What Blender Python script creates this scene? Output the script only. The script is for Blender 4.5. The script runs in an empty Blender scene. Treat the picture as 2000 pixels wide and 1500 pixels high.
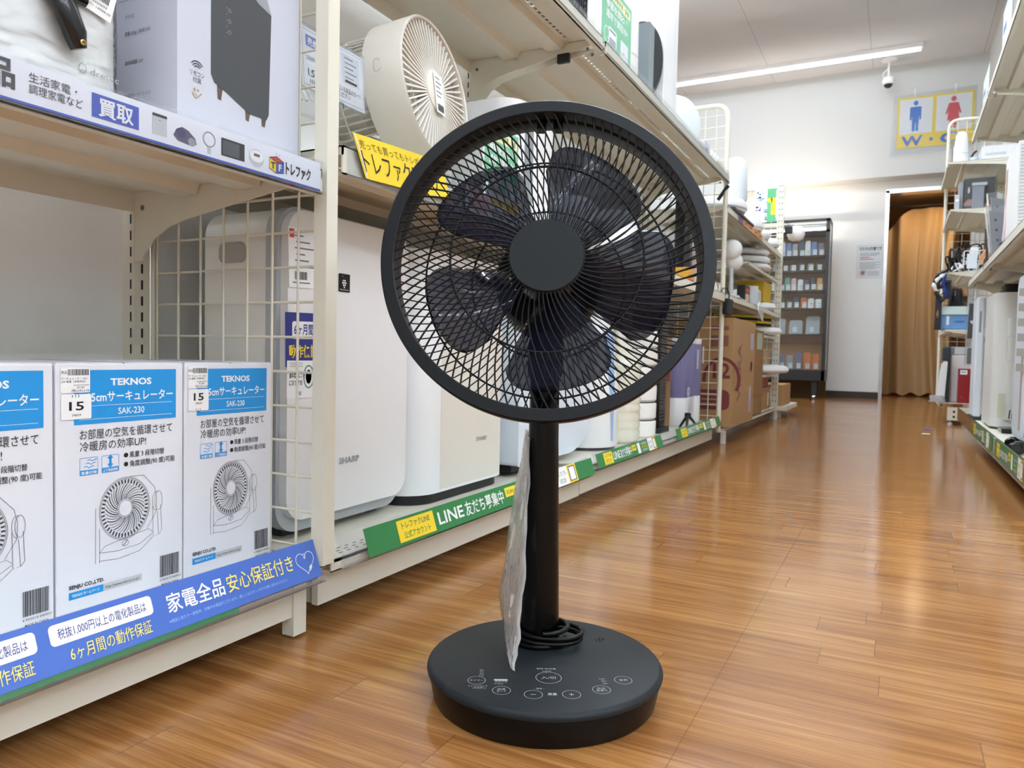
import bpy, bmesh, math, random
from mathutils import Vector, Matrix

random.seed(7)
SC = bpy.context.scene
COL = SC.collection
PI = math.pi

# ------------------------------------------------------------------ camera
cam_data = bpy.data.cameras.new('camera')
cam = bpy.data.objects.new('camera', cam_data)
COL.objects.link(cam)
cam_data.sensor_fit = 'HORIZONTAL'
cam_data.sensor_width = 36.0
cam_data.lens = 1452.0 / 2000.0 * 36.0
cam_data.clip_start = 0.02
cam_data.clip_end = 100
# measured axes: right, up, backward
rt = Vector((0.887071, 0.461159, 0.020924)); up = Vector((-0.037851, 0.027486, 0.998905)); bz = Vector((0.460079, -0.886892, 0.041838))
cam.matrix_world = Matrix((
    (rt.x, up.x, bz.x, 0.0),
    (rt.y, up.y, bz.y, 0.0),
    (rt.z, up.z, bz.z, 0.43),
    (0, 0, 0, 1)))
cam_data.dof.use_dof = True
cam_data.dof.focus_distance = 0.93
cam_data.dof.aperture_fstop = 14.0
SC.camera = cam

# ------------------------------------------------------------------ world, exposure
world = bpy.data.worlds.new('world'); SC.world = world
world.use_nodes = True
world.node_tree.nodes['Background'].inputs[0].default_value = (0.9, 0.95, 1.0, 1)
world.node_tree.nodes['Background'].inputs[1].default_value = 0.3
SC.view_settings.view_transform = 'Standard'
SC.view_settings.look = 'None'
SC.view_settings.exposure = 0.62
SC.view_settings.gamma = 1.0
SC.view_settings.use_curve_mapping = False
TUBE_POWER = 72.0

# ------------------------------------------------------------------ materials
def lin(c):
    c = c / 255.0
    return c / 12.92 if c <= 0.04045 else ((c + 0.055) / 1.055) ** 2.4
def col(rgb):
    return (lin(rgb[0]), lin(rgb[1]), lin(rgb[2]), 1.0)
MATS = {}
def mat(name, rgb, rough=0.5, metal=0.0, vary=0.03, scale=30.0, bump=0.0, spec=0.5, coat=0.0, alpha=1.0, stretch=(1, 1, 1)):
    """plain painted, printed or moulded surface with a faint procedural mottling"""
    if name in MATS: return MATS[name]
    m = bpy.data.materials.new(name); m.use_nodes = True
    nt = m.node_tree; b = nt.nodes['Principled BSDF']
    tc = nt.nodes.new('ShaderNodeTexCoord'); mp = nt.nodes.new('ShaderNodeMapping')
    mp.inputs['Scale'].default_value = stretch
    nz = nt.nodes.new('ShaderNodeTexNoise'); nz.inputs['Scale'].default_value = scale; nz.inputs['Detail'].default_value = 3
    nt.links.new(tc.outputs['Object'], mp.inputs[0]); nt.links.new(mp.outputs[0], nz.inputs['Vector'])
    hs = nt.nodes.new('ShaderNodeMix'); hs.data_type = 'RGBA'
    c = col(rgb)
    hs.inputs[6].default_value = tuple(max(0, x * (1 - vary)) for x in c[:3]) + (1,)
    hs.inputs[7].default_value = tuple(min(1, x * (1 + vary)) for x in c[:3]) + (1,)
    nt.links.new(nz.outputs['Fac'], hs.inputs[0])
    nt.links.new(hs.outputs[2], b.inputs['Base Color'])
    b.inputs['Roughness'].default_value = rough
    b.inputs['Metallic'].default_value = metal
    b.inputs['Specular IOR Level'].default_value = spec
    b.inputs['Coat Weight'].default_value = coat
    b.inputs['Alpha'].default_value = alpha
    if bump:
        bp = nt.nodes.new('ShaderNodeBump'); bp.inputs['Strength'].default_value = bump; bp.inputs['Distance'].default_value = 0.002
        nt.links.new(nz.outputs['Fac'], bp.inputs['Height']); nt.links.new(bp.outputs[0], b.inputs['Normal'])
    MATS[name] = m
    return m
def film(name, rgb, opacity=0.15, rough=0.1, gloss=0.5, noise=0.0, scale=40, stretch=(1, 1, 1)):
    """clear plastic: see-through with a thin glossy skin"""
    if name in MATS: return MATS[name]
    m = bpy.data.materials.new(name); m.use_nodes = True
    nt = m.node_tree; nt.nodes.remove(nt.nodes['Principled BSDF']); out = nt.nodes['Material Output']
    tr = nt.nodes.new('ShaderNodeBsdfTransparent'); gl = nt.nodes.new('ShaderNodeBsdfGlossy'); df = nt.nodes.new('ShaderNodeBsdfDiffuse')
    gl.inputs['Roughness'].default_value = rough; df.inputs['Color'].default_value = col(rgb)
    tr.inputs['Color'].default_value = tuple(0.5 + 0.5 * x for x in col(rgb)[:3]) + (1,)
    fr = nt.nodes.new('ShaderNodeFresnel'); fr.inputs['IOR'].default_value = 1.06 + gloss * 0.28
    m1 = nt.nodes.new('ShaderNodeMixShader'); m2 = nt.nodes.new('ShaderNodeMixShader')
    m1.inputs[0].default_value = opacity
    nt.links.new(tr.outputs[0], m1.inputs[1]); nt.links.new(df.outputs[0], m1.inputs[2])
    nt.links.new(fr.outputs[0], m2.inputs[0]); nt.links.new(m1.outputs[0], m2.inputs[1]); nt.links.new(gl.outputs[0], m2.inputs[2])
    if noise:
        tc = nt.nodes.new('ShaderNodeTexCoord'); mp = nt.nodes.new('ShaderNodeMapping'); mp.inputs['Scale'].default_value = stretch
        nz = nt.nodes.new('ShaderNodeTexNoise'); nz.inputs['Scale'].default_value = scale; nz.inputs['Detail'].default_value = 4; nz.inputs['Distortion'].default_value = 1.2
        nt.links.new(tc.outputs['Object'], mp.inputs[0]); nt.links.new(mp.outputs[0], nz.inputs['Vector'])
        bp = nt.nodes.new('ShaderNodeBump'); bp.inputs['Strength'].default_value = noise; bp.inputs['Distance'].default_value = 0.01
        nt.links.new(nz.outputs['Fac'], bp.inputs['Height'])
        nt.links.new(bp.outputs[0], gl.inputs['Normal']); nt.links.new(bp.outputs[0], fr.inputs['Normal'])
    nt.links.new(m2.outputs[0], out.inputs[0])
    MATS[name] = m
    return m
def glow(name, rgb, strength):
    if name in MATS: return MATS[name]
    m = bpy.data.materials.new(name); m.use_nodes = True
    b = m.node_tree.nodes['Principled BSDF']
    b.inputs['Base Color'].default_value = col(rgb)
    b.inputs['Emission Color'].default_value = col(rgb); b.inputs['Emission Strength'].default_value = strength
    MATS[name] = m
    return m

# ------------------------------------------------------------------ mesh builder
X = Vector((1, 0, 0)); Y = Vector((0, 1, 0)); Z = Vector((0, 0, 1))
class Fr:
    """a local frame: origin, right, up and outward normal"""
    def __init__(s, o, u=X, v=Y):
        s.o = Vector(o); s.u = Vector(u).normalized(); v = Vector(v); s.v = (v - s.u * v.dot(s.u)).normalized(); s.n = s.u.cross(s.v)
    def p(s, a, b, c=0.0): return s.o + s.u * a + s.v * b + s.n * c
    def at(s, a, b, c=0.0): f = Fr(s.p(a, b, c), s.u, s.v); return f
def face_left(x, y, z): return Fr((x, y, z), Y, Z)        # faces +X (left-hand shelves towards the aisle)
def face_near(x, y, z): return Fr((x, y, z), X, Z)        # faces -Y (towards the camera)
def face_right(x, y, z): return Fr((x, y, z), -Y, Z)      # faces -X (right-hand shelves towards the aisle)
def flat(x, y, z): return Fr((x, y, z), X, Y)

TEXTS = {}
def text_geo(s, bold=0.0):
    k = (s, bold)
    if k in TEXTS: return TEXTS[k]
    cu = bpy.data.curves.new('lettering', 'FONT'); cu.body = s; cu.size = 1.0; cu.resolution_u = 2; cu.offset = bold
    ob = bpy.data.objects.new('lettering', cu); COL.objects.link(ob)
    dg = bpy.context.evaluated_depsgraph_get(); ev = ob.evaluated_get(dg); me = ev.to_mesh()
    vs = [(v.co.x, v.co.y) for v in me.vertices]; fs = [tuple(p.vertices) for p in me.polygons]
    if fs:                                                   # make every glyph face look up
        a, b, c = (vs[i] for i in fs[0][:3])
        ar = (b[0]-a[0])*(c[1]-a[1]) - (b[1]-a[1])*(c[0]-a[0])
        if ar < 0: fs = [tuple(reversed(f)) for f in fs]
    ev.to_mesh_clear(); bpy.data.objects.remove(ob); bpy.data.curves.remove(cu)
    TEXTS[k] = (vs, fs)
    return TEXTS[k]

class MB:
    def __init__(s): s.v = []; s.f = []; s.m = []; s.s = []
    def vert(s, p): s.v.append(Vector(p)); return len(s.v) - 1
    def face(s, idx, m, smooth=False): s.f.append(tuple(idx)); s.m.append(m); s.s.append(smooth)
    def poly(s, pts, m, smooth=False): s.face([s.vert(p) for p in pts], m, smooth)
    def box(s, x0, x1, y0, y1, z0, z1, m):
        if x0 > x1: x0, x1 = x1, x0
        if y0 > y1: y0, y1 = y1, y0
        if z0 > z1: z0, z1 = z1, z0
        i = [s.vert(p) for p in ((x0,y0,z0),(x1,y0,z0),(x1,y1,z0),(x0,y1,z0),(x0,y0,z1),(x1,y0,z1),(x1,y1,z1),(x0,y1,z1))]
        for q in ((0,3,2,1),(4,5,6,7),(0,1,5,4),(1,2,6,5),(2,3,7,6),(3,0,4,7)): s.face([i[k] for k in q], m)
    def fbox(s, fr, a0, a1, b0, b1, c0, c1, m):
        P = [(a0,b0,c0),(a1,b0,c0),(a1,b1,c0),(a0,b1,c0),(a0,b0,c1),(a1,b0,c1),(a1,b1,c1),(a0,b1,c1)]
        i = [s.vert(fr.p(*p)) for p in P]
        for q in ((0,3,2,1),(4,5,6,7),(0,1,5,4),(1,2,6,5),(2,3,7,6),(3,0,4,7)): s.face([i[k] for k in q], m)
    def rect(s, fr, a, b, w, h, m, e=0.0004):
        s.poly([fr.p(a,b,e), fr.p(a+w,b,e), fr.p(a+w,b+h,e), fr.p(a,b+h,e)], m)
    def shape(s, fr, pts, m, e=0.0004): s.poly([fr.p(a, b, e) for a, b in pts], m)
    def prism(s, fr, pts, c0, c1, m, smooth=False, m_top=None, m_side=None):
        """outline in the frame's plane, extruded along its normal"""
        n = len(pts)
        a = [s.vert(fr.p(x, y, c0)) for x, y in pts]; b = [s.vert(fr.p(x, y, c1)) for x, y in pts]
        s.face(list(reversed(a)), m); s.face(b, m_top or m)
        if smooth: a = [s.vert(fr.p(x, y, c0)) for x, y in pts]; b = [s.vert(fr.p(x, y, c1)) for x, y in pts]
        for i in range(n):
            j = (i + 1) % n; s.face((a[i], a[j], b[j], b[i]), m_side or m, smooth)
    def loft(s, rings, m, close=True, cap=True, smooth=True, loop=False):
        """skin a list of point rings"""
        R = [[s.vert(p) for p in r] for r in rings]; n = len(R[0]); K = len(R)
        for k in range(K if loop else K - 1):
            A = R[k]; B = R[(k + 1) % K]
            for i in range(n if close else n - 1):
                j = (i + 1) % n; s.face((A[i], A[j], B[j], B[i]), m, smooth)
        if cap and close and not loop:
            s.poly(list(reversed(rings[0])), m); s.poly(rings[-1], m)
    def lathe(s, fr, prof, m, seg=32, a0=0.0, a1=2*PI, sx=1.0, sy=1.0, sharp=38):
        """profile of (radius, height along normal); profile runs upwards on the outside"""
        full = abs(a1 - a0 - 2*PI) < 1e-6
        groups = [[prof[0]]]
        for k in range(1, len(prof)):
            groups[-1].append(prof[k])
            if k < len(prof) - 1:
                d0 = Vector((prof[k][0]-prof[k-1][0], prof[k][1]-prof[k-1][1])); d1 = Vector((prof[k+1][0]-prof[k][0], prof[k+1][1]-prof[k][1]))
                if d0.length > 1e-9 and d1.length > 1e-9 and math.degrees(d0.angle(d1)) > sharp: groups.append([prof[k]])
        N = seg if full else seg + 1
        for g in groups:
            rows = []
            for r, h in g:
                if r < 1e-7: rows.append([s.vert(fr.p(0, 0, h))] * N)
                else: rows.append([s.vert(fr.p(sx*r*math.cos(a0+(a1-a0)*i/seg), sy*r*math.sin(a0+(a1-a0)*i/seg), h)) for i in range(N)])
            for k in range(len(rows) - 1):
                for i in range(seg):
                    j = (i + 1) % N if full else i + 1
                    q = [rows[k][i], rows[k][j], rows[k+1][j], rows[k+1][i]]
                    q = [x for t, x in enumerate(q) if x not in q[:t]]
                    if len(q) > 2: s.face(q, m, True)
    def tube(s, pts, r, m, seg=6, closed=False, cap=True):
        pts = [Vector(p) for p in pts]; n = len(pts); rings = []
        prev = None
        for i, p in enumerate(pts):
            if closed: t = pts[(i+1) % n] - pts[i-1]
            else: t = pts[min(i+1, n-1)] - pts[max(i-1, 0)]
            t.normalize()
            if prev is None:
                a = Z if abs(t.z) < 0.9 else X
                nn = (a - t * a.dot(t)).normalized()
            else:
                nn = prev - t * prev.dot(t)
                nn = nn.normalized() if nn.length > 1e-6 else (X - t * X.dot(t)).normalized()
            prev = nn; bb = t.cross(nn); rr = r[i] if isinstance(r, (list, tuple)) else r
            rings.append([p + (nn * math.cos(2*PI*k/seg) + bb * math.sin(2*PI*k/seg)) * rr for k in range(seg)])
        s.loft(rings, m, True, cap, True, closed)
    def bar(s, p, q, w, m):                                   # square-section wire
        s.tube([p, q], w, m, 4)
    def line(s, fr, pts, w, m, closed=False, e=0.0005):
        """inked line of a given width in a frame's plane"""
        P = [Vector((a, b)) for a, b in pts]; n = len(P); L = []; R = []
        for i in range(n):
            if closed: t = P[(i+1) % n] - P[i-1]
            else: t = P[min(i+1, n-1)] - P[max(i-1, 0)]
            if t.length < 1e-9: t = Vector((1, 0))
            t.normalize(); nn = Vector((-t.y, t.x)) * (w / 2)
            L.append(s.vert(fr.p(*(P[i] + nn), e))); R.append(s.vert(fr.p(*(P[i] - nn), e)))
        for i in range(n if closed else n - 1):
            j = (i + 1) % n; s.face((R[i], R[j], L[j], L[i]), m)
    def text(s, fr, t, a, b, h, m, w=None, align='l', bold=0.0, e=0.0006, rot=0.0, shear=0.0):
        """lettering whose full-height glyphs are h tall, baseline at (a, b)"""
        vs, fs = text_geo(t, bold)
        if not fs: return
        x0 = min(v[0] for v in vs); x1 = max(v[0] for v in vs)
        k = h / 0.74; kx = (w / (x1 - x0)) if w else k
        off = {'l': 0, 'c': -(x1 - x0) * kx / 2, 'r': -(x1 - x0) * kx}[align]
        cr, sr = math.cos(rot), math.sin(rot); base = len(s.v)
        for x, y in vs:
            px = (x - x0) * kx + off + shear * y * k; py = y * k
            s.v.append(fr.p(a + px*cr - py*sr, b + px*sr + py*cr, e))
        for f in fs: s.face([base + i for i in f], m)
    def obj(s, name):
        me = bpy.data.meshes.new(name)
        me.from_pydata([tuple(v) for v in s.v], [], s.f)
        slots = []
        for m in s.m:
            if m not in slots: slots.append(m)
        for m in slots: me.materials.append(m)
        me.polygons.foreach_set('material_index', [slots.index(m) for m in s.m])
        me.polygons.foreach_set('use_smooth', s.s)
        me.update()
        o = bpy.data.objects.new(name, me); COL.objects.link(o)
        return o

def rrect(w, h, r, n=5, cx=0.0, cy=0.0):
    P = []
    for (sx, sy, a) in ((1, 1, 0), (-1, 1, 90), (-1, -1, 180), (1, -1, 270)):
        for k in range(n + 1):
            t = math.radians(a + 90 * k / n)
            P.append((cx + sx*(w/2 - r) + r*math.cos(t), cy + sy*(h/2 - r) + r*math.sin(t)))
    return P
def ell(cx, cy, rx, ry, n=32, a0=0, a1=360):
    full = abs(a1 - a0 - 360) < 1e-6
    return [(cx + rx*math.cos(math.radians(a0 + (a1-a0)*k/(n if full else n-1))), cy + ry*math.sin(math.radians(a0 + (a1-a0)*k/(n if full else n-1)))) for k in range(n)]

# ------------------------------------------------------------------ things and parts
def tag(o, label=None, cat=None, group=None, kind=None):
    if label: o['label'] = label
    if cat: o['category'] = cat
    if group: o['group'] = group
    if kind: o['kind'] = kind
    return o
def thing(name, label, cat, loc, group=None):
    o = bpy.data.objects.new(name, None); COL.objects.link(o)
    o.empty_display_size = 0.05; o.location = loc
    return tag(o, label, cat, group)
def root_loc(p):
    v = Vector((0, 0, 0))
    while p is not None: v = v + p.location; p = p.parent
    return v
def bevel(o, w):
    if w:
        b = o.modifiers.new('bevel', 'BEVEL'); b.width = w; b.segments = 2; b.limit_method = 'ANGLE'; b.angle_limit = math.radians(40)
    return o
def part(name, mb, parent, bev=0.0, label=None):
    L = root_loc(parent); mb.v = [v - L for v in mb.v]
    o = mb.obj(name); o.parent = parent
    if label: o['label'] = label
    return bevel(o, bev)
def solo(name, mb, label, cat, group=None, bev=0.0, kind=None, loc=None):
    if loc is None:
        n = len(mb.v); loc = Vector((sum(v.x for v in mb.v)/n, sum(v.y for v in mb.v)/n, min(v.z for v in mb.v)))
    loc = Vector(loc); mb.v = [v - loc for v in mb.v]
    o = mb.obj(name); o.location = loc
    return tag(bevel(o, bev), label, cat, group, kind)
def struct(name, mb):
    o = mb.obj(name); o['kind'] = 'structure'
    return o
def copy_tree(o, parent=None):
    c = o.copy(); COL.objects.link(c)
    if parent: c.parent = parent
    for ch in list(o.children): copy_tree(ch, c)
    return c

# common finishes
CREAM = mat('cream_enamel', (226, 221, 204), 0.42, vary=0.02)
PANEL = mat('back_board_white', (238, 238, 235), 0.5, vary=0.02)
CREAM_D = mat('cream_panel', (216, 211, 196), 0.5, vary=0.03)
WHITE = mat('white_plastic', (236, 236, 236), 0.35)
WHITE_W = mat('warm_white_plastic', (236, 233, 226), 0.35)
WHITE_C = mat('cool_white_plastic', (226, 233, 240), 0.32)
PAPER = mat('white_paper', (240, 240, 240), 0.6)
INK = mat('black_ink', (28, 28, 30), 0.6)
GREYINK = mat('grey_ink', (110, 110, 112), 0.6)
BLACK = mat('matt_black_plastic', (26, 28, 30), 0.5)
BLACKG = mat('gloss_black_plastic', (14, 14, 16), 0.2)
GREY = mat('grey_plastic', (150, 154, 158), 0.45)
LGREY = mat('light_grey_plastic', (196, 199, 202), 0.4)
DGREY = mat('dark_grey_plastic', (62, 64, 68), 0.45)
CARD = mat('brown_cardboard', (176, 138, 94), 0.85, vary=0.08, scale=60, bump=0.1)
CARD_D = mat('dark_cardboard', (150, 112, 70), 0.85, vary=0.08, scale=60)
YELLOW = mat('yellow_print', (246, 214, 48), 0.45)
GREEN = mat('green_print', (46, 126, 68), 0.4)
GREEN_L = mat('pale_green_print', (118, 190, 150), 0.45)
BLUE = mat('blue_print', (72, 108, 190), 0.35)
NAVY = mat('navy_print', (38, 48, 130), 0.4)
RAILB = mat('royal_blue_print', (62, 88, 184), 0.35)
CYAN = mat('cyan_print', (32, 148, 220), 0.4)
RED = mat('red_print', (206, 52, 50), 0.45)
ORANGE = mat('orange_print', (226, 120, 50), 0.5)
CLEAR = film('clear_acrylic', (240, 242, 245), 0.04, 0.08, 0.45)
CLEAR_S = film('clear_film', (240, 242, 244), 0.08, 0.10, 0.8, 0.5, 30, (1, 1, 0.3))
CHROME = mat('chrome', (200, 200, 205), 0.15, metal=1.0)
# ================================================================== the room
def floor_mat():
    m = bpy.data.materials.new('wood_strip_vinyl'); m.use_nodes = True
    nt = m.node_tree; b = nt.nodes['Principled BSDF']; N = nt.nodes.new; L = nt.links.new
    tc = N('ShaderNodeTexCoord')
    sp = N('ShaderNodeSeparateXYZ'); L(tc.outputs['Object'], sp.inputs[0])
    def M(op, a, b=None, c=None):
        n = N('ShaderNodeMath'); n.operation = op
        for i, v in enumerate((a, b, c)):
            if v is None: continue
            if isinstance(v, (int, float)): n.inputs[i].default_value = v
            else: L(v, n.inputs[i])
        return n.outputs[0]
    yr = M('DIVIDE', sp.outputs['Y'], 0.070); row = M('FLOOR', yr)
    w1 = N('ShaderNodeTexWhiteNoise'); w1.noise_dimensions = '1D'; L(row, w1.inputs['W'])
    xs = M('MULTIPLY_ADD', w1.outputs['Value'], 7.3, M('DIVIDE', sp.outputs['X'], 0.58)); bi = M('FLOOR', xs)
    cb = N('ShaderNodeCombineXYZ'); L(row, cb.inputs[0]); L(bi, cb.inputs[1])
    w2 = N('ShaderNodeTexWhiteNoise'); w2.noise_dimensions = '2D'; L(cb.outputs[0], w2.inputs['Vector'])
    rnd_ = w2.outputs['Value']
    joint = M('MAXIMUM', M('LESS_THAN', M('FRACT', xs), 0.0022), M('MULTIPLY', M('LESS_THAN', M('FRACT', yr), 0.013), 0.45))
    # grain, shifted per strip
    mp = N('ShaderNodeMapping'); mp.inputs['Scale'].default_value = (2.0, 34, 1)
    ad = N('ShaderNodeVectorMath'); ad.operation = 'MULTIPLY_ADD'
    ad.inputs[1].default_value = (9, 5, 0); L(w2.outputs['Color'], ad.inputs[0]); L(tc.outputs['Object'], ad.inputs[2])
    L(ad.outputs[0], mp.inputs[0])
    n1 = N('ShaderNodeTexNoise'); n1.inputs['Scale'].default_value = 1.6; n1.inputs['Detail'].default_value = 6; n1.inputs['Roughness'].default_value = 0.62; n1.inputs['Distortion'].default_value = 0.6
    L(mp.outputs[0], n1.inputs['Vector'])
    mp2 = N('ShaderNodeMapping'); mp2.inputs['Scale'].default_value = (4, 210, 1); L(ad.outputs[0], mp2.inputs[0])
    n2 = N('ShaderNodeTexNoise'); n2.inputs['Scale'].default_value = 1.5; n2.inputs['Detail'].default_value = 3; L(mp2.outputs[0], n2.inputs['Vector'])
    cr = N('ShaderNodeValToRGB'); e = cr.color_ramp.elements
    e[0].position = 0.30; e[0].color = col((116, 71, 34)); e[1].position = 0.72; e[1].color = col((184, 136, 82))
    x = e.new(0.46); x.color = col((140, 92, 48)); x = e.new(0.58); x.color = col((160, 111, 62))
    mx = N('ShaderNodeMath'); mx.operation = 'MULTIPLY_ADD'; mx.inputs[1].default_value = 0.34; mx.inputs[2].default_value = 0.0
    L(n2.outputs['Fac'], mx.inputs[0])
    sm = N('ShaderNodeMath'); sm.operation = 'MULTIPLY_ADD'; sm.inputs[1].default_value = 0.62; L(n1.outputs['Fac'], sm.inputs[0]); L(mx.outputs[0], sm.inputs[2])
    pv = N('ShaderNodeMath'); pv.operation = 'MULTIPLY_ADD'; pv.inputs[1].default_value = 0.09; L(rnd_, pv.inputs[0]); L(sm.outputs[0], pv.inputs[2])
    L(pv.outputs[0], cr.inputs[0])
    # the welded sheet joint that runs along the aisle
    wob = N('ShaderNodeMath'); wob.operation = 'ADD'; wob.inputs[1].default_value = 0.2; L(sp.outputs['X'], wob.inputs[0])
    ab = N('ShaderNodeMath'); ab.operation = 'ABSOLUTE'; L(wob.outputs[0], ab.inputs[0])
    lt = N('ShaderNodeMath'); lt.operation = 'LESS_THAN'; lt.inputs[1].default_value = 0.0005; L(ab.outputs[0], lt.inputs[0])
    mm = N('ShaderNodeMix'); mm.data_type = 'RGBA'; L(M('MULTIPLY', M('MAXIMUM', lt.outputs[0], joint), 0.55), mm.inputs[0]); L(cr.outputs[0], mm.inputs[6]); mm.inputs[7].default_value = col((70, 44, 24))
    L(mm.outputs[2], b.inputs['Base Color'])
    # wear: polish varies
    n3 = N('ShaderNodeTexNoise'); n3.inputs['Scale'].default_value = 2.5; n3.inputs['Detail'].default_value = 5; L(tc.outputs['Object'], n3.inputs['Vector'])
    rr = N('ShaderNodeMapRange'); rr.inputs['To Min'].default_value = 0.10; rr.inputs['To Max'].default_value = 0.19; L(n3.outputs['Fac'], rr.inputs['Value'])
    L(rr.outputs[0], b.inputs['Roughness'])
    bp = N('ShaderNodeBump'); bp.inputs['Strength'].default_value = 0.045; bp.inputs['Distance'].default_value = 0.001; L(pv.outputs[0], bp.inputs['Height'])
    L(bp.outputs[0], b.inputs['Normal'])
    b.inputs['Specular IOR Level'].default_value = 0.5
    return m
def ceiling_mat():
    m = mat('ceiling_board', (214, 216, 218), 0.85, vary=0.05, scale=220)
    nt = m.node_tree; b = nt.nodes['Principled BSDF']; N = nt.nodes.new; L = nt.links.new
    tc = N('ShaderNodeTexCoord'); sp = N('ShaderNodeSeparateXYZ'); L(tc.outputs['Object'], sp.inputs[0])
    a = N('ShaderNodeMath'); a.operation = 'ADD'; a.inputs[1].default_value = 30.3 - 0.65 + 0.0; L(sp.outputs['X'], a.inputs[0])
    w = N('ShaderNodeMath'); w.operation = 'PINGPONG'; w.inputs[1].default_value = 0.505; L(a.outputs[0], w.inputs[0])
    lt = N('ShaderNodeMath'); lt.operation = 'LESS_THAN'; lt.inputs[1].default_value = 0.004; L(w.outputs[0], lt.inputs[0])
    src = b.inputs['Base Color'].links[0].from_socket
    mm = N('ShaderNodeMix'); mm.data_type = 'RGBA'; L(lt.outputs[0], mm.inputs[0]); L(src, mm.inputs[6]); mm.inputs[7].default_value = col((186, 187, 188))
    L(mm.outputs[2], b.inputs['Base Color'])
    return m
WALL = mat('white_wallpaper', (208, 209, 206), 0.8, vary=0.02, scale=90, bump=0.15)
WALL_LIT = mat('white_wallpaper_painted_lit', (232, 232, 229), 0.75, vary=0.02, scale=90, bump=0.1)  # brighter copy of the wallpaper, standing in for light missing low down
FLOOR = floor_mat(); CEIL = ceiling_mat()
DKBROWN = mat('dark_brown_vinyl', (58, 46, 40), 0.5)
XR, YB, YN, XL, HC = 0.70, 9.25, -4.0, -7.0, 3.57

XW = 5.2; YW = 2.35
b = MB(); b.box(XL, XR + 0.1, YN, 12.2, -0.1, 0.0, FLOOR); b.box(XR + 0.1, XW, YN, YW, -0.1, 0.0, FLOOR); struct('floor', b)
b = MB(); b.box(XL, XR + 0.1, YN, YB + 0.1, HC, HC + 0.1, CEIL); b.box(XR + 0.1, XW, YN, YW, HC, HC + 0.1, CEIL); struct('ceiling', b)
b = MB()
b.box(XL, -0.16, YB, YB + 0.1, 0, 2.41, WALL_LIT)                 # lower wall beside the opening
b.box(-0.16, XR, YB, YB + 0.1, 2.30, 2.41, WALL_LIT)
b.box(0.64, XR, YB, YB + 0.1, 0, 2.30, WALL_LIT)
b.box(XL, XR, 9.0, YB + 0.1, 2.405, HC, WALL)                  # deep bulkhead above
struct('wall_back', b)
b = MB(); b.box(XR, XR + 0.1, YW, YB + 0.1, 0, HC, WALL); b.box(XR + 0.1, XW, YW, YW + 0.1, 0, HC, WALL); b.box(XW, XW + 0.1, YN, YW + 0.1, 0, HC, WALL); struct('wall_right', b)  # the outer side-bay walls are unseen, set near to bounce fill light
b = MB(); b.box(XL - 0.1, XL, YN, YB + 0.1, 0, HC, WALL); struct('wall_left', b)
b = MB(); b.box(XL, XW, YN - 0.1, YN, 0, HC, WALL); struct('wall_front', b)
b = MB(); b.box(XL, -0.19, YB - 0.012, YB, 0, 0.075, DKBROWN); struct('baseboard_back', b)
# the doorway: bright metal frame
FRAME = mat('polished_aluminium', (206, 206, 208), 0.22, metal=0.9)
b = MB(); b.box(-0.19, -0.155, YB - 0.03, YB + 0.13, 0, 2.30, FRAME); b.box(-0.19, 0.66, YB - 0.03, YB + 0.13, 2.27, 2.31, FRAME); b.box(0.63, 0.66, YB - 0.03, YB + 0.13, 0, 2.28, FRAME)
struct('door_1', b)
# the passage behind it
PASS = mat('passage_wall', (196, 172, 140), 0.8)
PASSC = mat('passage_ceiling', (214, 190, 156), 0.8)
b = MB(); b.box(-1.6, -1.5, YB + 0.1, 12.2, 0, 2.5, PASS); b.box(1.6, 1.7, YB + 0.1, 12.2, 0, 2.5, PASS); b.box(-1.6, 1.7, 12.1, 12.2, 0, 2.5, PASS); b.box(XR + 0.1, 1.7, YB, YB + 0.1, 0, 2.5, PASS)
b.box(XR + 0.1, 1.7, YB + 0.1, 12.2, -0.1, 0.0, FLOOR)
struct('wall_passage', b)
b = MB(); b.box(-1.6, 1.7, YB + 0.1, 12.2, 2.40, 2.5, PASSC); struct('ceiling_passage', b)

# ------------------------------------------------------------------ lamps
TUBE = glow('led_tube', (231, 243, 255), TUBE_POWER)
TUBE_END = glow('led_tube_dimmed', (231, 243, 255), TUBE_POWER * 0.13)
def downward(m, P):
    """a diffuser shines mostly downwards and less from its sides"""
    nt = m.node_tree; N = nt.nodes.new; L = nt.links.new; b = nt.nodes['Principled BSDF']
    g = N('ShaderNodeNewGeometry'); sp = N('ShaderNodeSeparateXYZ'); L(g.outputs['Normal'], sp.inputs[0])
    r = N('ShaderNodeMapRange'); r.inputs['From Min'].default_value = 0.05; r.inputs['From Max'].default_value = -1.0; r.inputs['To Min'].default_value = 0.10 * P; r.inputs['To Max'].default_value = P
    L(sp.outputs['Z'], r.inputs['Value']); L(r.outputs[0], b.inputs['Emission Strength'])
downward(TUBE, TUBE_POWER); downward(TUBE_END, TUBE_POWER * 0.13)
def light_bar(x0, x1, y, label, group=None, m=None, along=X):
    """ceiling batten with a diffuser; along Y the first three numbers read y0, y1, x"""
    o = Vector((x0, y, HC)) if along == X else Vector((y, x0, HC)); u = Y if along == X else -X
    t = thing('ceiling_light', label, 'light', o + along * ((x1 - x0) / 2), group)
    b = MB(); b.prism(Fr(o, u, Z), [(-0.05, 0), (-0.045, -0.030), (-0.03, -0.036), (0.03, -0.036), (0.045, -0.030), (0.05, 0)][::-1], 0, x1 - x0, WHITE); part('housing', b, t)
    b = MB(); b.prism(Fr(o - Vector((0, 0, 0.035)), u, Z), [(0.026, 0.0), (-0.026, 0.0), (-0.024, -0.016), (-0.012, -0.026), (0.012, -0.026), (0.024, -0.016)], 0.02, x1 - x0 - 0.02, m or TUBE); part('diffuser', b, t)
    return t
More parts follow.
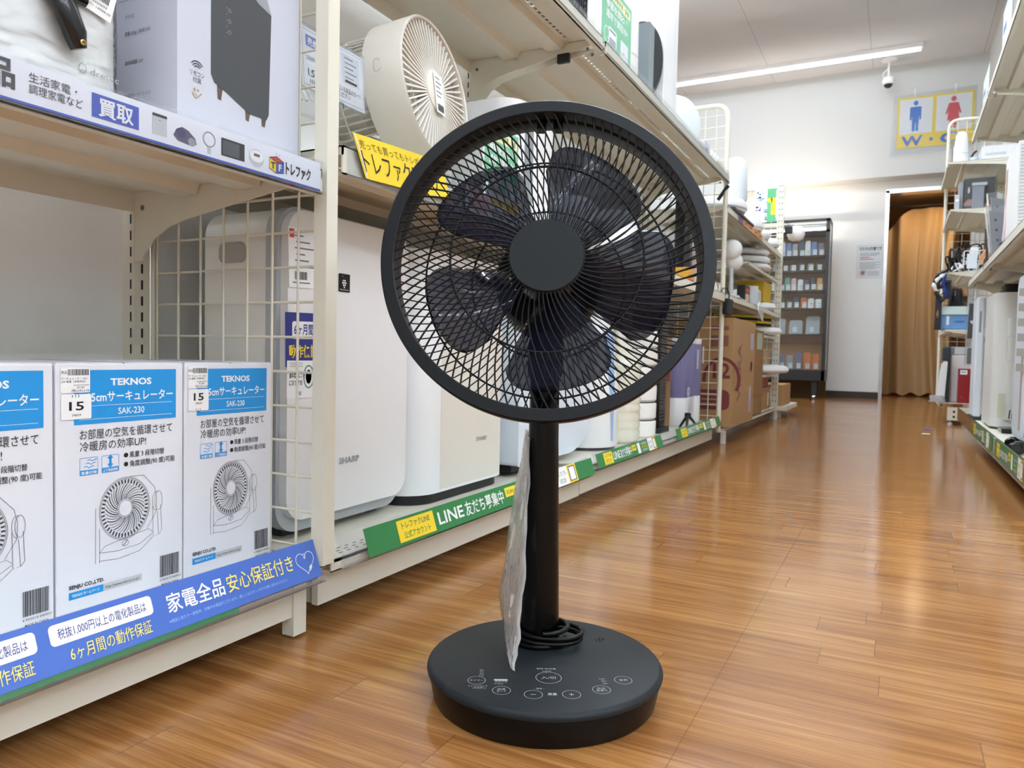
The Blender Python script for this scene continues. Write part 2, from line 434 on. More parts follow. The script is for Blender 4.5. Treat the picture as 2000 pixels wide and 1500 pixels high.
light_bar(-2.42, 0.10, 8.49, 'long glowing tube light across the ceiling near the end wall', None, TUBE_END)
OUT = ('unseen tube light added to brighten the shop floor', 'added tube lights out of the picture')  # rows never seen, added to raise the light level
for y in (6.3, 5.1, 4.0, 2.8, 1.4, 0.0, -1.6): light_bar(-2.4, 0.1, y, *OUT)
for y in (8.0, 5.4, 2.8, 0.2): light_bar(-5.6, -3.1, y, *OUT)
for y in (1.5, 0.0, -1.5, -3.0): light_bar(0.9, 3.4, y, *OUT)  # added in the unseen side bay to light the left-hand shelves
for x in (3.9, 4.5): light_bar(-3.6, -0.9, x, *OUT, along=Y); light_bar(-0.7, 2.0, x, *OUT, along=Y)  # added to wash the unseen side wall so it throws back fill
WARM = glow('warm_downlight', (255, 222, 178), 80.0)
def downlight(x, y, label):
    t = thing('downlight', label, 'light', (x, y, 2.40))
    b = MB(); b.lathe(Fr((x, y, 2.40), X, -Y), [(0.105, 0), (0.105, 0.012), (0.085, 0.014), (0.08, 0.003)], WHITE_W, 28); part('trim_ring', b, t)
    b = MB(); b.lathe(Fr((x, y, 2.40), X, -Y), [(0.08, 0.004), (0, 0.004)], WARM, 28); part('lens', b, t)
downlight(0.26, 9.78, 'round warm downlight in the passage ceiling above the curtain')

# ------------------------------------------------------------------ curtain in the passage
CURT = mat('tan_curtain_cloth', (200, 168, 124), 0.8, vary=0.05, scale=120, bump=0.1)
def curtain():
    b = MB(); rows = []; nu, nv = 90, 24
    for j in range(nv + 1):
        v = j / nv; z = 0.03 + v * 2.24; r = []
        for i in range(nu + 1):
            u = i / nu
            k = 1.0 - 0.10 * math.sin(v * PI) * (1 if u > .5 else 0.6)
            x = -0.26 + u * 0.86 * k + 0.02 * math.sin(v * 3)
            fold = math.sin(u * 30 + 1.3 * math.sin(v * 2.2) + 2.2 * math.sin(u * 7)) * (0.030 + 0.03 * (1 - v)) + math.sin(u * 12 + v * 1.5) * 0.045
            zz = z - 0.40 * (max(0, 0.42 - u) / 0.42) ** 1.5 * v ** 4 - 0.22 * (max(0, u - 0.72) / 0.28) ** 1.4 * v ** 4 + (0.02 * math.sin(u * 30) if j == 0 else 0)
            r.append((x, 10.25 + fold, zz))
        rows.append(r)
    b.loft(rows, CURT, close=False, cap=False)
    tp = thing('curtain', 'tan curtain hanging in folds across the doorway to the toilets', 'curtain', (0.16, 10.25, 0.03))
    part('cloth', b, tp)
    b = MB(); b.tube([(-0.4, 10.25, 2.30), (0.85, 10.25, 2.30)], 0.011, DGREY, 8); part('curtain_rod', b, tp)
    # bunched tie at the side
    b = MB(); b.loft([[(0.50 + 0.05 * k + dx, 10.16 + dy, 1.66 - 0.10 * k + 0.06 * math.sin(k)) for dx, dy in ((-0.05, -0.03), (0.05, -0.03), (0.05, 0.03), (-0.05, 0.03))] for k in range(5)], CURT)
    part('curtain_tie', b, tp)
curtain()

# ------------------------------------------------------------------ toilet sign on the bulkhead
def wc_sign():
    f = face_near(-0.139, 8.992, 2.64)
    t = thing('toilet_sign', 'yellow and white toilet sign with blue man and red woman figures', 'sign', (0.22, 8.99, 2.64))
    b = MB(); b.fbox(f, 0.03, 0.73, 0.045, 0.575, -0.004, 0.0, YELLOW)
    b.rect(f, 0.052, 0.19, 0.305, 0.365, PAPER); b.rect(f, 0.39, 0.19, 0.318, 0.365, PAPER)
    MB_ = mat('man_blue', (20, 116, 206), 0.5); MR = mat('woman_red', (222, 62, 74), 0.5); WB = mat('letter_blue', (36, 106, 206), 0.5)
    # man
    cx = 0.20; g = f.at(cx, 0.215)
    b.shape(g, ell(0, 0.293, 0.022, 0.025, 20), MB_, 0.0012)
    b.shape(g, rrect(0.105, 0.10, 0.022, 4, 0, 0.205), MB_, 0.0012); b.shape(g, rrect(0.062, 0.16, 0.01, 3, 0, 0.165), MB_, 0.0015)
    for sx in (-1, 1):
        b.shape(g, rrect(0.017, 0.135, 0.008, 4, sx * 0.0445, 0.186), MB_, 0.0018)
        b.shape(g, rrect(0.027, 0.135, 0.010, 4, sx * 0.0165, 0.068), MB_, 0.0018)
    # woman
    cx = 0.545; g = f.at(cx, 0.215)
    b.shape(g, ell(0, 0.293, 0.024, 0.027, 20), MR, 0.0012)
    b.shape(g, [(-0.055, 0.075), (0.055, 0.075), (0.036, 0.245), (0.028, 0.255), (-0.028, 0.255), (-0.036, 0.245)], MR, 0.0012)
    for sx in (-1, 1):
        p = [(sx*0.030, 0.255), (sx*0.044, 0.250), (sx*0.072, 0.145), (sx*0.062, 0.138), (sx*0.052, 0.146), (sx*0.034, 0.21)]
        b.shape(g, p if sx < 0 else p[::-1], MR, 0.0018)
        b.shape(g, rrect(0.027, 0.10, 0.010, 4, sx * 0.0175, 0.045), MR, 0.0018)
    b.text(f, 'W', 0.075, 0.068, 0.105, WB, w=0.20, bold=0.03); b.shape(f, ell(0.352, 0.118, 0.016, 0.018, 16), WB)
    b.text(f, 'C', 0.43, 0.066, 0.108, WB, w=0.165, bold=0.03)
    part('printed_sheet', b, t)
    b = MB(); b.poly([f.p(x, y, 0.004 + 0.006 * ((i * 7) % 3) / 2) for i, (x, y) in enumerate(((-0.03, -0.03), (0.36, -0.02), (0.75, -0.02), (0.75, 0.62), (0.36, 0.61), (-0.01, 0.60)))], CLEAR_S)
    part('clear_sleeve', b, t)
    b = MB()
    for a in (0.18, 0.55): b.fbox(f, a, a + 0.012, 0.58, 0.66, 0.0, 0.003, WHITE)
    part('hook', b, t)
wc_sign()

# ------------------------------------------------------------------ dome camera
def cctv():
    x, y = -0.205, 8.8
    t = thing('security_camera', 'white dome security camera on a short rod from the ceiling', 'camera', (x, y, HC))
    b = MB(); b.lathe(Fr((x, y, HC), X, -Y), [(0.078, 0), (0.078, 0.006), (0.03, 0.022), (0.0, 0.022)], WHITE, 28); part('ceiling_plate', b, t)
    b = MB(); b.tube([(x, y, HC - 0.02), (x, y, HC - 0.19)], 0.013, WHITE, 12); part('rod', b, t)
    b = MB(); b.lathe(Fr((x, y, HC - 0.175), X, -Y), [(0.03, 0), (0.055, 0.018), (0.06, 0.045), (0.056, 0.072), (0.042, 0.08)], WHITE, 28); part('housing', b, t)
    b = MB(); b.lathe(Fr((x, y, HC - 0.25), X, -Y), [(0.043, 0.0), (0.038, 0.022), (0.02, 0.038), (0, 0.042)], mat('smoked_dome', (40, 42, 46), 0.08), 24); part('dome', b, t)
    b = MB(); b.tube([(x - 0.01, y, HC - 0.1), (x - 0.05, y - 0.01, HC - 0.13), (x - 0.055, y - 0.01, HC - 0.17), (x - 0.03, y, HC - 0.18)], 0.007, WHITE, 6); part('cable', b, t)
cctv()

# ------------------------------------------------------------------ notice beside the doorway
def notice():
    f = face_near(-0.45, YB - 0.002, 1.36)
    t = thing('wall_notice', 'white printed notice taped to the wall left of the curtain', 'notice', (-0.33, YB, 1.36))
    b = MB(); b.fbox(f, 0, 0.25, 0, 0.345, -0.001, 0.001, PAPER)
    b.text(f, '万引きは犯罪です', 0.012, 0.30, 0.03, INK, w=0.226, bold=0.02, e=0.002)
    for k in range(3): b.rect(f, 0.02, 0.265 - k * 0.014, 0.20 - 0.03 * (k == 2), 0.004, GREYINK, 0.002)
    b.rect(f, 0.02, 0.215, 0.10, 0.008, RED, 0.002); b.rect(f, 0.02, 0.195, 0.14, 0.008, RED, 0.002)
    for k in range(6): b.rect(f, 0.02, 0.16 - k * 0.014, 0.21 - 0.05 * (k % 2), 0.004, GREYINK, 0.002)
    b.line(f, ell(0.055, 0.045, 0.028, 0.028, 20), 0.006, RED, True, 0.002); b.shape(f, ell(0.055, 0.045, 0.016, 0.02, 14), mat('brown_print', (120, 90, 80), 0.6), 0.002)
    for k in range(4): b.rect(f, 0.10, 0.06 - k * 0.014, 0.12, 0.004, GREYINK, 0.002)
    part('sheet', b, t)
    b = MB(); b.rect(f, -0.012, -0.012, 0.274, 0.37, CLEAR_S, 0.004); part('clear_sleeve', b, t)
notice()
# ================================================================== the black pedestal fan
FANB = mat('fan_black_satin', (21, 25, 27), 0.42, vary=0.02, spec=0.2)
FANR = mat('fan_ring_satin', (18, 21, 24), 0.36, vary=0.02, spec=0.24)
FANW = mat('fan_wire_black', (14, 15, 16), 0.42, vary=0.02, spec=0.2)
FANP = mat('fan_pole_black', (3, 3, 3), 0.2, vary=0.02, spec=0.2)
BLADE = film('smoked_blade', (40, 43, 66), 0.42, 0.06, 0.75)
MARK = mat('control_marks', (172, 176, 178), 0.6)
def fan():
    bc = Vector((-0.3845, 0.8465, 0)); pole = Vector((-0.4155, 0.8955, 0)); hc = Vector((-0.3853, 0.8262, 0.5500))
    t = thing('pedestal_fan', 'black pedestal fan with round wire guard standing on the wooden floor in front', 'fan', bc)
    # --- base
    b = MB(); b.lathe(Fr(bc), [(0, 0), (0.137, 0), (0.1395, 0.003), (0.1455, 0.0315), (0.1450, 0.034), (0, 0.034)], mat('fan_base_black', (9, 9, 10), 0.35, spec=0.2), 96)
    part('base', b, t)
    b = MB(); b.lathe(Fr(bc), [(0.144, 0.0335), (0.1476, 0.035), (0.1482, 0.0375), (0.1470, 0.0405), (0.1445, 0.0433), (0.142, 0.044), (0, 0.044)], mat('fan_panel_black', (30, 34, 37), 0.45, vary=0.02, spec=0.2), 96)
    f = Fr(bc + Vector((0, 0, 0.044)), (0.876, 0.482, 0), (-0.482, 0.876, 0))
    e = 0.0003
    def ring(a, c, r, w=0.0005): b.line(f, ell(a, c, r, r, 40), w, MARK, True, e)
    ring(0.001, -0.058, 0.0152); b.text(f, '入/切', 0.001, -0.0605, 0.0052, MARK, w=0.0175, align='c', e=e)
    b.text(f, 'siroca', 0.000, -0.0345, 0.005, MARK, w=0.0235, align='c', e=e); b.rect(f, -0.0055, -0.0402, 0.011, 0.0010, GREY, e)
    for (a, c, s) in ((-0.0195, -0.102, '−'), (0.0240, -0.101, '+')):
        ring(a, c, 0.0104); b.rect(f, a - 0.003, c - 0.0004, 0.006, 0.0008, MARK, e)
        if s == '+': b.rect(f, a - 0.0004, c - 0.003, 0.0008, 0.006, MARK, e)
    b.text(f, '風量', 0.0022, -0.1030, 0.0045, MARK, w=0.0105, align='c', e=e, bold=0.01)
    b.text(f, '− 静音 −', -0.012, -0.0885, 0.0028, MARK, w=0.012, align='c', e=e)
    ring(-0.0845, -0.067, 0.0104); b.text(f, 'タイマー', -0.0845, -0.0685, 0.0034, MARK, w=0.0165, align='c', e=e)
    for k, s in enumerate(('8h', '4h', '2h', '1h')): b.text(f, s, -0.079, -0.040 - 0.0052 * k, 0.003, MARK, w=0.005, align='c', e=e)
    b.text(f, 'チャイルドロック', -0.083, -0.0835, 0.003, MARK, w=0.022, align='c', e=e); b.text(f, '(3秒長押し)', -0.081, -0.0880, 0.0026, MARK, w=0.015, align='c', e=e)
    ring(-0.0555, -0.0925, 0.0104); b.text(f, '送風', -0.0555, -0.0912, 0.0036, MARK, w=0.010, align='c', e=e); b.text(f, 'モード', -0.0555, -0.0965, 0.0036, MARK, w=0.011, align='c', e=e)
    b.shape(f, rrect(0.0165, 0.0042, 0.002, 4, -0.056, -0.0655), MARK, e)
    b.text(f, 'おやすみ', -0.0555, -0.0715, 0.003, MARK, w=0.014, align='c', e=e); b.text(f, 'リズム', -0.0585, -0.0765, 0.003, MARK, w=0.010, align='c', e=e)
    ring(0.0600, -0.088, 0.0104); b.text(f, '左右', 0.0600, -0.0865, 0.0036, MARK, w=0.010, align='c', e=e); b.text(f, '首振り', 0.0600, -0.092, 0.0036, MARK, w=0.0125, align='c', e=e)
    for k, s in enumerate(('120°', '70°', '50°')): b.text(f, s, 0.0650 + 0.001 * k, -0.0615 - 0.006 * k, 0.003, MARK, w=0.0075 - 0.001 * (k > 0), align='c', e=e)
    ring(0.0895, -0.0625, 0.0104); b.text(f, '音声', 0.0895, -0.0642, 0.0036, MARK, w=0.010, align='c', e=e)
    for i in range(-1, 2):
        for j in range(-1, 2):
            if abs(i) + abs(j) < 2 or i == j: b.shape(f, ell(0.079 + 0.0052 * i, 0.062 + 0.0052 * j, 0.0012, 0.0012, 10), BLACKG, e)
    b.shape(f, ell(-0.001, -0.0445, 0.0006, 0.0006, 8), MARK, e)
    part('control_panel', b, t)
    # --- pole
    pb = Fr(pole)
    b = MB(); b.lathe(pb, [(0.030, 0.0435), (0.030, 0.047), (0.0268, 0.049), (0.0200, 0.318), (0.0193, 0.40), (0, 0.40)], FANP, 40); part('pole', b, t)
    # --- power cord wound round the foot of the pole
    P = []
    for k in range(91):
        a = k / 90 * 2 * PI * 3.25 - 1.0
        turn = k / 90 * 3.25
        r = 0.0325 + 0.002 * math.sin(turn * 5)
        loop = max(0.0, math.cos(a - 0.35)) ** 3 * (0.026 if 0.6 < turn < 2.6 else 0.004)
        z = 0.066 - 0.0068 * turn + 0.0012 * math.sin(a * 2)
        P.append(pole + Vector(((r + loop) * math.cos(a), (r + loop) * math.sin(a), max(z, 0.0476))))
    b = MB(); b.tube(P, 0.0032, mat('cord_black', (6, 6, 6), 0.35, spec=0.2), 8); part('power_cord', b, t)
    # --- head
    yaw, tilt = math.radians(23.5), math.radians(11.9)
    r_ = Vector((math.cos(yaw), math.sin(yaw), 0)); n_ = Vector((math.sin(yaw) * math.cos(tilt), -math.cos(yaw) * math.cos(tilt), math.sin(tilt)))
    u_ = n_.cross(r_)
    h = Fr(hc, r_, u_)
    b = MB(); b.lathe(h, [(0.2000, -0.026), (0.2046, -0.022), (0.2052, -0.004), (0.2046, -0.0015), (0.2030, 0.0), (0.1895, 0.0), (0.1886, -0.0008), (0.1882, -0.018), (0.1905, -0.020), (0.196, -0.020)], FANR, 160)
    ring_o = part('guard_ring', b, t)
    b = MB(); b.lathe(h, [(0.1935, -0.056), (0.1990, -0.055), (0.2012, -0.050), (0.2022, -0.028), (0.196, -0.027), (0.1905, -0.030), (0.1895, -0.050), (0.1935, -0.056)], FANR, 128)
    part('rear_ring', b, t)
    # front grille: 64 curved ribs inside the middle ring, 96 outside
    def pt(r, a, c): return h.p(r * math.cos(a), r * math.sin(a), c)
    b = MB(); NI, NO = 64, 96; RH, RM, RR = 0.0445, 0.1192, 0.1892
    for i in range(NI):
        a0 = 2 * PI * (i + 0.3) / NI; P = []
        for k in range(9):
            q = k / 8; P.append(pt(RH + (RM - RH) * q, a0 + math.radians(16.0) * q ** 1.2, -0.0035 - 0.0045 * math.sin(q * PI / 2)))
        b.tube(P, 0.00112, FANW, 6)
    for i in range(NO):
        a0 = 2 * PI * (i + 0.3) / NO + math.radians(16.0); P = []
        for k in range(8):
            q = k / 7; P.append(pt(RM + (RR - RM) * q, a0 + math.radians(11.5) * q, -0.0080 + 0.0030 * q * q))
        b.tube(P, 0.0012, FANW, 6)
    b.tube([pt(RM, 2 * PI * k / 96, -0.0092) for k in range(96)], 0.0016, FANW, 6, closed=True)
    b.tube([pt(0.0462, 2 * PI * k / 64, -0.0050) for k in range(64)], 0.0018, FANW, 6, closed=True)
    part('front_grille', b, t)
    b = MB(); b.lathe(h, [(0.0440, -0.006), (0.0457, -0.004), (0.0457, -0.0008), (0.0450, 0.0), (0, 0.0004)], mat('fan_badge_black', (34, 38, 39), 0.5, vary=0.01, spec=0.15), 64); part('grille_badge', b, t)
    # rear grille
    b = MB(); NB = 104
    def dome(r): q = max(0.0, (r - 0.05) / 0.147); return -0.122 + 0.072 * q ** 3.2
    for i in range(NB):
        a0 = 2 * PI * i / NB; P = []
        for k in range(11):
            q = k / 10; r = 0.05 + 0.146 * q; P.append(pt(r, a0 - math.radians(5) * q, dome(r)))
        b.tube(P, 0.0009, FANW, 5)
    for r in (0.105, 0.164): b.tube([pt(r, 2 * PI * k / 80, dome(r) - 0.0015) for k in range(80)], 0.0014, FANW, 5, closed=True)
    part('rear_grille', b, t)
    # blades
    hub = MB(); hub.lathe(h, [(0.043, -0.088), (0.044, -0.040), (0.040, -0.026), (0.024, -0.020), (0, -0.019)], BLACKG, 48); part('blade_hub', hub, t)
    for k in range(5):
        a0 = math.radians(33 + 72 * k); b = MB(); rows = []
        NS, NRr = 20, 12
        for i in range(NS + 1):
            s = i / NS; row = []
            sx = 2 * s - 1
            rmax = 0.161 * (1 - 0.08 * abs(sx) ** 5 - (0.16 * abs(sx) ** 9 if sx > 0 else 0.05 * abs(sx) ** 9))
            for j in range(NRr + 1):
                q = j / NRr; r = 0.043 + (rmax - 0.043) * q
                span = math.radians(62 - 8 * (1 - q)); sw = math.radians(4 * (1 - q) + 3 * q * (1 - s) - 3)
                hh = -0.072 + 0.044 * s + 0.006 * math.sin(s * PI)
                row.append(pt(r, a0 + sw + span * s, hh))
            rows.append(row)
        b.loft(rows, BLADE, close=False, cap=False)
        o = part('blade', b, t)
        so = o.modifiers.new('thickness', 'SOLIDIFY'); so.thickness = 0.0016; so.offset = 0
    # motor, neck, clips
    b = MB(); b.lathe(h, [(0, -0.215), (0.040, -0.212), (0.062, -0.196), (0.070, -0.165), (0.072, -0.110), (0.068, -0.100), (0, -0.098)], FANB, 48); part('motor_housing', b, t)
    m = hc + n_ * -0.150 - u_ * 0.035
    b = MB()
    def ringp(c, w, d): return [c + r_ * (w * math.cos(a)) + Vector((-r_.y, r_.x, 0)) * (d * math.sin(a)) for a in [2 * PI * i / 16 for i in range(16)]]
    top = Vector((pole.x, pole.y, 0.395))
    b.loft([ringp(top, 0.0195, 0.0195), ringp(top + Vector((0, 0, 0.01)), 0.0235, 0.0235), ringp(top + Vector((0, 0, 0.045)), 0.0235, 0.024), ringp(top.lerp(m, 0.55) + Vector((0, 0, 0.012)), 0.021, 0.024), ringp(m, 0.026, 0.03), ringp(m + Vector((0, 0, 0.03)), 0.02, 0.024)], FANB)
    part('tilt_neck', b, t)
    b = MB()
    for a in (87, 93.5): b.fbox(Fr(pt(0.186, math.radians(a), -0.030), r_, u_), -0.006, 0.006, -0.008, 0.004, -0.006, 0.006, BLACKG)
    part('guard_clip', b, t)
    return t
fan()

# the sleeve that hangs from the pole and stands on the base
def sleeve():
    near = [(-0.399, 0.790, 0.0455), (-0.405, 0.811, 0.082), (-0.410, 0.828, 0.134), (-0.416, 0.852, 0.226), (-0.4265, 0.873, 0.318)]
    far = [(-0.4045, 0.794, 0.0465), (-0.457, 0.873, 0.056), (-0.486, 0.916, 0.090), (-0.475, 0.927, 0.206), (-0.4535, 0.921, 0.324)]
    t = thing('price_sleeve', 'crumpled clear sleeve with printed sheets leaning on the black fan pole', 'price tag', (-0.40, 0.79, 0.0455))
    PR = mat('printed_sheet', (246, 240, 234), 0.5, vary=0.10, scale=26, stretch=(1, 1, 0.5))
    def sm(L, q):
        x = q * (len(L) - 1); i = min(int(x), len(L) - 2); return Vector(L[i]).lerp(Vector(L[i + 1]), x - i)
    side = Vector((0.62, -0.30, 0)).normalized()
    def sheet(m, th, inset, amp, seed):
        rnd = random.Random(seed); b = MB(); rows = []; nv, nu = 26, 9
        ph = [rnd.uniform(0, 6) for _ in range(6)]
        for j in range(nv + 1):
            q = inset * 0.3 + (1 - 0.6 * inset) * j / nv; A = sm(near, q); B = sm(far, q); r1 = []; r2 = []
            for i in range(nu + 1):
                w = inset + (1 - 2 * inset) * i / nu; p = A.lerp(B, w)
                d = amp * (math.sin(q * 19 + ph[0] + w * 5) + 0.7 * math.sin(q * 41 + ph[1] - w * 9) + 0.6 * math.sin(w * 14 + ph[2] + q * 7)) * (1 if 0 < j else 0.3)
                r1.append(p + side * (d + th)); r2.append(p + side * (d * 0.7 - th))
            rows.append(r1 + r2[::-1])
        b.loft(rows, m)
        return b
    part('printed_insert', sheet(PR, 0.0008, 0.10, 0.0012, 3), t)
    part('clear_sleeve', sheet(film('crumpled_sleeve', (248, 246, 244), 0.35, 0.12, 0.9, 0.6, 40), 0.0032, 0.0, 0.0020, 5), t)
sleeve()
# ================================================================== gondola shelving
SHELFU = CREAM
def bracket(b, y, xb, xf, z, th=0.0035, drop=0.115):
    """tapered side bracket under a shelf, lying in a plane of constant y"""
    d = xf - xb
    prof = [(0, 0.0), (0, -drop), (0.055, -drop), (0.075, -drop * 0.9), (0.13, -drop * 0.70), (0.22, -drop * 0.54), (0.33, -drop * 0.45), (0.62, -drop * 0.30), (0.90, -drop * 0.17), (0.97, -drop * 0.10), (0.985, 0.0)]
    f = Fr((xb, y - th / 2, z), X if d > 0 else -X, Z)
    pts = [(q * abs(d), h) for q, h in prof]
    b.prism(f, pts[::-1] if False else pts, -th / 2, th / 2, SHELFU)
    return prof
def holes_strip(b, x, w, y0, y1, z, th):
    """a perforated run: solid bridges with open slots between"""
    n = int((y1 - y0) / 0.022); p = (y1 - y0) / n
    for i in range(n): b.box(x - w / 2, x + w / 2, y0 + i * p, y0 + i * p + p * 0.38, z - th, z, SHELFU)
def shelf(root, y0, y1, xb, xf, z, lip=0.034, bl=True, br=True, ridges=2, drop=0.115, holes=True):
    d = 1 if xf > xb else -1; D = abs(xf - xb); th = 0.0025
    b = MB(); X_ = lambda q: xf - d * q                      # q metres back from the front lip
    hs = (0.092, 0.30 * D / 0.42) if holes else ()
    cuts = [0.0]
    for q in hs: cuts += [q - 0.004, q + 0.004]
    cuts.append(D)
    for i in range(0, len(cuts), 2): b.box(X_(cuts[i]), X_(cuts[i + 1]), y0, y1, z - th, z, SHELFU)
    for q in hs: holes_strip(b, X_(q), 0.008, y0, y1, z, th)
    b.box(X_(0), X_(0.003), y0, y1, z - lip, z, SHELFU); b.box(X_(0), X_(0.016), y0, y1, z - lip, z - lip + 0.002, SHELFU)
    b.box(X_(D - 0.003), X_(D), y0, y1, z - lip, z, SHELFU)
    for y in (y0, y1 - 0.002): b.box(X_(0), X_(D), y, y + 0.002, z - 0.014, z, SHELFU)
    for k in range(ridges):                                   # folded stiffeners under the plate
        c = D * (k + 1) / (ridges + 1)
        b.prism(Fr((X_(c), y0 + 0.012, z - th), Vector((1, 0, 0)), Vector((0, 0, 1))), [(-0.030, 0), (-0.022, -0.016), (0.022, -0.016), (0.030, 0)], -(y1 - y0 - 0.024), 0, SHELFU)
    s = part('shelf', b, root)
    for on, y in ((bl, y0 + 0.006), (br, y1 - 0.006)):
        if on:
            b = MB(); bracket(b, y, xb, X_(0.012), z - th - 0.0005, drop=drop)
            f = Fr((0, y - 0.004, 0), X, Z)
            for q, hh in ((0.93, -0.028), (0.06, -0.03)): b.lathe(Fr((xb + d * q * (D - 0.012), y - 0.0022, z + hh), X, Z), [(0.0045, 0), (0.0045, 0.002), (0, 0.0025)], GREYINK, 10)
            part('bracket', b, s)
    return s
def upright(b, x, y, z0, z1, d, w=0.030, dep=0.042, slots=True):
    b.box(x, x + d * dep, y - w / 2, y + w / 2, z0, z1, CREAM)
    if slots:
        f = face_left(x + d * dep, y, 0) if d > 0 else face_right(x + d * dep, y, 0)
        g = face_near(x + d * dep * 0.5, y - w / 2, 0)
        k = z0 + 0.03
        while k < min(z1, 2.2):
            b.rect(f, -0.002, k, 0.004, 0.016, INK, 0.0003); b.rect(g, d * dep * 0.5 - (0.010 if d > 0 else -0.006), k, 0.004, 0.016, INK, 0.0003); k += 0.0275
def gondola(name, label, y0, y1, xf, xb, zd, kick, shelves, ztop, cat='shelving', group=None, back=True, lip=0.018, kz=0.032, ups=(True, True), bs=(True, True), deck_holes=False):
    d = 1 if xf > xb else -1
    t = thing(name, label, cat, ((xf + xb) / 2, (y0 + y1) / 2, 0), group)
    b = MB(); b.box(xf, xb, y0, y1, zd - 0.004, zd, CREAM); b.box(xf, xf - d * 0.003, y0, y1, zd - lip, zd, CREAM); b.box(xf, xf - d * 0.02, y0, y1, zd - lip, zd - lip + 0.002, CREAM)
    if deck_holes:
        f = flat(0, 0, zd)
        for r in range(3):
            k = y0 + 0.02
            while k < y1 - 0.02:
                b.rect(f, min(xf - d * (0.022 + 0.011 * r), xf - d * (0.018 + 0.011 * r)), k + 0.006 * (r % 2), 0.004, 0.009, GREYINK, 0.0003); k += 0.02
    part('base_deck', b, t)
    if kick is not None:
        b = MB(); b.box(kick, kick - d * 0.012, y0, y1, kz, zd - lip + 0.001, CREAM_D); part('kick_plate', b, t)
        for y in (y0 + 0.03, y1 - 0.03): b = MB(); b.lathe(Fr((kick - d * 0.16, y, 0)), [(0, 0), (0.014, 0), (0.014, 0.008), (0.007, 0.010), (0.007, kz + 0.02)], DGREY, 14); part('levelling_foot', b, t)
        b = MB(); b.box(xb, kick - d * 0.02, y0 + 0.005, y0 + 0.02, kz, zd - 0.004, CREAM_D); part('base_support', b, t)
        b = MB(); b.box(xb, kick - d * 0.02, y1 - 0.02, y1 - 0.005, kz, zd - 0.004, CREAM_D); part('base_support', b, t)
    if back:
        b = MB(); b.box(xb - d * 0.006, xb, y0 + 0.012, y1 - 0.012, zd, ztop, PANEL)
        part('back_panel', b, t)
    for on, y in zip(ups, (y0, y1)):
        if on:
            b = MB(); upright(b, xb - d * 0.012, y, 0.0, ztop + 0.02, d); part('upright', b, t)
    for s in shelves: shelf(t, y0 + 0.004, y1 - 0.004, xb + d * 0.026, s[1], s[0], lip=s[2] if len(s) > 2 else 0.034, bl=bs[0], br=bs[1], drop=s[3] if len(s) > 3 else 0.115)
    return t
def rail(root, y0, y1, d, x, z0, z1, lean=0.0, m=None, name='price_rail'):
    """clear ticket holder clipped to a shelf edge"""
    b = MB(); m = m or CLEAR
    xt = x - d * lean
    for dx in (0.0, -d * 0.0042):
        b.poly([(x + dx, y0, z0), (x + dx, y1, z0), (xt + dx, y1, z1), (xt + dx, y0, z1)], m)
    b.box(x - d * 0.008, x + d * 0.002, y0, y1, z0 - 0.002, z0, m)
    return part(name, b, root)
def mesh_side(root, y, xf, xb, z0, z1, pitch=0.0535, r=0.0115, rounded=False, front_sq=True):
    """square wire grid with a tubular frame, at the end of a run"""
    d = 1 if xf > xb else -1
    b = MB()
    if front_sq: b.box(xf - 0.012, xf + 0.012, y - 0.012, y + 0.012, z0, z1, CREAM)
    else:
        P = [(xf, y, z0), (xf, y, z1 - 0.06)] + [(xf - d * 0.06 * (1 - math.cos(a)), y, z1 - 0.06 + 0.06 * math.sin(a)) for a in [PI / 2 * k / 6 for k in range(1, 7)]] + [(xb, y, z1)]
        b.tube(P, r, CREAM, 8)
    part('end_post', b, root)
    b = MB(); n = int(abs(xf - xb) / pitch)
    for k in range(1, n + 1):
        x = xf - d * k * pitch; b.tube([(x, y, z0), (x, y, z1)], 0.0021, CREAM, 6)
    k = 0
    while z0 + 0.02 + k * pitch < z1:
        b.tube([(xf, y + 0.003, z0 + 0.02 + k * pitch), (xb, y + 0.003, z0 + 0.02 + k * pitch)], 0.0021, CREAM, 6); k += 1
    b.tube([(xb + d * 0.004, y, z0), (xb + d * 0.004, y, z1)], 0.0045, CREAM, 6)
    part('wire_grid', b, root)

XF, XB = -0.758, -1.185
# near bay
g1 = gondola('gondola_shelf', 'cream shelving bay nearest on the left holding the circulator boxes', -0.25, 0.842, XF, XB, 0.106, -0.782, [(0.690, XF + 0.006, 0.036)], 1.9, bs=(True, True))
b = MB(); b.box(-0.800, -0.7775, 0.815, 0.841, 0.004, 0.087, CREAM_D); part('base_leg', b, g1)
mesh_side(g1, 0.858, -0.762, -1.15, 0.106, 1.6)
rail(g1, -0.2, 0.838, 1, -0.738, 0.090, 0.1475, 0.022); rail(g1, -0.2, 0.836, 1, -0.7445, 0.655, 0.700, 0.0)
# middle bay
g2 = gondola('gondola_shelf', 'cream shelving bay with the white air purifiers behind the fan', 0.874, 1.935, XF, XB, 0.106, -0.785, [(0.735, XF + 0.010, 0.042), (1.292, XF + 0.012, 0.036)], 1.9, ups=(False, True), bs=(False, True), deck_holes=True)
rail(g2, 0.885, 1.93, 1, -0.742, 0.096, 0.145, 0.016); rail(g2, 0.885, 1.93, 1, -0.742, 0.692, 0.755); rail(g2, 0.885, 1.93, 1, -0.742, 1.262, 1.305)
b = MB(); b.box(-0.875, -0.838, 1.915, 1.9285, 1.236, 1.262, BLACK); part('bracket_clip', b, g2, 0.003)
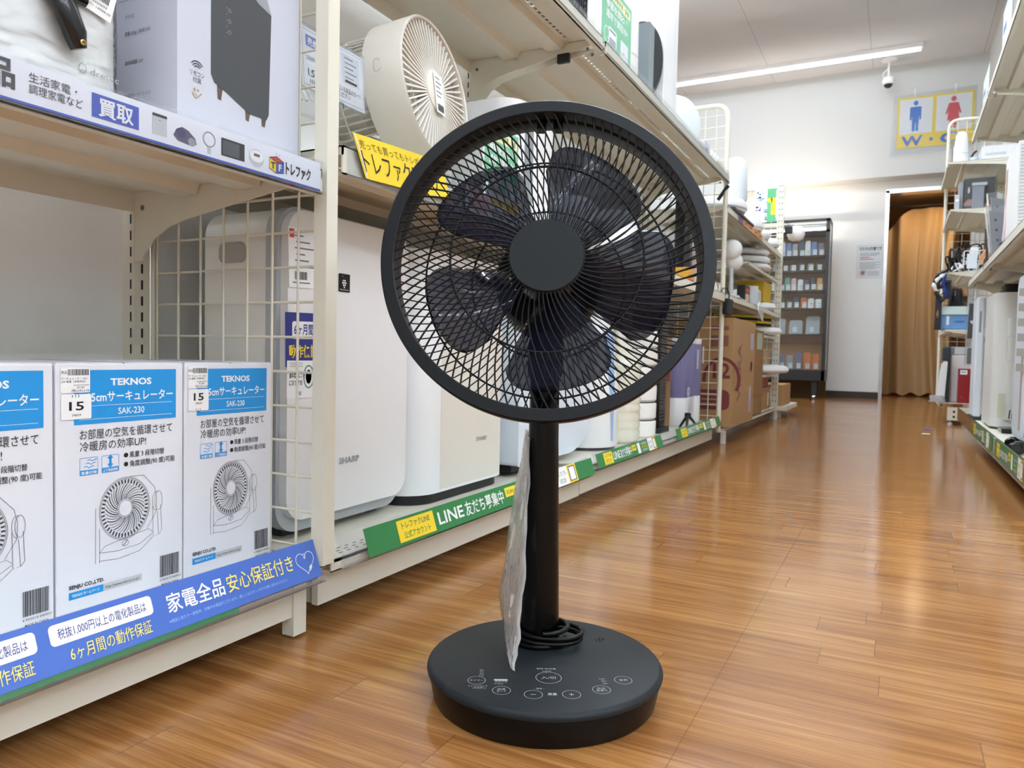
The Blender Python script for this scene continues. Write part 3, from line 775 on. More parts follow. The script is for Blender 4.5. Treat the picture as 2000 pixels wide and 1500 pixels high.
# far bays of the same run
g3 = gondola('gondola_shelf', 'cream shelving bay past the fan with the purple bottle pack at its foot', 1.952, 3.64, XF, XB, 0.118, -0.790, [(0.735, XF + 0.010, 0.040), (1.290, XF + 0.012, 0.036)], 1.9, ups=(False, True), bs=(True, True))
rail(g3, 1.955, 2.60, 1, -0.742, 0.105, 0.150, 0.014); rail(g3, 2.605, 3.63, 1, -0.742, 0.105, 0.150, 0.014); rail(g3, 1.955, 3.63, 1, -0.742, 1.258, 1.305)
b = MB(); b.tube([(-0.80, 3.652, 1.185), (-0.765, 3.652, 1.235), (-0.752, 3.652, 1.250)], 0.009, BLACK, 8); part('bracket_strap', b, g3)
mesh_side(g3, 3.658, -0.765, -1.15, 0.07, 1.635, front_sq=False)
# the stand beyond, with perforated post
g4 = gondola('gondola_shelf', 'cream shelving bay before the end wall with white ceiling lights and cartons', 3.70, 5.55, XF - 0.004, XB, 0.082, None, [(0.742, XF, 0.030), (1.165, XF - 0.002, 0.034)], 1.70, ups=(False, False), bs=(True, True), lip=0.022)
for k in range(2): b = MB(); b.box(-0.772, -0.752, 3.75 + 1.75 * k, 3.79 + 1.75 * k, 0.0, 0.064, CREAM_D); part('foot', b, g4)
b = MB(); b.box(-0.80, -0.755, 5.555, 5.58, 0.0, 1.665, CREAM)
f = face_near(-0.7775, 5.555, 0)
for k in range(38):
    for s in (-0.010, 0.008): b.rect(f, s, 0.12 + k * 0.041, 0.005, 0.014, GREYINK, 0.0006)
part('perforated_post', b, g4)
b = MB()
for z in (1.63, 1.36, 1.255): b.box(-1.15, -0.80, 5.56, 5.575, z, z + 0.028, CREAM)
for k in range(7): b.tube([(-0.84 - 0.05 * k, 5.565, 0.1), (-0.84 - 0.05 * k, 5.565, 1.64)], 0.003, CREAM, 5)
for k in range(26): b.tube([(-0.80, 5.568, 0.14 + 0.058 * k), (-1.15, 5.568, 0.14 + 0.058 * k)], 0.003, CREAM, 5)
part('wire_grid', b, g4)
for (ya, yb, z) in ((4.42, 5.545, 0.985), (4.965, 5.545, 0.585), (4.98, 5.545, 0.325)): shelf(g4, ya, yb, XB + 0.026, -0.782, z, lip=0.024)
# short stub beyond the post
b = MB(); b.box(-0.80, -0.70, 5.62, 6.25, 0.055, 0.085, CREAM); b.box(-0.79, -0.75, 5.7, 5.74, 0, 0.055, CREAM_D); b.box(-0.79, -0.75, 6.1, 6.14, 0, 0.055, CREAM_D)
solo('floor_rack', b, 'low cream floor rack under the small carton before the end wall', 'rack')

# right-hand run
XRF = 0.345
g5 = gondola('gondola_shelf', 'cream shelving along the right wall with white heaters at its foot', 2.45, 4.42, XRF, 0.69, 0.100, 0.368, [(0.925, XRF + 0.016, 0.036), (1.79, XRF, 0.036)], 2.1, bs=(True, True), ups=(True, True), deck_holes=True)
g6 = gondola('gondola_shelf', 'short cream shelving section at the far end of the right-hand run', 4.437, 5.33, XRF, 0.69, 0.100, None, [(0.925, XRF + 0.016, 0.036), (1.79, XRF, 0.036)], 2.1, bs=(True, True), ups=(False, True), deck_holes=True)
for g, a, c in ((g5, 2.47, 3.33), (g5, 3.335, 4.42), (g6, 4.44, 5.32)):
    rail(g, a, c, -1, XRF - 0.012, 0.082, 0.152, 0.0)
# stand with four shelves by the doorway
g7 = gondola('gondola_shelf', 'narrow cream stand by the doorway crowded with cables and boxes', 5.90, 6.75, 0.262, 0.69, 0.150, None, [(0.655, 0.272, 0.028), (1.045, 0.275, 0.030), (1.470, 0.270, 0.030, 0.10), (1.790, 0.245, 0.032, 0.075)], 2.0, ups=(True, True), bs=(True, True), lip=0.03)
b = MB(); b.box(0.31, 0.69, 5.905, 5.93, 0.03, 0.12, CREAM)
f = face_near(0.34, 5.905, 0)
for z in (0.055, 0.09): b.shape(f, ell(0.01, z, 0.008, 0.009, 12), INK)
b.lathe(Fr((0.33, 5.92, 0)), [(0, 0), (0.015, 0), (0.015, 0.012), (0.006, 0.014), (0.006, 0.032)], LGREY, 12)
part('foot', b, g7)
mesh_side(g7, 6.775, 0.281, 0.66, 0.15, 2.31, front_sq=False, pitch=0.06)
# ================================================================== goods on the near bay
BOXW = mat('white_carton', (226, 227, 234), 0.5, vary=0.015, scale=14)
def teknos(y0, w, label, variant):
    """white carton with a blue header and a line drawing of a circulator"""
    x = -0.857; z0 = 0.1065; h = 0.3015; d = 0.20
    t = thing('circulator_box', label, 'box', (x - d / 2, y0 + w / 2, z0), 'circulator cartons on the bottom shelf')
    b = MB(); b.box(x - d, x, y0, y0 + w, z0, z0 + h - 0.002, BOXW); part('carton', b, t, 0.0012)
    b = MB()
    for a in (0.0, 0.5): b.box(x - d + 0.001, x - 0.001, y0 + 0.001 + a * w, y0 + w * (0.497 + a) - 0.0005, z0 + h - 0.0019, z0 + h - 0.0004, BOXW)
    b.box(x - d, x + 0.0002, y0 + w * 0.47, y0 + w * 0.53, z0 + h - 0.0004, z0 + h, CLEAR)
    part('top_flap', b, t)
    f = face_left(x + 0.0002, y0, z0); b = MB()
    def P(u, v): return u * w, (1 - v) * h
    def R(u0, u1, v0, v1, m, e=0.0003): b.rect(f, u0 * w, (1 - v1) * h, (u1 - u0) * w, (v1 - v0) * h, m, e)
    def T(s, u, v, hh, m, uw=None, al='l', bold=0.0, e=0.0006): b.text(f, s, u * w, (1 - v) * h, hh, m, w=(uw * w if uw else None), align=al, bold=bold, e=e)
    R(0.125, 0.935, 0.03, 0.245, CYAN)
    T('TEKNOS', 0.555, 0.092, 0.0085, PAPER, 0.33, 'c', 0.035)
    T('15cmサーキュレーター', 0.905, 0.155, 0.0105, PAPER, 0.68, 'r', 0.015)
    R(0.16, 0.90, 0.172, 0.1735, PAPER, 0.0005); R(0.16, 0.90, 0.225, 0.2265, PAPER, 0.0005)
    T('SAK-230', 0.555, 0.212, 0.0085, PAPER, 0.21, 'c', 0.01)
    T('お部屋の空気を循環させて', 0.165, 0.302, 0.0098, INK, 0.735)
    T('冷暖房の効率UP!', 0.165, 0.350, 0.0098, INK, 0.51)
    for u, s in ((0.165, '風量切替'), (0.325, '上下角度調節')):
        b.line(f, [(a + (u + 0.065) * w, c + (1 - 0.412) * h) for a, c in rrect(0.130 * w, 0.068 * h, 0.0015)], 0.0005, CYAN, True)
        R(u, u + 0.13, 0.427, 0.447, CYAN, 0.0004); T(s, u + 0.065, 0.443, 0.0030, PAPER, 0.115, 'c', 0.01, 0.0007)
    for k in range(3):
        b.line(f, [((0.195 + 0.012 * k + 0.018 * q) * w, (1 - 0.415 + 0.013 * k + 0.0045 * math.sin(q * 2.2)) * h) for q in range(5)], 0.0009, CYAN)
    c = (0.39 * w, (1 - 0.402) * h)
    b.shape(f, [(c[0] - 0.0015, c[1] - 0.004), (c[0] + 0.0015, c[1] - 0.004), (c[0] + 0.0015, c[1] + 0.004), (c[0] - 0.0015, c[1] + 0.004)], CYAN)
    for s in (-1, 1): b.shape(f, [(c[0] - 0.004 * s, c[1] + s * 0.0035), (c[0] + 0.004 * s, c[1] + s * 0.0035), (c[0], c[1] + s * 0.0082)], CYAN)
    for v, s, uw in ((0.396, '風量 3 段階切替', 0.29), (0.434, '角度調整(90 度)可能', 0.385)):
        b.shape(f, ell(0.512 * w, (1 - v + 0.010) * h, 0.0030, 0.0030, 14), INK); T(s, 0.54, v, 0.0062, INK, uw, bold=0.006)
    # line drawing
    cx, cy, rx, ry = 0.505 * w, (1 - 0.608) * h, 0.200 * w, 0.130 * h; LW = 0.00045
    for q in (1.0, 0.955): b.line(f, ell(cx, cy, rx * q, ry * q, 48), LW, INK, True)
    for k in range(44):
        a = 2 * PI * k / 44
        b.line(f, [(cx + rx * 0.93 * math.cos(a), cy + ry * 0.93 * math.sin(a)), (cx + rx * 0.80 * math.cos(a), cy + ry * 0.80 * math.sin(a))], 0.0020, DGREY)
    for k in range(36):
        a = 2 * PI * k / 36
        b.line(f, [(cx + rx * q * math.cos(a - (q - 0.3) * 1.3), cy + ry * q * math.sin(a - (q - 0.3) * 1.3)) for q in (0.30, 0.42, 0.54, 0.66, 0.78)], 0.0007 if k % 3 else 0.0012, DGREY)
    b.shape(f, ell(cx, cy, rx * 0.265, ry * 0.265, 24), BOXW, 0.0007); b.line(f, ell(cx, cy, rx * 0.265, ry * 0.265, 24), LW, INK, True, 0.0008)
    b.line(f, [(cx + 0.006, cy + ry), (cx + rx * 0.75, cy + ry * 0.98), (cx + rx * 1.20, cy + ry * 0.55), (cx + rx * 1.30, cy + ry * 0.15), (cx + rx * 1.28, cy - ry * 0.3), (cx + rx * 0.9, cy - ry * 0.8)], LW, INK)
    b.line(f, ell(cx + rx * 1.38, cy - ry * 0.02 + 0.003, 0.0055, 0.0125, 24), LW, INK, True); b.line(f, ell(cx + rx * 1.28, cy + 0.002, 0.0055, 0.0125, 20, 60, 280), LW, INK)
    xl, xr, yb = cx - rx * 1.14, cx + rx * 1.30, (1 - 0.812) * h
    b.line(f, [(xl, cy + 0.006), (xl, yb), (xl + 0.005, yb), (xl + 0.005, cy - 0.02)], LW, INK)
    b.line(f, [(xr - 0.006, cy - 0.004), (xr - 0.005, yb + 0.017), (xr + 0.004, yb + 0.019), (xr + 0.0075, yb + 0.024), (xr + 0.006, cy - 0.004)], LW, INK)
    b.line(f, [(xr + 0.001, cy - 0.012), (xr + 0.003, yb + 0.019)], LW, INK)
    b.line(f, [(xl + 0.005, yb + 0.012), (xl + 0.012, yb + 0.019), (xr - 0.012, yb + 0.029), (xr - 0.006, yb + 0.024)], LW, INK)
    b.line(f, [(xl + 0.005, yb + 0.012), (cx - 0.01, yb + 0.0095), (cx + 0.02, yb + 0.012), (xr - 0.006, yb + 0.022)], LW, INK)
    b.line(f, [(xl + 0.005, yb + 0.002), (cx - 0.01, yb - 0.0005), (cx + 0.02, yb + 0.003), (xr - 0.006, yb + 0.017)], LW, INK)
    b.line(f, ell(cx, yb + 0.0175, 0.0045, 0.0036, 16), LW, INK, True); b.line(f, [(cx - 0.002, yb + 0.015), (cx + 0.003, yb + 0.021)], 0.0008, INK)
    # small print and bar code
    T('SENJU CO.,LTD.', 0.085, 0.890, 0.0046, INK, 0.255, bold=0.03)
    R(0.085, 0.335, 0.903, 0.932, CYAN); T('TEKNOS ホームページ', 0.205, 0.923, 0.0035, PAPER, 0.20, 'c', 0.01)
    R(0.337, 0.64, 0.903, 0.932, LGREY); T('http://www.teknos.co.jp/', 0.485, 0.923, 0.0035, INK, 0.27, 'c')
    rnd = random.Random(3); q = 0.795
    while q < 0.965:
        ww = rnd.choice((0.003, 0.004, 0.007)); R(q, q + ww, 0.850, 0.945, INK); q += ww + rnd.choice((0.003, 0.005))
    T('4 955014 043931', 0.885, 0.962, 0.0030, INK, 0.19, 'c'); T('MADE IN CHINA', 0.885, 0.985, 0.0033, INK, 0.155, 'c', 0.01)
    part('printed_front', b, t)
    # price stickers
    if variant is not None:
        b = MB(); g = f.at(0.03 * w, (1 - 0.118) * h, 0.0008)
        b.prism(g, rrect(0.205 * w, 0.098 * h, 0.0015, 3, 0.105 * w, 0.049 * h), 0, 0.0003, PAPER)
        q = 0.05 * w
        while q < 0.195 * w:
            ww = rnd.choice((0.0005, 0.0008, 0.0012)); b.rect(g, q, 0.068 * h, ww, 0.024 * h, INK, 0.0005); q += ww + 0.0006
        b.text(g, '売品', 0.004 * w, 0.075 * h, 0.0028, INK, e=0.0005)
        b.text(g, 'サーキュレーター SAK-', 0.005 * w, 0.052 * h, 0.0024, INK, w=0.185 * w, e=0.0005); b.text(g, '230 箱傷（未使用品）', 0.005 * w, 0.040 * h, 0.0024, INK, w=0.17 * w, e=0.0005)
        b.rect(g, 0.09 * w, 0.029 * h, 0.11 * w, 0.0005, INK, 0.0005)
        b.text(g, '¥2,380', 0.14 * w, 0.017 * h, 0.0024, INK, align='c', e=0.0005); b.text(g, '(税込¥2,618)', 0.14 * w, 0.004 * h, 0.0026, INK, w=0.13 * w, align='c', e=0.0005)
        part('price_sticker', b, t)
        b = MB(); g = f.at(0.034 * w, (1 - 0.222) * h, 0.0010)
        b.prism(g, rrect(0.212 * w, 0.098 * h, 0.002, 3, 0.106 * w, 0.049 * h), 0, 0.0003, PAPER)
        yv = 0.036 if variant == 0 else 0.048
        b.text(g, '15', 0.106 * w, yv * h, 0.0105, INK, w=0.105 * w, align='c', bold=0.02, e=0.0005)
        b.text(g, '398009', 0.106 * w, (0.012 if variant == 0 else 0.030) * h, 0.0028, INK, align='c', e=0.0005)
        for k in range(3): b.rect(g, (0.075 + 0.022 * k) * w, (0.086 if variant == 0 else 0.0) * h, 0.0008, 0.010 * h, INK, 0.0005)
        part('number_sticker', b, t)
    return t
teknos(0.342, 0.170, 'white circulator carton cut off by the left edge of the picture', None)
teknos(0.5145, 0.1715, 'middle white circulator carton with the number sticker just under its bar code', 0)
teknos(0.6885, 0.1575, 'right-hand white circulator carton nearest the wire end panel', 1)

# ------------------------------------------------------------------ strip signs in the rails
def blue_strip():
    lean = Vector((-0.022, 0, 0.0575)); f = Fr((-0.7378, 0, 0.0905), Y, lean)
    b = MB(); b.fbox(f, -0.15, 0.834, 0.007, 0.0615, -0.0006, 0.0, BLUE)
    WHT = PAPER; YL = mat('pale_yellow_letters', (250, 228, 110), 0.5)
    for o in (0.0, -0.130):
        b.shape(f, rrect(0.117, 0.0215, 0.0048, 4, 0.5035 + o, 0.0440), WHT, 0.0004)
        b.text(f, '税抜1,000円以上の電化製品は', 0.5035 + o, 0.0395, 0.0088, NAVY, w=0.100, align='c', e=0.0007)
        b.text(f, '6ヶ月間の動作保証', 0.5085 + o, 0.0150, 0.0118, YL, w=0.094, align='c', e=0.0007)
    b.text(f, '家電全品', 0.580, 0.0290, 0.0180, WHT, w=0.083, bold=0.012, e=0.0007)
    b.text(f, '安心保証付き', 0.668, 0.0290, 0.0180, YL, w=0.116, bold=0.004, e=0.0007)
    b.text(f, '※保証にあたり一部条件、対象外の商品がございます。詳しくはスタッフまでお問い合わせください。', 0.578, 0.0165, 0.0034, mat('pale_blue_letters', (170, 196, 240), 0.5), w=0.190, e=0.0007)
    hx, hy, s = 0.808, 0.034, 0.0145
    b.line(f, [(hx + s * 0.075 * 16 * math.sin(a) ** 3, hy + s * 0.075 * (13 * math.cos(a) - 5 * math.cos(2 * a) - 2 * math.cos(3 * a) - math.cos(4 * a))) for a in [0.02 + (2 * PI - 0.5) * k / 40 for k in range(41)]], 0.0009, WHT, e=0.0007)
    b.line(f, ell(hx, hy + 0.008, 0.0018, 0.0038, 14), 0.0007, WHT, True, 0.0007)
    b.line(f, [(hx + 0.005, hy - 0.011), (hx + 0.010, hy - 0.008)], 0.004, WHT, e=0.0007); b.line(f, [(hx + 0.004, hy - 0.015), (hx + 0.006, hy - 0.012)], 0.001, WHT, e=0.0007); b.line(f, [(hx + 0.007, hy - 0.014), (hx + 0.0085, hy - 0.011)], 0.001, WHT, e=0.0007)
    solo('shelf_sign', b, 'blue warranty strip sign with a white heart under the circulator cartons', 'sign', 'strip signs in the shelf rails')
    b = MB(); f2 = Fr((-0.7392, 0, 0.0905), Y, lean)
    b.fbox(f2, -0.15, 0.375, 0.0, 0.02, -0.0005, 0.0, GREEN); b.fbox(f2, 0.376, 0.678, 0.0, 0.02, -0.0005, 0.0, GREEN)
    solo('shelf_sign', b, 'green strip showing only as a thin edge below the blue warranty sign', 'sign', 'strip signs in the shelf rails')
blue_strip()

def white_strip():
    f = face_left(-0.7468, 0, 0.6555); b = MB()
    b.fbox(f, -0.15, 0.828, 0.0, 0.0405, -0.0006, 0.0, mat('sign_white', (232, 233, 240), 0.4)); b.rect(f, -0.15, 0.0, 0.978, 0.0032, RAILB)
    b.text(f, '商品', 0.360, 0.0145, 0.0215, DGREY, w=0.052, bold=0.03, e=0.0007)
    b.text(f, '生活家電・', 0.4245, 0.0245, 0.0074, DGREY, w=0.047, e=0.0007); b.text(f, '調理家電など', 0.4245, 0.0135, 0.0074, DGREY, w=0.053, e=0.0007)
    b.rect(f, 0.487, 0.009, 0.0535, 0.0245, RAILB); b.text(f, '買取', 0.5138, 0.0135, 0.0150, PAPER, w=0.040, align='c', bold=0.025, e=0.0008)
    # little pictures of appliances
    b.rect(f, 0.557, 0.0105, 0.0185, 0.0235, LGREY); b.rect(f, 0.557, 0.0305, 0.0185, 0.003, INK, 0.0006); b.rect(f, 0.5655, 0.0265, 0.0015, 0.001, INK, 0.0006)
    b.shape(f, [(0.584, 0.016), (0.590, 0.011), (0.604, 0.0095), (0.616, 0.0125), (0.614, 0.019), (0.604, 0.026), (0.596, 0.028), (0.588, 0.024)], mat('vacuum_picture', (92, 88, 110), 0.5)); b.shape(f, ell(0.609, 0.014, 0.0055, 0.0048, 16), GREY, 0.0006); b.shape(f, ell(0.5945, 0.021, 0.0062, 0.0058, 16), mat('vacuum_bin', (60, 62, 110), 0.4), 0.0006)
    b.line(f, ell(0.634, 0.0235, 0.0085, 0.0085, 28), 0.0016, GREY, True); b.fbox(f, 0.6315, 0.6365, 0.0065, 0.015, 0, 0.0004, LGREY)
    b.rect(f, 0.652, 0.0095, 0.0365, 0.0215, INK); b.rect(f, 0.654, 0.0115, 0.026, 0.0170, mat('oven_glass', (74, 82, 86), 0.3), 0.0006)
    b.shape(f, ell(0.7085, 0.019, 0.0125, 0.0115, 24), LGREY); b.shape(f, ell(0.7085, 0.0215, 0.0115, 0.0075, 24), PAPER, 0.0006); b.rect(f, 0.7035, 0.021, 0.010, 0.0035, mat('oven_label', (120, 84, 76), 0.5), 0.0008)
    # shop mark: a cube with T and F
    b.shape(f, [(0.7305, 0.012), (0.7425, 0.0075), (0.7425, 0.0215), (0.7305, 0.026)], YELLOW); b.shape(f, [(0.7425, 0.0075), (0.7560, 0.010), (0.7560, 0.0245), (0.7425, 0.0215)], RAILB); b.shape(f, [(0.7305, 0.026), (0.7425, 0.0215), (0.7560, 0.0245), (0.7435, 0.0295)], RED)
    b.line(f, [(0.7305, 0.012), (0.7425, 0.0075), (0.7560, 0.010), (0.7560, 0.0245), (0.7435, 0.0295), (0.7305, 0.026)], 0.0008, INK, True, 0.0007); b.line(f, [(0.7305, 0.026), (0.7425, 0.0215), (0.7560, 0.0245)], 0.0008, INK, False, 0.0008); b.line(f, [(0.7425, 0.0215), (0.7425, 0.0075)], 0.0008, INK, False, 0.0008)
    b.text(f, 'T', 0.7365, 0.0125, 0.0085, INK, align='c', bold=0.04, e=0.0009); b.text(f, 'F', 0.7492, 0.0118, 0.0085, PAPER, align='c', bold=0.04, e=0.0009)
    b.line(f, [(0.7435, 0.031), (0.742, 0.0345)], 0.0005, INK, e=0.0007); b.line(f, [(0.747, 0.031), (0.7485, 0.033)], 0.0005, INK, e=0.0007)
    b.text(f, 'トレファク', 0.760, 0.0115, 0.0132, INK, w=0.048, bold=0.035, e=0.0007)
    solo('shelf_sign', b, 'white buy-back strip sign with little appliance pictures on the upper left shelf', 'sign', 'strip signs in the shelf rails')
white_strip()

# ------------------------------------------------------------------ upper near shelf
def thermo():
    x, y0, y1, z0 = -0.812, 0.33, 0.577, 0.6915; cx, cy = x - 0.115, (y0 + y1) / 2
    t = thing('electric_kettle', 'white electric kettle wrapped in clear film with black spout lever, upper left', 'kettle', (cx, cy, z0))
    b = MB(); b.prism(Fr((cx, cy, z0), X, Y), rrect(0.23, y1 - y0, 0.045, 8), 0, 0.34, WHITE, True); part('body', b, t, 0.003)
    f = face_left(x, y1, z0)
    b = MB(); g = Fr((x + 0.0015, y1 - 0.060, z0 + 0.026), Y, Z)
    b.text(g, 'dretec', 0.010, 0.012, 0.0078, GREY, w=0.034, e=0.0004); b.line(g, ell(0.001, 0.016, 0.0042, 0.0052, 18, 100, 430), 0.0007, GREY); b.line(g, [(-0.0005, 0.0215), (0.002, 0.023)], 0.0007, GREY)
    part('maker_mark', b, t)
    b = MB()
    P = [(x - 0.004, 0.4795, z0 + 0.128), (x + 0.012, 0.4815, z0 + 0.112), (x + 0.017, 0.490, z0 + 0.092), (x + 0.017, 0.500, z0 + 0.070), (x + 0.014, 0.506, z0 + 0.056)]
    rings = []
    for i, p in enumerate(P):
        w, hh = (0.013, 0.010) if i < 4 else (0.009, 0.007)
        dv = (Vector(P[min(i + 1, 4)]) - Vector(P[max(i - 1, 0)])).normalized(); sv = X; cv = dv.cross(sv).normalized()
        rings.append([Vector(p) + cv * (w * math.cos(a)) + sv * (hh * math.sin(a)) for a in [2 * PI * k / 14 for k in range(14)]])
    b.loft(rings, BLACKG)
    b.loft([[Vector((x + 0.010, 0.4835 + dy, z0 + 0.112 + 0.0075 * math.sin(a))) + X * (0.0075 * math.cos(a)) for a in [2 * PI * k / 10 for k in range(10)]] for dy in (0.0, 0.012, 0.030, 0.032)], BLACKG)
    part('spout_lever', b, t)
    b = MB(); b.lathe(Fr((x + 0.0225, 0.505, z0 + 0.0615), Y, Z), [(0.0032, 0), (0.0032, 0.0015), (0.0016, 0.002), (0.0015, 0.0005), (0, 0.0005)], mat('brass', (180, 150, 90), 0.3, metal=0.9), 14); part('pin', b, t)
    b = MB(); f3 = Fr((x + 0.004, 0.502, z0 + 0.112), (0.0, 1, -0.20), (0.1, 0.18, 1))
    b.fbox(f3, 0, 0.048, 0, 0.075, 0, 0.0006, PAPER)
    rnd = random.Random(8); q = 0.010
    while q < 0.040: ww = rnd.choice((0.0006, 0.001, 0.0014)); b.rect(f3, q, 0.016, ww, 0.03, INK, 0.0009); q += ww + 0.0007
    b.text(f3, '4560122650093', 0.009, 0.0108, 0.0028, INK, w=0.031, e=0.0009); b.text(f3, '190-20871-16504-00', 0.006, 0.006, 0.0026, INK, w=0.040, e=0.0009)
    part('price_tag', b, t)
    b = MB(); pts = rrect(0.236, y1 - y0 + 0.006, 0.047, 8); rings = []
    for k in range(15):
        z = z0 + 0.002 + 0.34 * k / 14
        rings.append([Vector((cx + px * (1 + 0.004 * math.sin(z * 90 + i)), cy + py * (1 + 0.004 * math.sin(z * 70 + i * 2)), z)) for i, (px, py) in enumerate(pts)])
    b.loft(rings, film('wrinkled_wrap', (248, 250, 250), 0.04, 0.12, 0.6, 0.9, 34, (0.5, 0.6, 1.6)), cap=False); part('clear_wrap', b, t)
thermo()
def purifier_box():
    x, y0, y1, z0, zt = -0.802, 0.6325, 0.842, 0.6915, 1.06; d = 0.16
    BX = mat('grey_carton', (196, 198, 210), 0.45, vary=0.02, scale=6); SIDE = mat('lilac_carton', (206, 206, 220), 0.45, vary=0.02, scale=6)
    t = thing('purifier_box', 'pale grey carton printed with a dark purifier, upper left shelf', 'box', (x - d / 2, (y0 + y1) / 2, z0))
    b = MB(); b.box(x - d, x, y0, y1, z0, zt, BX); part('carton', b, t, 0.001)
    f = face_left(x + 0.0002, y0, z0); b = MB()
    DG = mat('printed_charcoal', (66, 68, 72), 0.45, vary=0.02); TOPG = mat('printed_lid', (150, 152, 160), 0.4); LEG = mat('printed_walnut', (92, 76, 64), 0.5)
    B = [(0.0505, 0.26), (0.0505, 0.0905), (0.056, 0.081), (0.075, 0.0745), (0.115, 0.0575), (0.146, 0.058), (0.150, 0.066), (0.1535, 0.205), (0.130, 0.212), (0.100, 0.232)]
    b.shape(f, B, DG); b.shape(f, [(0.0505, 0.26), (0.100, 0.232), (0.130, 0.212), (0.1535, 0.205), (0.140, 0.236), (0.100, 0.268)], TOPG, 0.0006)
    b.shape(f, [(0.088, 0.256), (0.128, 0.226), (0.134, 0.230), (0.096, 0.262)], LEG, 0.0008)
    for a in (0.066, 0.113, 0.142): b.shape(f, [(a - 0.006, 0.085 - (a > 0.1) * 0.02), (a - 0.0045, 0.062 - (a > 0.1) * 0.014), (a + 0.001, 0.061 - (a > 0.1) * 0.014), (a + 0.004, 0.080 - (a > 0.1) * 0.018)], LEG, 0.0001)
    for k in range(3): b.line(f, ell(0.080, 0.182 - 0.014 * k, 0.0022, 0.0022, 12), 0.0003, LGREY, True, 0.0006)
    for k in range(5): b.shape(f, ell(0.0755, 0.184 - 0.008 * k, 0.0005, 0.0005, 8), LGREY, 0.0006)
    for k in range(3): b.line(f, ell(0.029, 0.088, 0.0045 + 0.003 * k, 0.0045 + 0.003 * k, 12, 35, 145), 0.0013, DGREY)
    b.text(f, 'リモコン', 0.029, 0.080, 0.0055, DGREY, w=0.022, align='c'); b.text(f, '付属', 0.029, 0.072, 0.0055, DGREY, w=0.012, align='c')
    GOLD = mat('gold_print', (176, 144, 92), 0.4)
    b.shape(f, ell(0.0255, 0.0625, 0.002, 0.002, 12), GOLD); b.shape(f, ell(0.0305, 0.0625, 0.0015, 0.0015, 12), GOLD); b.line(f, [(0.0215, 0.058), (0.0275, 0.052), (0.033, 0.057), (0.036, 0.060)], 0.0013, GOLD); b.line(f, [(0.026, 0.058), (0.029, 0.055)], 0.001, GOLD)
    part('printed_front', b, t)
    g = face_near(x - d, y0 - 0.0002, z0); b = MB(); b.rect(g, 0.0, 0.0, d, zt - z0, SIDE, 0.0001)
    b.line(g, [(0.05, 0.180), (d - 0.01, 0.180)], 0.0005, INK)
    for a in (0.065, 0.096, 0.126): b.shape(g, rrect(0.016, 0.03, 0.002, 3, a, 0.205), INK if a != 0.096 else GREY)
    for v, s, ww in ((0.166, 'プラス', 0.018), (0.145, '質量 6.3kg（本体のみ）', 0.05), (0.108, '適用床面積 12m²', 0.036), (0.088, '', 0.01), (0.066, '抗菌カートリッジ', 0.05), (0.058, '（消耗品）', 0.028)):
        if s: b.text(g, s, 0.062, v - 0.01, 0.0045, DGREY, w=ww)
    for k in range(3): b.rect(g, 0.062, 0.030 - 0.006 * k, 0.07 - 0.02 * (k == 2), 0.0014, GREYINK)
    part('printed_side', b, t)
purifier_box()
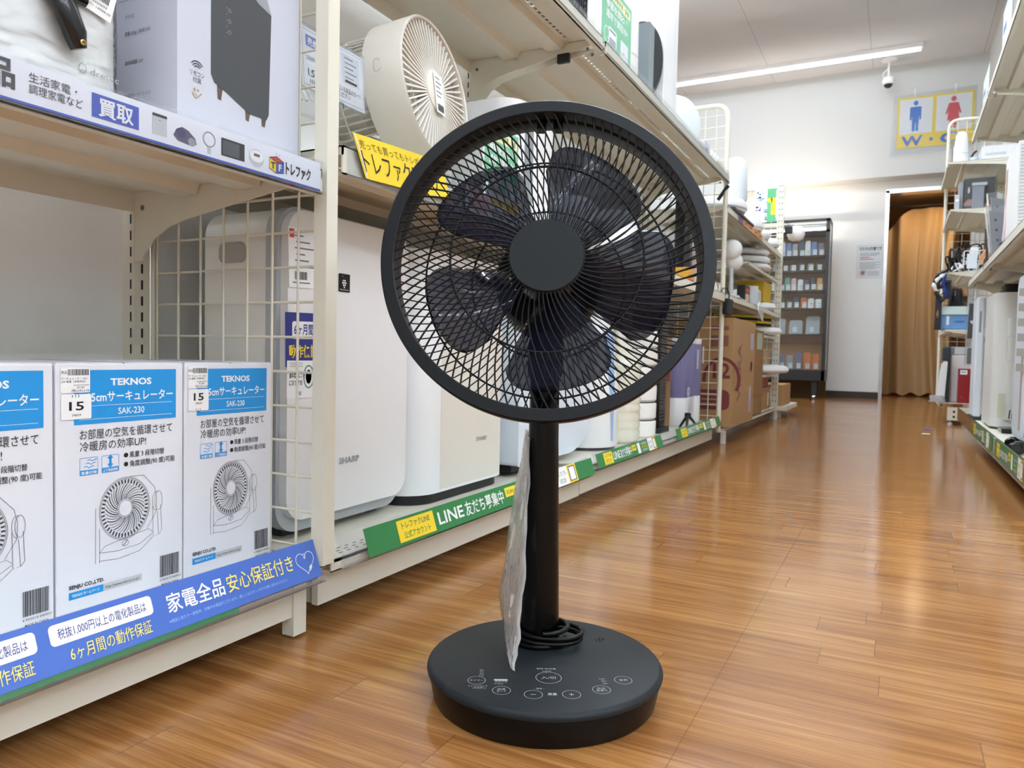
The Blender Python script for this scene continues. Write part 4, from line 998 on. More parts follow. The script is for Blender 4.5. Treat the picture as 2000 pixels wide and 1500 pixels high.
# ================================================================== air purifiers on the deck of the middle bay
PURF = mat('purifier_front', (232, 230, 229), 0.32, vary=0.01)
PURB = mat('purifier_bezel', (178, 182, 186), 0.4)
def purifier_one():
    y0, y1, z0, z1, x = 0.893, 1.233, 0.121, 0.664, -0.878; cy, cz = (y0 + y1) / 2, (z0 + z1) / 2; w, h = y1 - y0, z1 - z0
    t = thing('air_purifier', 'tall white air purifier with blue warranty sticker behind the wire end panel', 'air purifier', (x - 0.1, cy, 0.1065))
    f = face_left(x, cy, cz)
    b = MB(); b.prism(f, rrect(w - 0.004, h - 0.004, 0.045, 8), -0.185, -0.040, WHITE_W, True); part('body', b, t, 0.004)
    b = MB(); b.prism(f, rrect(w, h, 0.047, 8), -0.041, -0.016, PURB, True); part('bezel', b, t, 0.003)
    b = MB(); b.prism(f, rrect(w - 0.010, h - 0.028, 0.040, 8, 0.003, 0.008), -0.017, 0.0, PURF, True); part('front_panel', b, t, 0.004)
    b = MB(); g = Fr((x - 0.118, y0 + 0.0005, 0.588), X, Z); b.prism(g, rrect(0.062, 0.034, 0.012, 6), -0.0006, 0.0008, mat('handle_recess', (168, 164, 156), 0.5), True); part('side_handle', b, t)
    for yy in (y0 + 0.05, y1 - 0.06): b = MB(); b.box(x - 0.15, x - 0.05, yy, yy + 0.03, 0.1065, z0 + 0.002, DGREY); part('foot', b, t)
    b = MB(); g = face_left(x + 0.0004, 0, 0); b.text(g, 'SHARP', 1.028, 0.2255, 0.0115, GREY, w=0.056, bold=0.02); part('maker_mark', b, t)
    b = MB(); g = face_left(x + 0.0006, 1.022, 0.532); b.prism(g, rrect(0.030, 0.032, 0.002, 3, 0.015, 0.0155), 0, 0.0006, BLACKG)
    b.shape(g, ell(0.0085, 0.019, 0.0012, 0.0012, 8), RED, 0.0009)
    for i, (a, c) in enumerate(((0.0125, 0.0195), (0.0165, 0.0195), (0.0105, 0.0155), (0.0145, 0.0155), (0.0185, 0.0155), (0.0125, 0.0115), (0.0165, 0.0115), (0.0145, 0.0075))): b.shape(g, ell(a, c, 0.0016, 0.0016, 10), PAPER, 0.0009)
    b.text(g, 'Plasmacluster', 0.015, 0.0025, 0.0022, PAPER, w=0.024, align='c', e=0.0009); b.line(g, [(0.008, 0.0275), (0.012, 0.0265)], 0.0006, PAPER, e=0.0009)
    part('black_sticker', b, t)
    b = MB(); g = face_left(x + 0.0006, 0.884, 0.404); g = Fr(g.o, Vector((0, 1, 0.02)), Z); b.fbox(g, 0.012, 0.108, -0.005, 0.084, 0, 0.0005, NAVY)
    b.shape(g, rrect(0.066, 0.029, 0.004, 3, 0.060, 0.055), PAPER, 0.0008); b.text(g, '6ヶ月間の', 0.060, 0.049, 0.0145, NAVY, w=0.058, align='c', bold=0.02, e=0.001)
    b.text(g, '動作保証', 0.052, 0.012, 0.0165, YELLOW, w=0.066, align='c', bold=0.02, e=0.001); b.text(g, '付', 0.095, 0.013, 0.010, YELLOW, align='c', bold=0.02, e=0.001)
    part('warranty_sticker', b, t)
    b = MB(); g = face_left(x + 0.0008, 0.899, 0.348); b.fbox(g, 0, 0.064, 0, 0.062, 0, 0.0004, PAPER)
    b.line(g, [(a, c) for a, c in ((0.005, 0.052), (0.036, 0.052), (0.036, 0.058), (0.005, 0.058))], 0.0005, INK, True); b.text(g, 'ハイブリッド', 0.008, 0.0532, 0.0035, INK, w=0.026)
    b.text(g, '過年度品につき', 0.005, 0.034, 0.0078, INK, w=0.036, bold=0.02); b.text(g, 'におすすめ', 0.005, 0.0215, 0.0078, INK, w=0.030, bold=0.02)
    TEAL = mat('teal_print', (60, 120, 116), 0.5); b.line(g, ell(0.050, 0.035, 0.0115, 0.0185, 24), 0.0022, TEAL, True); b.shape(g, ell(0.050, 0.035, 0.007, 0.012, 18), TEAL)
    b.text(g, '省', 0.026, 0.005, 0.006, INK)
    part('white_sticker', b, t)
    b = MB(); g = Fr((x + 0.0008, 0.902, 0.534), Vector((0, 1, 0.03)), Vector((0, -0.06, 1))); b.fbox(g, 0, 0.060, -0.005, 0.092, 0, 0.0005, PAPER)
    b.rect(g, 0.002, 0.075, 0.011, 0.014, RED, 0.0008)
    for k in range(6): b.rect(g, 0.014 + 0.003 * (k % 2), 0.078 - 0.010 * k, 0.020 + 0.012 * (k % 3), 0.0022, GREYINK, 0.0008)
    rnd = random.Random(4); q = 0.013
    while q < 0.040: ww = rnd.choice((0.0006, 0.001, 0.0013)); b.rect(g, q, 0.008, ww, 0.013, INK, 0.0008); q += ww + 0.0007
    b.rect(g, 0.008, 0.002, 0.04, 0.002, GREYINK, 0.0008)
    part('price_tag', b, t)
purifier_one()
def purifier_two():
    y0, y1, x, z0, z1 = 1.245, 1.66, -0.862, 0.1065, 0.640; d = 0.20; cx, cy = x - d / 2, (y0 + y1) / 2
    t = thing('air_purifier', 'white air purifier with cream front and black base, half behind the fan guard', 'air purifier', (cx, cy, z0))
    fr = Fr((cx, cy, 0), X, Y)
    b = MB(); b.prism(fr, rrect(d - 0.02, y1 - y0 - 0.02, 0.07, 10), z0, z0 + 0.024, BLACK, True); part('base', b, t)
    b = MB(); b.prism(fr, rrect(d, y1 - y0, 0.075, 12), z0 + 0.022, z1, mat('purifier_shell', (236, 238, 238), 0.3, vary=0.01), True); part('shell', b, t, 0.003)
    b = MB(); pts = [p for p in rrect(d + 0.003, y1 - y0 + 0.002, 0.076, 12)]
    b.prism(Fr((x + 0.0008, 1.335, z0 + 0.028), Y, Z), [(0, 0), (y1 - 1.335 - 0.060, 0), (y1 - 1.335 - 0.060, z1 - z0 - 0.05), (0, z1 - z0 - 0.05)], -0.002, 0.0, mat('cream_front', (224, 219, 208), 0.35, vary=0.01)); part('front_panel', b, t)
    b = MB(); g = face_left(x + 0.001, 0, 0); b.text(g, 'SHARP', 1.485, 0.2245, 0.010, GREY, w=0.050, bold=0.02); part('maker_mark', b, t)
purifier_two()
def purifier_three():
    y0, y1, x, z0, z1 = 1.685, 2.165, -0.852, 0.1185, 0.60; w, h = y1 - y0, z1 - z0 - 0.02
    t = thing('air_purifier', 'bluish white air purifier with big rounded lower corner, right of the fan pole', 'air purifier', (x - 0.1, (y0 + y1) / 2, z0))
    f = face_left(x, (y0 + y1) / 2, z0 + 0.02 + h / 2)
    P = [(-w / 2 + 0.02 * (1 - math.cos(a)), -h / 2 + 0.02 * (1 - math.sin(a))) for a in ()]
    P = [(w / 2, h / 2), (-w / 2, h / 2), (-w / 2, -h / 2)] + [(w / 2 - 0.16 + 0.16 * math.sin(a), -h / 2 + 0.085 * (1 - math.cos(a))) for a in [PI / 2 * k / 12 for k in range(13)]]
    b = MB(); b.prism(f, P, -0.20, 0, mat('pale_blue_plastic', (222, 230, 238), 0.3, vary=0.01), True); part('shell', b, t, 0.012)
    b = MB(); b.box(x - 0.18, x - 0.03, y0 + 0.02, y1 - 0.16, z0, z0 + 0.021, BLACK); part('base', b, t)
    b = MB(); g = face_left(x + 0.0008, 0, 0); b.text(g, 'SHARP', 1.88, 0.238, 0.010, GREY, w=0.05); part('maker_mark', b, t)
purifier_three()
def humidifier():
    c = (-0.935, 2.33, 0.1185)
    t = thing('humidifier', 'white humidifier with a pointed blue water window on the bottom shelf', 'humidifier', c)
    fr = Fr(c)
    b = MB(); b.lathe(fr, [(0, 0), (0.104, 0), (0.108, 0.006), (0.108, 0.010), (0, 0.010)], DGREY, 40); part('base', b, t)
    b = MB(); b.lathe(fr, [(0.112, 0.010), (0.116, 0.02), (0.114, 0.18), (0.100, 0.36), (0.085, 0.42), (0.06, 0.445), (0, 0.45)], WHITE, 48); part('tank', b, t)
    b = MB(); rows = []
    for k in range(13):
        z = 0.03 + 0.36 * k / 12; r = 0.1168 if z < 0.18 else 0.1148 - (z - 0.18) * 0.082; w = 0.035 + 0.26 * (k / 12) ** 1.4
        rows.append([fr.p(r * math.cos(a), r * math.sin(a), z) for a in [-0.25 + w * q for q in (-1, -0.5, 0, 0.5, 1)]])
    b.loft(rows, mat('blue_water_window', (150, 182, 222), 0.2), close=False, cap=False); part('water_window', b, t)
humidifier()
def bottles():
    c = (-0.90, 2.555, 0.1185); t = thing('water_dispenser', 'ribbed clear plastic dispenser bottle on the bottom shelf', 'bottle', c)
    pr = [(0, 0), (0.075, 0), (0.085, 0.012)]
    for k in range(9): z = 0.02 + k * 0.030; pr += [(0.085, z), (0.088, z + 0.015), (0.084, z + 0.027)]
    pr += [(0.06, 0.33), (0.03, 0.36), (0.028, 0.39), (0, 0.39)]
    b = MB(); b.lathe(Fr(c), pr, mat('milky_plastic', (226, 222, 204), 0.18, vary=0.02, spec=0.7), 36, sharp=60); part('body', b, t)
    b = MB(); b.lathe(Fr(c), [(0.032, 0.375), (0.033, 0.40), (0, 0.402)], WHITE, 24); part('cap', b, t)
    c = (-0.90, 2.765, 0.1185); t = thing('food_container', 'stack of round white storage tubs on the bottom shelf', 'container', c)
    for k in range(6):
        b = MB(); z = 0.068 * k; b.lathe(Fr(c), [(0, z), (0.076, z), (0.083, z + 0.008), (0.084, z + 0.058), (0.081, z + 0.064), (0, z + 0.064)], WHITE_W, 36); part('tub', b, t)
        b = MB(); b.lathe(Fr(c), [(0.080, z + 0.0635), (0.080, z + 0.068), (0.0, z + 0.068)], DGREY, 36); part('rim', b, t)
    c = (-0.91, 2.975, 0.1185); t = thing('tower_heater', 'slim black tower heater on the bottom shelf beside the white tubs', 'heater', c)
    b = MB(); b.prism(Fr(c), rrect(0.15, 0.15, 0.02, 5), 0, 0.02, BLACK, True); part('base', b, t)
    b = MB(); b.prism(Fr(c), rrect(0.12, 0.125, 0.02, 6), 0.02, 0.50, BLACKG, True); part('body', b, t, 0.003)
    b = MB(); g = face_left(c[0] + 0.0605, c[1] - 0.045, c[2] + 0.05)
    for k in range(30): b.fbox(g, 0, 0.09, k * 0.014, k * 0.014 + 0.006, 0, 0.003, DGREY)
    part('grille', b, t)
    t = thing('brown_carton', 'brown carton standing behind the black tower heater', 'box', (-1.03, 3.16, 0.1185)); b = MB(); b.box(-1.15, -0.885, 3.06, 3.22, 0.1185, 0.52, CARD_D); part('carton', b, t, 0.002)
    b = MB(); b.rect(face_left(-0.8848, 3.06, 0.1185), 0.02, 0.2, 0.12, 0.1, mat('maroon_print', (120, 40, 50), 0.6)); part('print', b, t)
    # purple bottle pack
    x, y0, w, z0 = -0.835, 3.262, 0.360, 0.1185
    t = thing('bottle_pack', 'pack of purple-topped tall white bottles on the bottom shelf by the end post', 'bottles', (x - 0.1, y0 + w / 2, z0))
    PUR = mat('purple_label', (124, 122, 164), 0.4, vary=0.05)
    b = MB(); n = 3
    for k in range(n):
        cy = y0 + w * (k + 0.5) / n; r = w / n / 2 * 0.99
        for cxo in (0.06, 0.18):
            b.lathe(Fr((x - cxo, cy, z0)), [(0, 0.0), (r * 0.9, 0), (r, 0.01), (r, 0.125), (r * 0.98, 0.127)], WHITE, 24)
            b.lathe(Fr((x - cxo, cy, z0)), [(r * 0.98, 0.126), (r, 0.128), (r, 0.365), (r * 0.95, 0.372)], PUR, 24)
            b.lathe(Fr((x - cxo, cy, z0)), [(r * 0.97, 0.371), (r, 0.374), (r, 0.395), (0, 0.396)], WHITE, 24)
    part('bottle', b, t)
    b = MB(); g = face_left(x + 0.003, y0, z0)
    for a, c0, c1 in ((0.205, 0.255, 0.345), (0.31, 0.28, 0.36), (0.12, 0.06, 0.13)): b.fbox(g, a, a + 0.026, c0, c1, 0, 0.001, mat('tag_paper', (214, 206, 206), 0.5))
    b.line(g, ell(0.055, 0.155, 0.022, 0.016, 20), 0.006, PAPER, True, 0.002); b.line(g, ell(0.055, 0.155, 0.012, 0.007, 16), 0.003, PAPER, True, 0.002)
    part('tag', b, t)
    # folded tripod on the deck
    t = thing('small_tripod', 'little black folded tripod lying in front of the purple bottles', 'tripod', (-0.80, 3.22, 0.1185)); a = Vector((-0.800, 3.20, 0.178))
    b = MB(); b.lathe(Fr(a - Vector((0, 0, 0.012))), [(0, 0), (0.014, 0), (0.014, 0.02), (0, 0.022)], BLACK, 14); part('head', b, t)
    for p in ((-0.782, 3.11, 0.1215), (-0.785, 3.31, 0.1215), (-0.835, 3.20, 0.1215)):
        b = MB(); b.tube([a, p], [0.007, 0.005], BLACK, 8); part('leg', b, t)
bottles()

# green strip signs in the bottom rails of the middle bays
def green_strip(y, ln, lab, x=-0.7405, z=0.0965, lean=Vector((-0.016, 0, 0.049)), d=1, h=0.047):
    f = Fr((x, y, z), Y * d, lean); b = MB(); k = ln / 1.03
    b.fbox(f, 0, ln, 0.0, h, -0.0005, 0.0, GREEN)
    def R(u0, u1, v0, v1, m, e=0.0004): b.rect(f, u0 * k, v0 * h, (u1 - u0) * k, (v1 - v0) * h, m, e)
    R(0.088, 0.203, 0.10, 0.90, YELLOW); b.text(f, 'トレファクLINE', 0.145 * k, 0.58 * h, 0.0098, GREEN, w=0.088 * k, align='c', bold=0.01); b.text(f, '公式アカウント', 0.145 * k, 0.22 * h, 0.0098, GREEN, w=0.084 * k, align='c', bold=0.01)
    b.text(f, 'LINE', 0.216 * k, 0.27 * h, 0.0235, PAPER, w=0.092 * k, bold=0.02); b.text(f, '友だち募集中', 0.316 * k, 0.27 * h, 0.0225, PAPER, w=0.165 * k, bold=0.012)
    R(0.492, 0.560, 0.42, 0.85, YELLOW); b.text(f, 'SCAN ME', 0.526 * k, 0.55 * h, 0.0085, GREEN, w=0.055 * k, align='c', bold=0.02)
    R(0.58, 0.625, 0.1, 0.88, PAPER)
    for q in range(3): b.text(f, 'お得な情報を配信', 0.645 * k, (0.66 - 0.25 * q) * h, 0.0070, YELLOW if q == 1 else PAPER, w=0.10 * k)
    R(0.765, 0.845, 0.0, 1.0, PAPER); b.text(f, '友だち', 0.805 * k, 0.55 * h, 0.010, GREEN, w=0.06 * k, align='c'); b.text(f, '追加', 0.805 * k, 0.15 * h, 0.010, GREEN, w=0.04 * k, align='c')
    R(0.845, 0.905, 0.0, 1.0, YELLOW); R(0.853, 0.897, 0.1, 0.92, NAVY, 0.0006); R(0.858, 0.892, 0.15, 0.86, PAPER, 0.0008)
    solo('shelf_sign', b, lab, 'sign', 'green strip signs in the bottom rails')
green_strip(0.945, 1.00, 'green strip sign with big white letters below the white air purifiers')
green_strip(1.975, 0.65, 'green strip sign below the humidifier right of the fan pole', z=0.106, lean=Vector((-0.014, 0, 0.044)), h=0.043)
green_strip(2.83, 0.78, 'green strip sign below the purple bottle pack', z=0.106, lean=Vector((-0.014, 0, 0.044)), h=0.043)

# ================================================================== middle shelf
BEIGE = mat('beige_plastic', (218, 212, 200), 0.42, vary=0.01); BEIGE_L = mat('pale_beige_plastic', (232, 227, 216), 0.42, vary=0.01)
def circulator():
    c = Vector((-0.815, 1.232, 0.936)); n = Vector((0.985, 0.105, 0.13)).normalized(); u = Z.cross(n).normalized()
    f = Fr(c, u, n.cross(u)); R_ = 0.139
    t = thing('air_circulator', 'big beige drum air circulator with spoked grille on the middle shelf', 'fan', (c.x - 0.1, c.y, 0.736))
    b = MB(); b.lathe(f, [(R_ - 0.008, -0.088), (R_, -0.083), (R_, -0.004), (R_ - 0.003, 0.0), (R_ - 0.006, -0.002), (R_ - 0.008, -0.012), (R_ - 0.014, -0.08)], BEIGE, 80); part('drum', b, t)
    b = MB(); N = 60
    for k in range(N):
        a = 2 * PI * k / N; ca, sa = math.cos(a), math.sin(a); w = 0.00165
        p0, p1 = (0.036, -0.004), (R_ - 0.006, -0.006)
        pts = []
        for r, h in (p0, p1):
            pts.append([f.p(r * ca - w * sa, r * sa + w * ca, h), f.p(r * ca + w * sa, r * sa - w * ca, h), f.p(r * ca + w * sa, r * sa - w * ca, h - 0.012), f.p(r * ca - w * sa, r * sa + w * ca, h - 0.012)])
        b.loft(pts, BEIGE_L, smooth=False)
    b.lathe(f, [(0.092, -0.016), (0.094, -0.016), (0.094, -0.010), (0.092, -0.010), (0.092, -0.016)], BEIGE_L, 60)
    part('front_grille', b, t)
    b = MB(); b.lathe(f, [(0.040, -0.014), (0.040, -0.002), (0.037, 0.0), (0, 0.001)], BEIGE_L, 40); part('grille_badge', b, t)
    b = MB(); g = f.at(0, 0, 0.002); b.fbox(g, -0.018, 0.018, -0.046, 0.032, 0, 0.0006, PAPER); rnd = random.Random(2)
    for k in range(5): b.rect(g, -0.013, 0.022 - 0.009 * k, 0.018 + 0.006 * (k % 2), 0.002, GREYINK, 0.001)
    q = -0.012
    while q < 0.012: ww = rnd.choice((0.0008, 0.0012)); b.rect(g, q, -0.042, ww, 0.014, INK, 0.001); q += ww + 0.0008
    part('price_tag', b, t)
    b = MB(); g = f.at(0, 0, -0.05)
    for k in range(5):
        a0 = 2 * PI * k / 5
        b.loft([[g.p(r * math.cos(a0 + s), r * math.sin(a0 + s), -0.02 + 0.03 * s) for s in (0, 0.3, 0.6, 0.9)] for r in (0.03, 0.06, 0.09, 0.112)], mat('grey_blade', (190, 186, 178), 0.4), close=False, cap=False)
    part('blade', b, t)
    b = MB()
    for k in range(56):
        a = 2 * PI * k / 56; ca, sa = math.cos(a), math.sin(a); P = []
        for r, h in ((0.124, -0.084), (0.126, -0.15), (0.116, -0.195), (0.075, -0.218), (0.05, -0.22)): P.append(f.p(r * ca, r * sa, h))
        b.tube(P, 0.0021, BEIGE, 4)
    for r, h in ((0.124, -0.09), (0.126, -0.145), (0.116, -0.195)): b.tube([f.p(r * math.cos(2*PI*k/48), r * math.sin(2*PI*k/48), h) for k in range(48)], 0.002, BEIGE, 4, closed=True)
    b.lathe(f, [(0, -0.222), (0.052, -0.22), (0.05, -0.15), (0.03, -0.13), (0, -0.13)], BEIGE, 24)
    part('rear_grille', b, t)
    b = MB(); g = Fr((c.x - 0.06, c.y, 0), X, Y)
    b.lathe(Fr((c.x - 0.06, c.y, 0.736)), [(0, 0), (0.085, 0), (0.088, 0.006), (0.080, 0.016), (0.03, 0.022), (0.028, 0.075), (0, 0.075)], BEIGE, 40); part('base', b, t)
    b = MB(); g = Fr(f.p(-0.1325 * math.cos(0.45), 0.1325 * math.sin(0.45), -0.055), n, Vector((0, 0, 1)))
    side = Fr(f.p(-0.1395, 0.012, -0.05), n, f.v); b.line(side, rrect(0.014, 0.022, 0.005, 4), 0.001, GREY, False, 0.0012); part('side_mark', b, t)
circulator()
def acrylic_sign():
    f = Fr((-0.835, 0.884, 0.838), Vector((0.0, 1, 0)), Vector((-0.08, 0.0, 1)))
    t = thing('sign_holder', 'clear acrylic sign holder with price sheet between post and beige circulator', 'sign holder', (-0.835, 0.96, 0.736))
    b = MB(); b.fbox(f, 0, 0.152, 0, 0.095, -0.001, 0.0, PAPER); b.line(f, [(0.004, 0.004), (0.148, 0.004), (0.148, 0.091), (0.004, 0.091)], 0.0008, RAILB, True)
    b.rect(f, 0.012, 0.066, 0.030, 0.018, RAILB); b.text(f, '売約', 0.015, 0.069, 0.010, PAPER, w=0.024, bold=0.02, e=0.0008)
    b.text(f, 'sam', 0.012, 0.045, 0.010, INK, w=0.018); b.text(f, '15', 0.014, 0.020, 0.012, INK, w=0.015, bold=0.02)
    for k in range(3): b.rect(f, 0.018 + 0.004 * k, 0.009, 0.0015, 0.006, INK)
    b.rect(f, 0.096, 0.036, 0.044, 0.050, mat('sheet_grey', (214, 216, 222), 0.5), 0.0005)
    for k in range(5): b.rect(f, 0.103, 0.079 - 0.008 * k, 0.022 + 0.008 * (k % 2), 0.0016, GREYINK, 0.0008)
    b.rect(f, 0.103, 0.039, 0.030, 0.004, INK, 0.0008)
    b.text(f, '番号がついている商品のカード', 0.050, 0.021, 0.0072, DGREY, w=0.092); b.text(f, 'をご購入ください', 0.050, 0.011, 0.0072, DGREY, w=0.065)
    part('printed_sheet', b, t)
    b = MB(); b.fbox(f, -0.003, 0.156, -0.004, 0.099, 0.0006, 0.0026, CLEAR); b.fbox(f, -0.003, 0.156, -0.004, 0.099, -0.0036, -0.0016, CLEAR); part('clear_cover', b, t)
    b = MB(); m = f.p(0.075, -0.004, -0.001); b.tube([m, (m.x, m.y, 0.75)], 0.006, CLEAR_S, 10); b.lathe(Fr((m.x, m.y, 0.736)), [(0, 0), (0.018, 0), (0.018, 0.004), (0.008, 0.012), (0, 0.014)], CLEAR_S, 20)
    for a in (0.06, 0.092): b.lathe(Fr(f.p(a, -0.003, -0.006), f.u, f.n), [(0, -0.004), (0.008, -0.004), (0.008, 0.004), (0, 0.004)], CLEAR_S, 14)
    part('stem', b, t)
acrylic_sign()
def yellow_card():
    f = Fr((-0.7395, 0.893, 0.757), Vector((0, 1, 0.0)), Vector((0.004, 0.50, -1))); f = Fr((-0.7395, 0, 0.694), Y, Z); b = MB()
    b.prism(f, [(0.922, 0.0), (1.165, 0.012), (1.135, 0.075), (0.889, 0.062)], -0.0004, 0.0, YELLOW)
    for p, q in (((0.922, 0), (0.889, 0.062)),): b.line(f, [(p[0] + 0.004, p[1] + 0.001), (q[0] + 0.004, q[1])], 0.002, PAPER)
    b.text(f, '売っても買ってもトレポが貯まる', 0.907, 0.044, 0.010, mat('olive_ink', (120, 104, 30), 0.6), w=0.215, rot=0.052, shear=-0.45)
    b.text(f, 'トレファクアプリ', 0.921, 0.0115, 0.0275, INK, w=0.205, rot=0.052, shear=-0.40)
    solo('shelf_sign', b, 'yellow card sign tilted in the rail below the beige circulator', 'sign')
    b = MB(); f = Fr((-0.7395, 1.22, 0.700), Y, Z); b.fbox(f, 0, 0.26, 0, 0.052, -0.0005, 0, PAPER); b.rect(f, 0.015, 0.006, 0.07, 0.04, mat('pink_print', (236, 190, 196), 0.5)); b.rect(f, 0.095, 0.026, 0.12, 0.018, YELLOW)
    for k in range(2): b.rect(f, 0.10, 0.006 + 0.010 * k, 0.12, 0.004, GREYINK)
    solo('shelf_sign', b, 'white and pink card sign in the middle shelf rail seen through the fan', 'sign')
yellow_card()
def pop_card(y0, w, z0, h, x, label, lines, ang=0.0):
    t = thing('pop_card', label, 'sign', (x, y0 + w / 2, z0)); f = Fr((x, y0, z0), Vector((math.sin(ang), math.cos(ang), 0)), Z); b = MB()
    b.fbox(f, 0, w, 0, h, -0.0015, 0, PAPER); b.rect(f, 0.006, 0.004, w - 0.012, h - 0.008, GREEN_L); b.rect(f, w * 0.08, h * 0.80, w * 0.84, h * 0.12, mat('cream_print', (244, 236, 190), 0.5), 0.0006)
    b.text(f, '新生活・季節家電・買替', w * 0.5, h * 0.83, h * 0.06, GREEN, w=w * 0.76, align='c', e=0.0008, bold=0.01)
    for k, s in enumerate(lines): b.text(f, s, w * 0.5, h * (0.665 - 0.14 * k), h * 0.085, PAPER, w=w * 0.70, align='c', bold=0.02, e=0.0007)
    b.shape(f, rrect(w * 0.26, h * 0.24, 0.006, 4, w * 0.36, h * 0.30), mat('ac_picture', (232, 236, 240), 0.5), 0.0007); b.rect(f, w * 0.26, h * 0.19, w * 0.20, h * 0.10, GREY, 0.0009); b.rect(f, w * 0.26, h * 0.37, w * 0.20, h * 0.02, DGREY, 0.0009)
    b.line(f, ell(w * 0.18, h * 0.28, w * 0.08, h * 0.10, 20), 0.003, PAPER, True, 0.0008)
    b.rect(f, w * 0.62, h * 0.05, w * 0.26, h * 0.36, mat('ac_picture2', (222, 224, 230), 0.5), 0.0007); b.rect(f, w * 0.72, h * 0.24, w * 0.03, h * 0.03, GREY, 0.0009)
    part('printed_card', b, t)
    b = MB(); b.fbox(f, w * 0.4, w * 0.6, 0, 0.004, -0.03, 0.02, CLEAR); part('card_stand', b, t)
pop_card(1.36, 0.165, 0.7365, 0.185, -0.785, 'green promotional card on the middle shelf seen through the fan guard', ('季節を問わず', '通年で買取中!'))
def mid_goods():
    # white heater with a grey band
    t = thing('fan_heater', 'white upright heater with grey front slot on the middle shelf behind the fan', 'heater', (-0.92, 1.70, 0.736)); b = MB()
    b.prism(Fr((-0.92, 1.70, 0.736)), rrect(0.20, 0.26, 0.06, 10), 0, 0.30, WHITE, True); part('body', b, t, 0.02)
    b = MB(); b.prism(face_left(-0.820, 1.645, 0.90), rrect(0.045, 0.22, 0.02, 6), -0.001, 0.0012, mat('slot_grey', (140, 146, 150), 0.4), True); part('air_slot', b, t)
    b = MB(); b.shape(face_left(-0.8195, 1.645, 0.80), ell(0.0, 0.0, 0.006, 0.006, 16), DGREY); part('button', b, t)
    # white desk device behind the acrylic sign
    t = thing('desk_heater', 'white boxy heater base half hidden by the wire panel, upper middle shelf', 'heater', (-0.98, 0.955, 0.736)); b = MB(); b.box(-1.09, -0.885, 0.90, 1.03, 0.736, 0.82, WHITE); part('body', b, t, 0.008)
    b = MB(); b.line(face_near(-1.0, 0.8995, 0.76), ell(0.09, 0.02, 0.008, 0.010, 18, 30, 300), 0.002, GREY); part('mark', b, t)
    b = MB(); b.box(-1.0, -0.98, 0.955, 0.975, 0.82, 0.86, WHITE)
    for k in range(14): b.tube([(-1.12 + 0.006 * k, 0.91 + 0.009 * k, 1.05), (-1.0 + 0.006 * k, 0.91 + 0.007 * k, 0.86)], 0.003, WHITE, 4)
    part('slatted_head', b, t)
    SHW = (('rice_cooker', 'squat white rice cooker on the middle shelf seen through the fan blades', 'rice cooker', 2.06, 0.10, 0.16), ('rice_cooker', 'second squat white rice cooker, further along behind the fan', 'rice cooker', 2.40, 0.11, 0.18), ('rice_cooker', 'third white rice cooker, farthest along the middle shelf behind the fan', 'rice cooker', 2.78, 0.105, 0.17))
    for nm, lab, ct, y, r, h in SHW:
        c = (-0.90, y, 0.736); t = thing(nm, lab, ct, c); b = MB(); b.lathe(Fr(c), [(0, 0), (r * 0.8, 0), (r, 0.02), (r * 1.05, h * 0.55), (r, h * 0.62)], WHITE, 36); part('body', b, t)
        b = MB(); b.lathe(Fr(c), [(r * 1.0, h * 0.62), (r * 0.99, h * 0.78), (r * 0.75, h * 0.96), (r * 0.3, h), (0, h)], WHITE_C, 36); part('lid', b, t)
        b = MB(); b.prism(face_left(c[0] + r * 1.04, y - 0.035, 0.736 + h * 0.25), rrect(0.07, h * 0.3, 0.008, 4, 0.035, h * 0.15), -0.01, 0.004, GREY, True); part('control_panel', b, t)
    t = thing('slim_fan', 'slim black tower fan on the middle shelf at the right of the fan guard', 'fan', (-0.86, 3.27, 0.736)); b = MB(); b.prism(Fr((-0.86, 3.27, 0.736)), rrect(0.11, 0.11, 0.03, 6), 0, 0.018, BLACK, True); part('base', b, t)
    b = MB(); b.prism(Fr((-0.86, 3.27, 0.736)), rrect(0.07, 0.085, 0.025, 6), 0.018, 0.40, BLACKG, True); part('column', b, t, 0.004)
    t = thing('toy_box', 'small yellow and orange box on the middle shelf beside the fan guard', 'box', (-0.80, 3.12, 0.736)); b = MB(); b.box(-0.86, -0.785, 3.07, 3.17, 0.736, 0.80, mat('amber_print', (226, 170, 60), 0.5)); part('carton', b, t, 0.002)
    b = MB(); b.rect(face_left(-0.7848, 3.07, 0.736), 0.01, 0.012, 0.08, 0.022, ORANGE); part('print', b, t)
    t = thing('cloth_bag', 'crumpled cream cloth on the middle shelf by the far end post', 'bag', (-0.80, 3.50, 0.736)); b = MB(); rows = []
    for j in range(7):
        q = j / 6; rows.append([(-0.81 + (0.055 - 0.02 * q) * math.cos(a) * (1 + 0.12 * math.sin(3 * a + j)), 3.47 + (0.12 - 0.05 * q) * math.sin(a) * (1 + 0.1 * math.cos(4 * a + j)), 0.736 + 0.07 * math.sin(q * PI / 2)) for a in [2 * PI * k / 18 for k in range(18)]])
    b.loft(rows, mat('cream_cloth', (238, 228, 202), 0.8)); part('cloth', b, t)
mid_goods()
# adaptor hanging over the shelf edge on its lead
t = thing('power_adaptor', 'black power adaptor dangling by its lead over the shelf edge right of the fan', 'adaptor', (-0.738, 3.60, 0.67))
b = MB(); f = Fr((-0.737, 3.655, 0.672), Vector((0.2, 0.98, -0.1)), Vector((0.0, -0.22, 1))); b.fbox(f, -0.028, 0.028, -0.038, 0.038, -0.014, 0.014, BLACK); part('block', b, t, 0.005)
b = MB(); b.tube([f.p(0, 0.038, 0), f.p(-0.01, 0.06, 0.004), f.p(-0.035, 0.085, 0.0), f.p(-0.06, 0.080, -0.01), f.p(-0.075, 0.03, -0.02)], 0.003, BLACK, 6); part('lead', b, t)

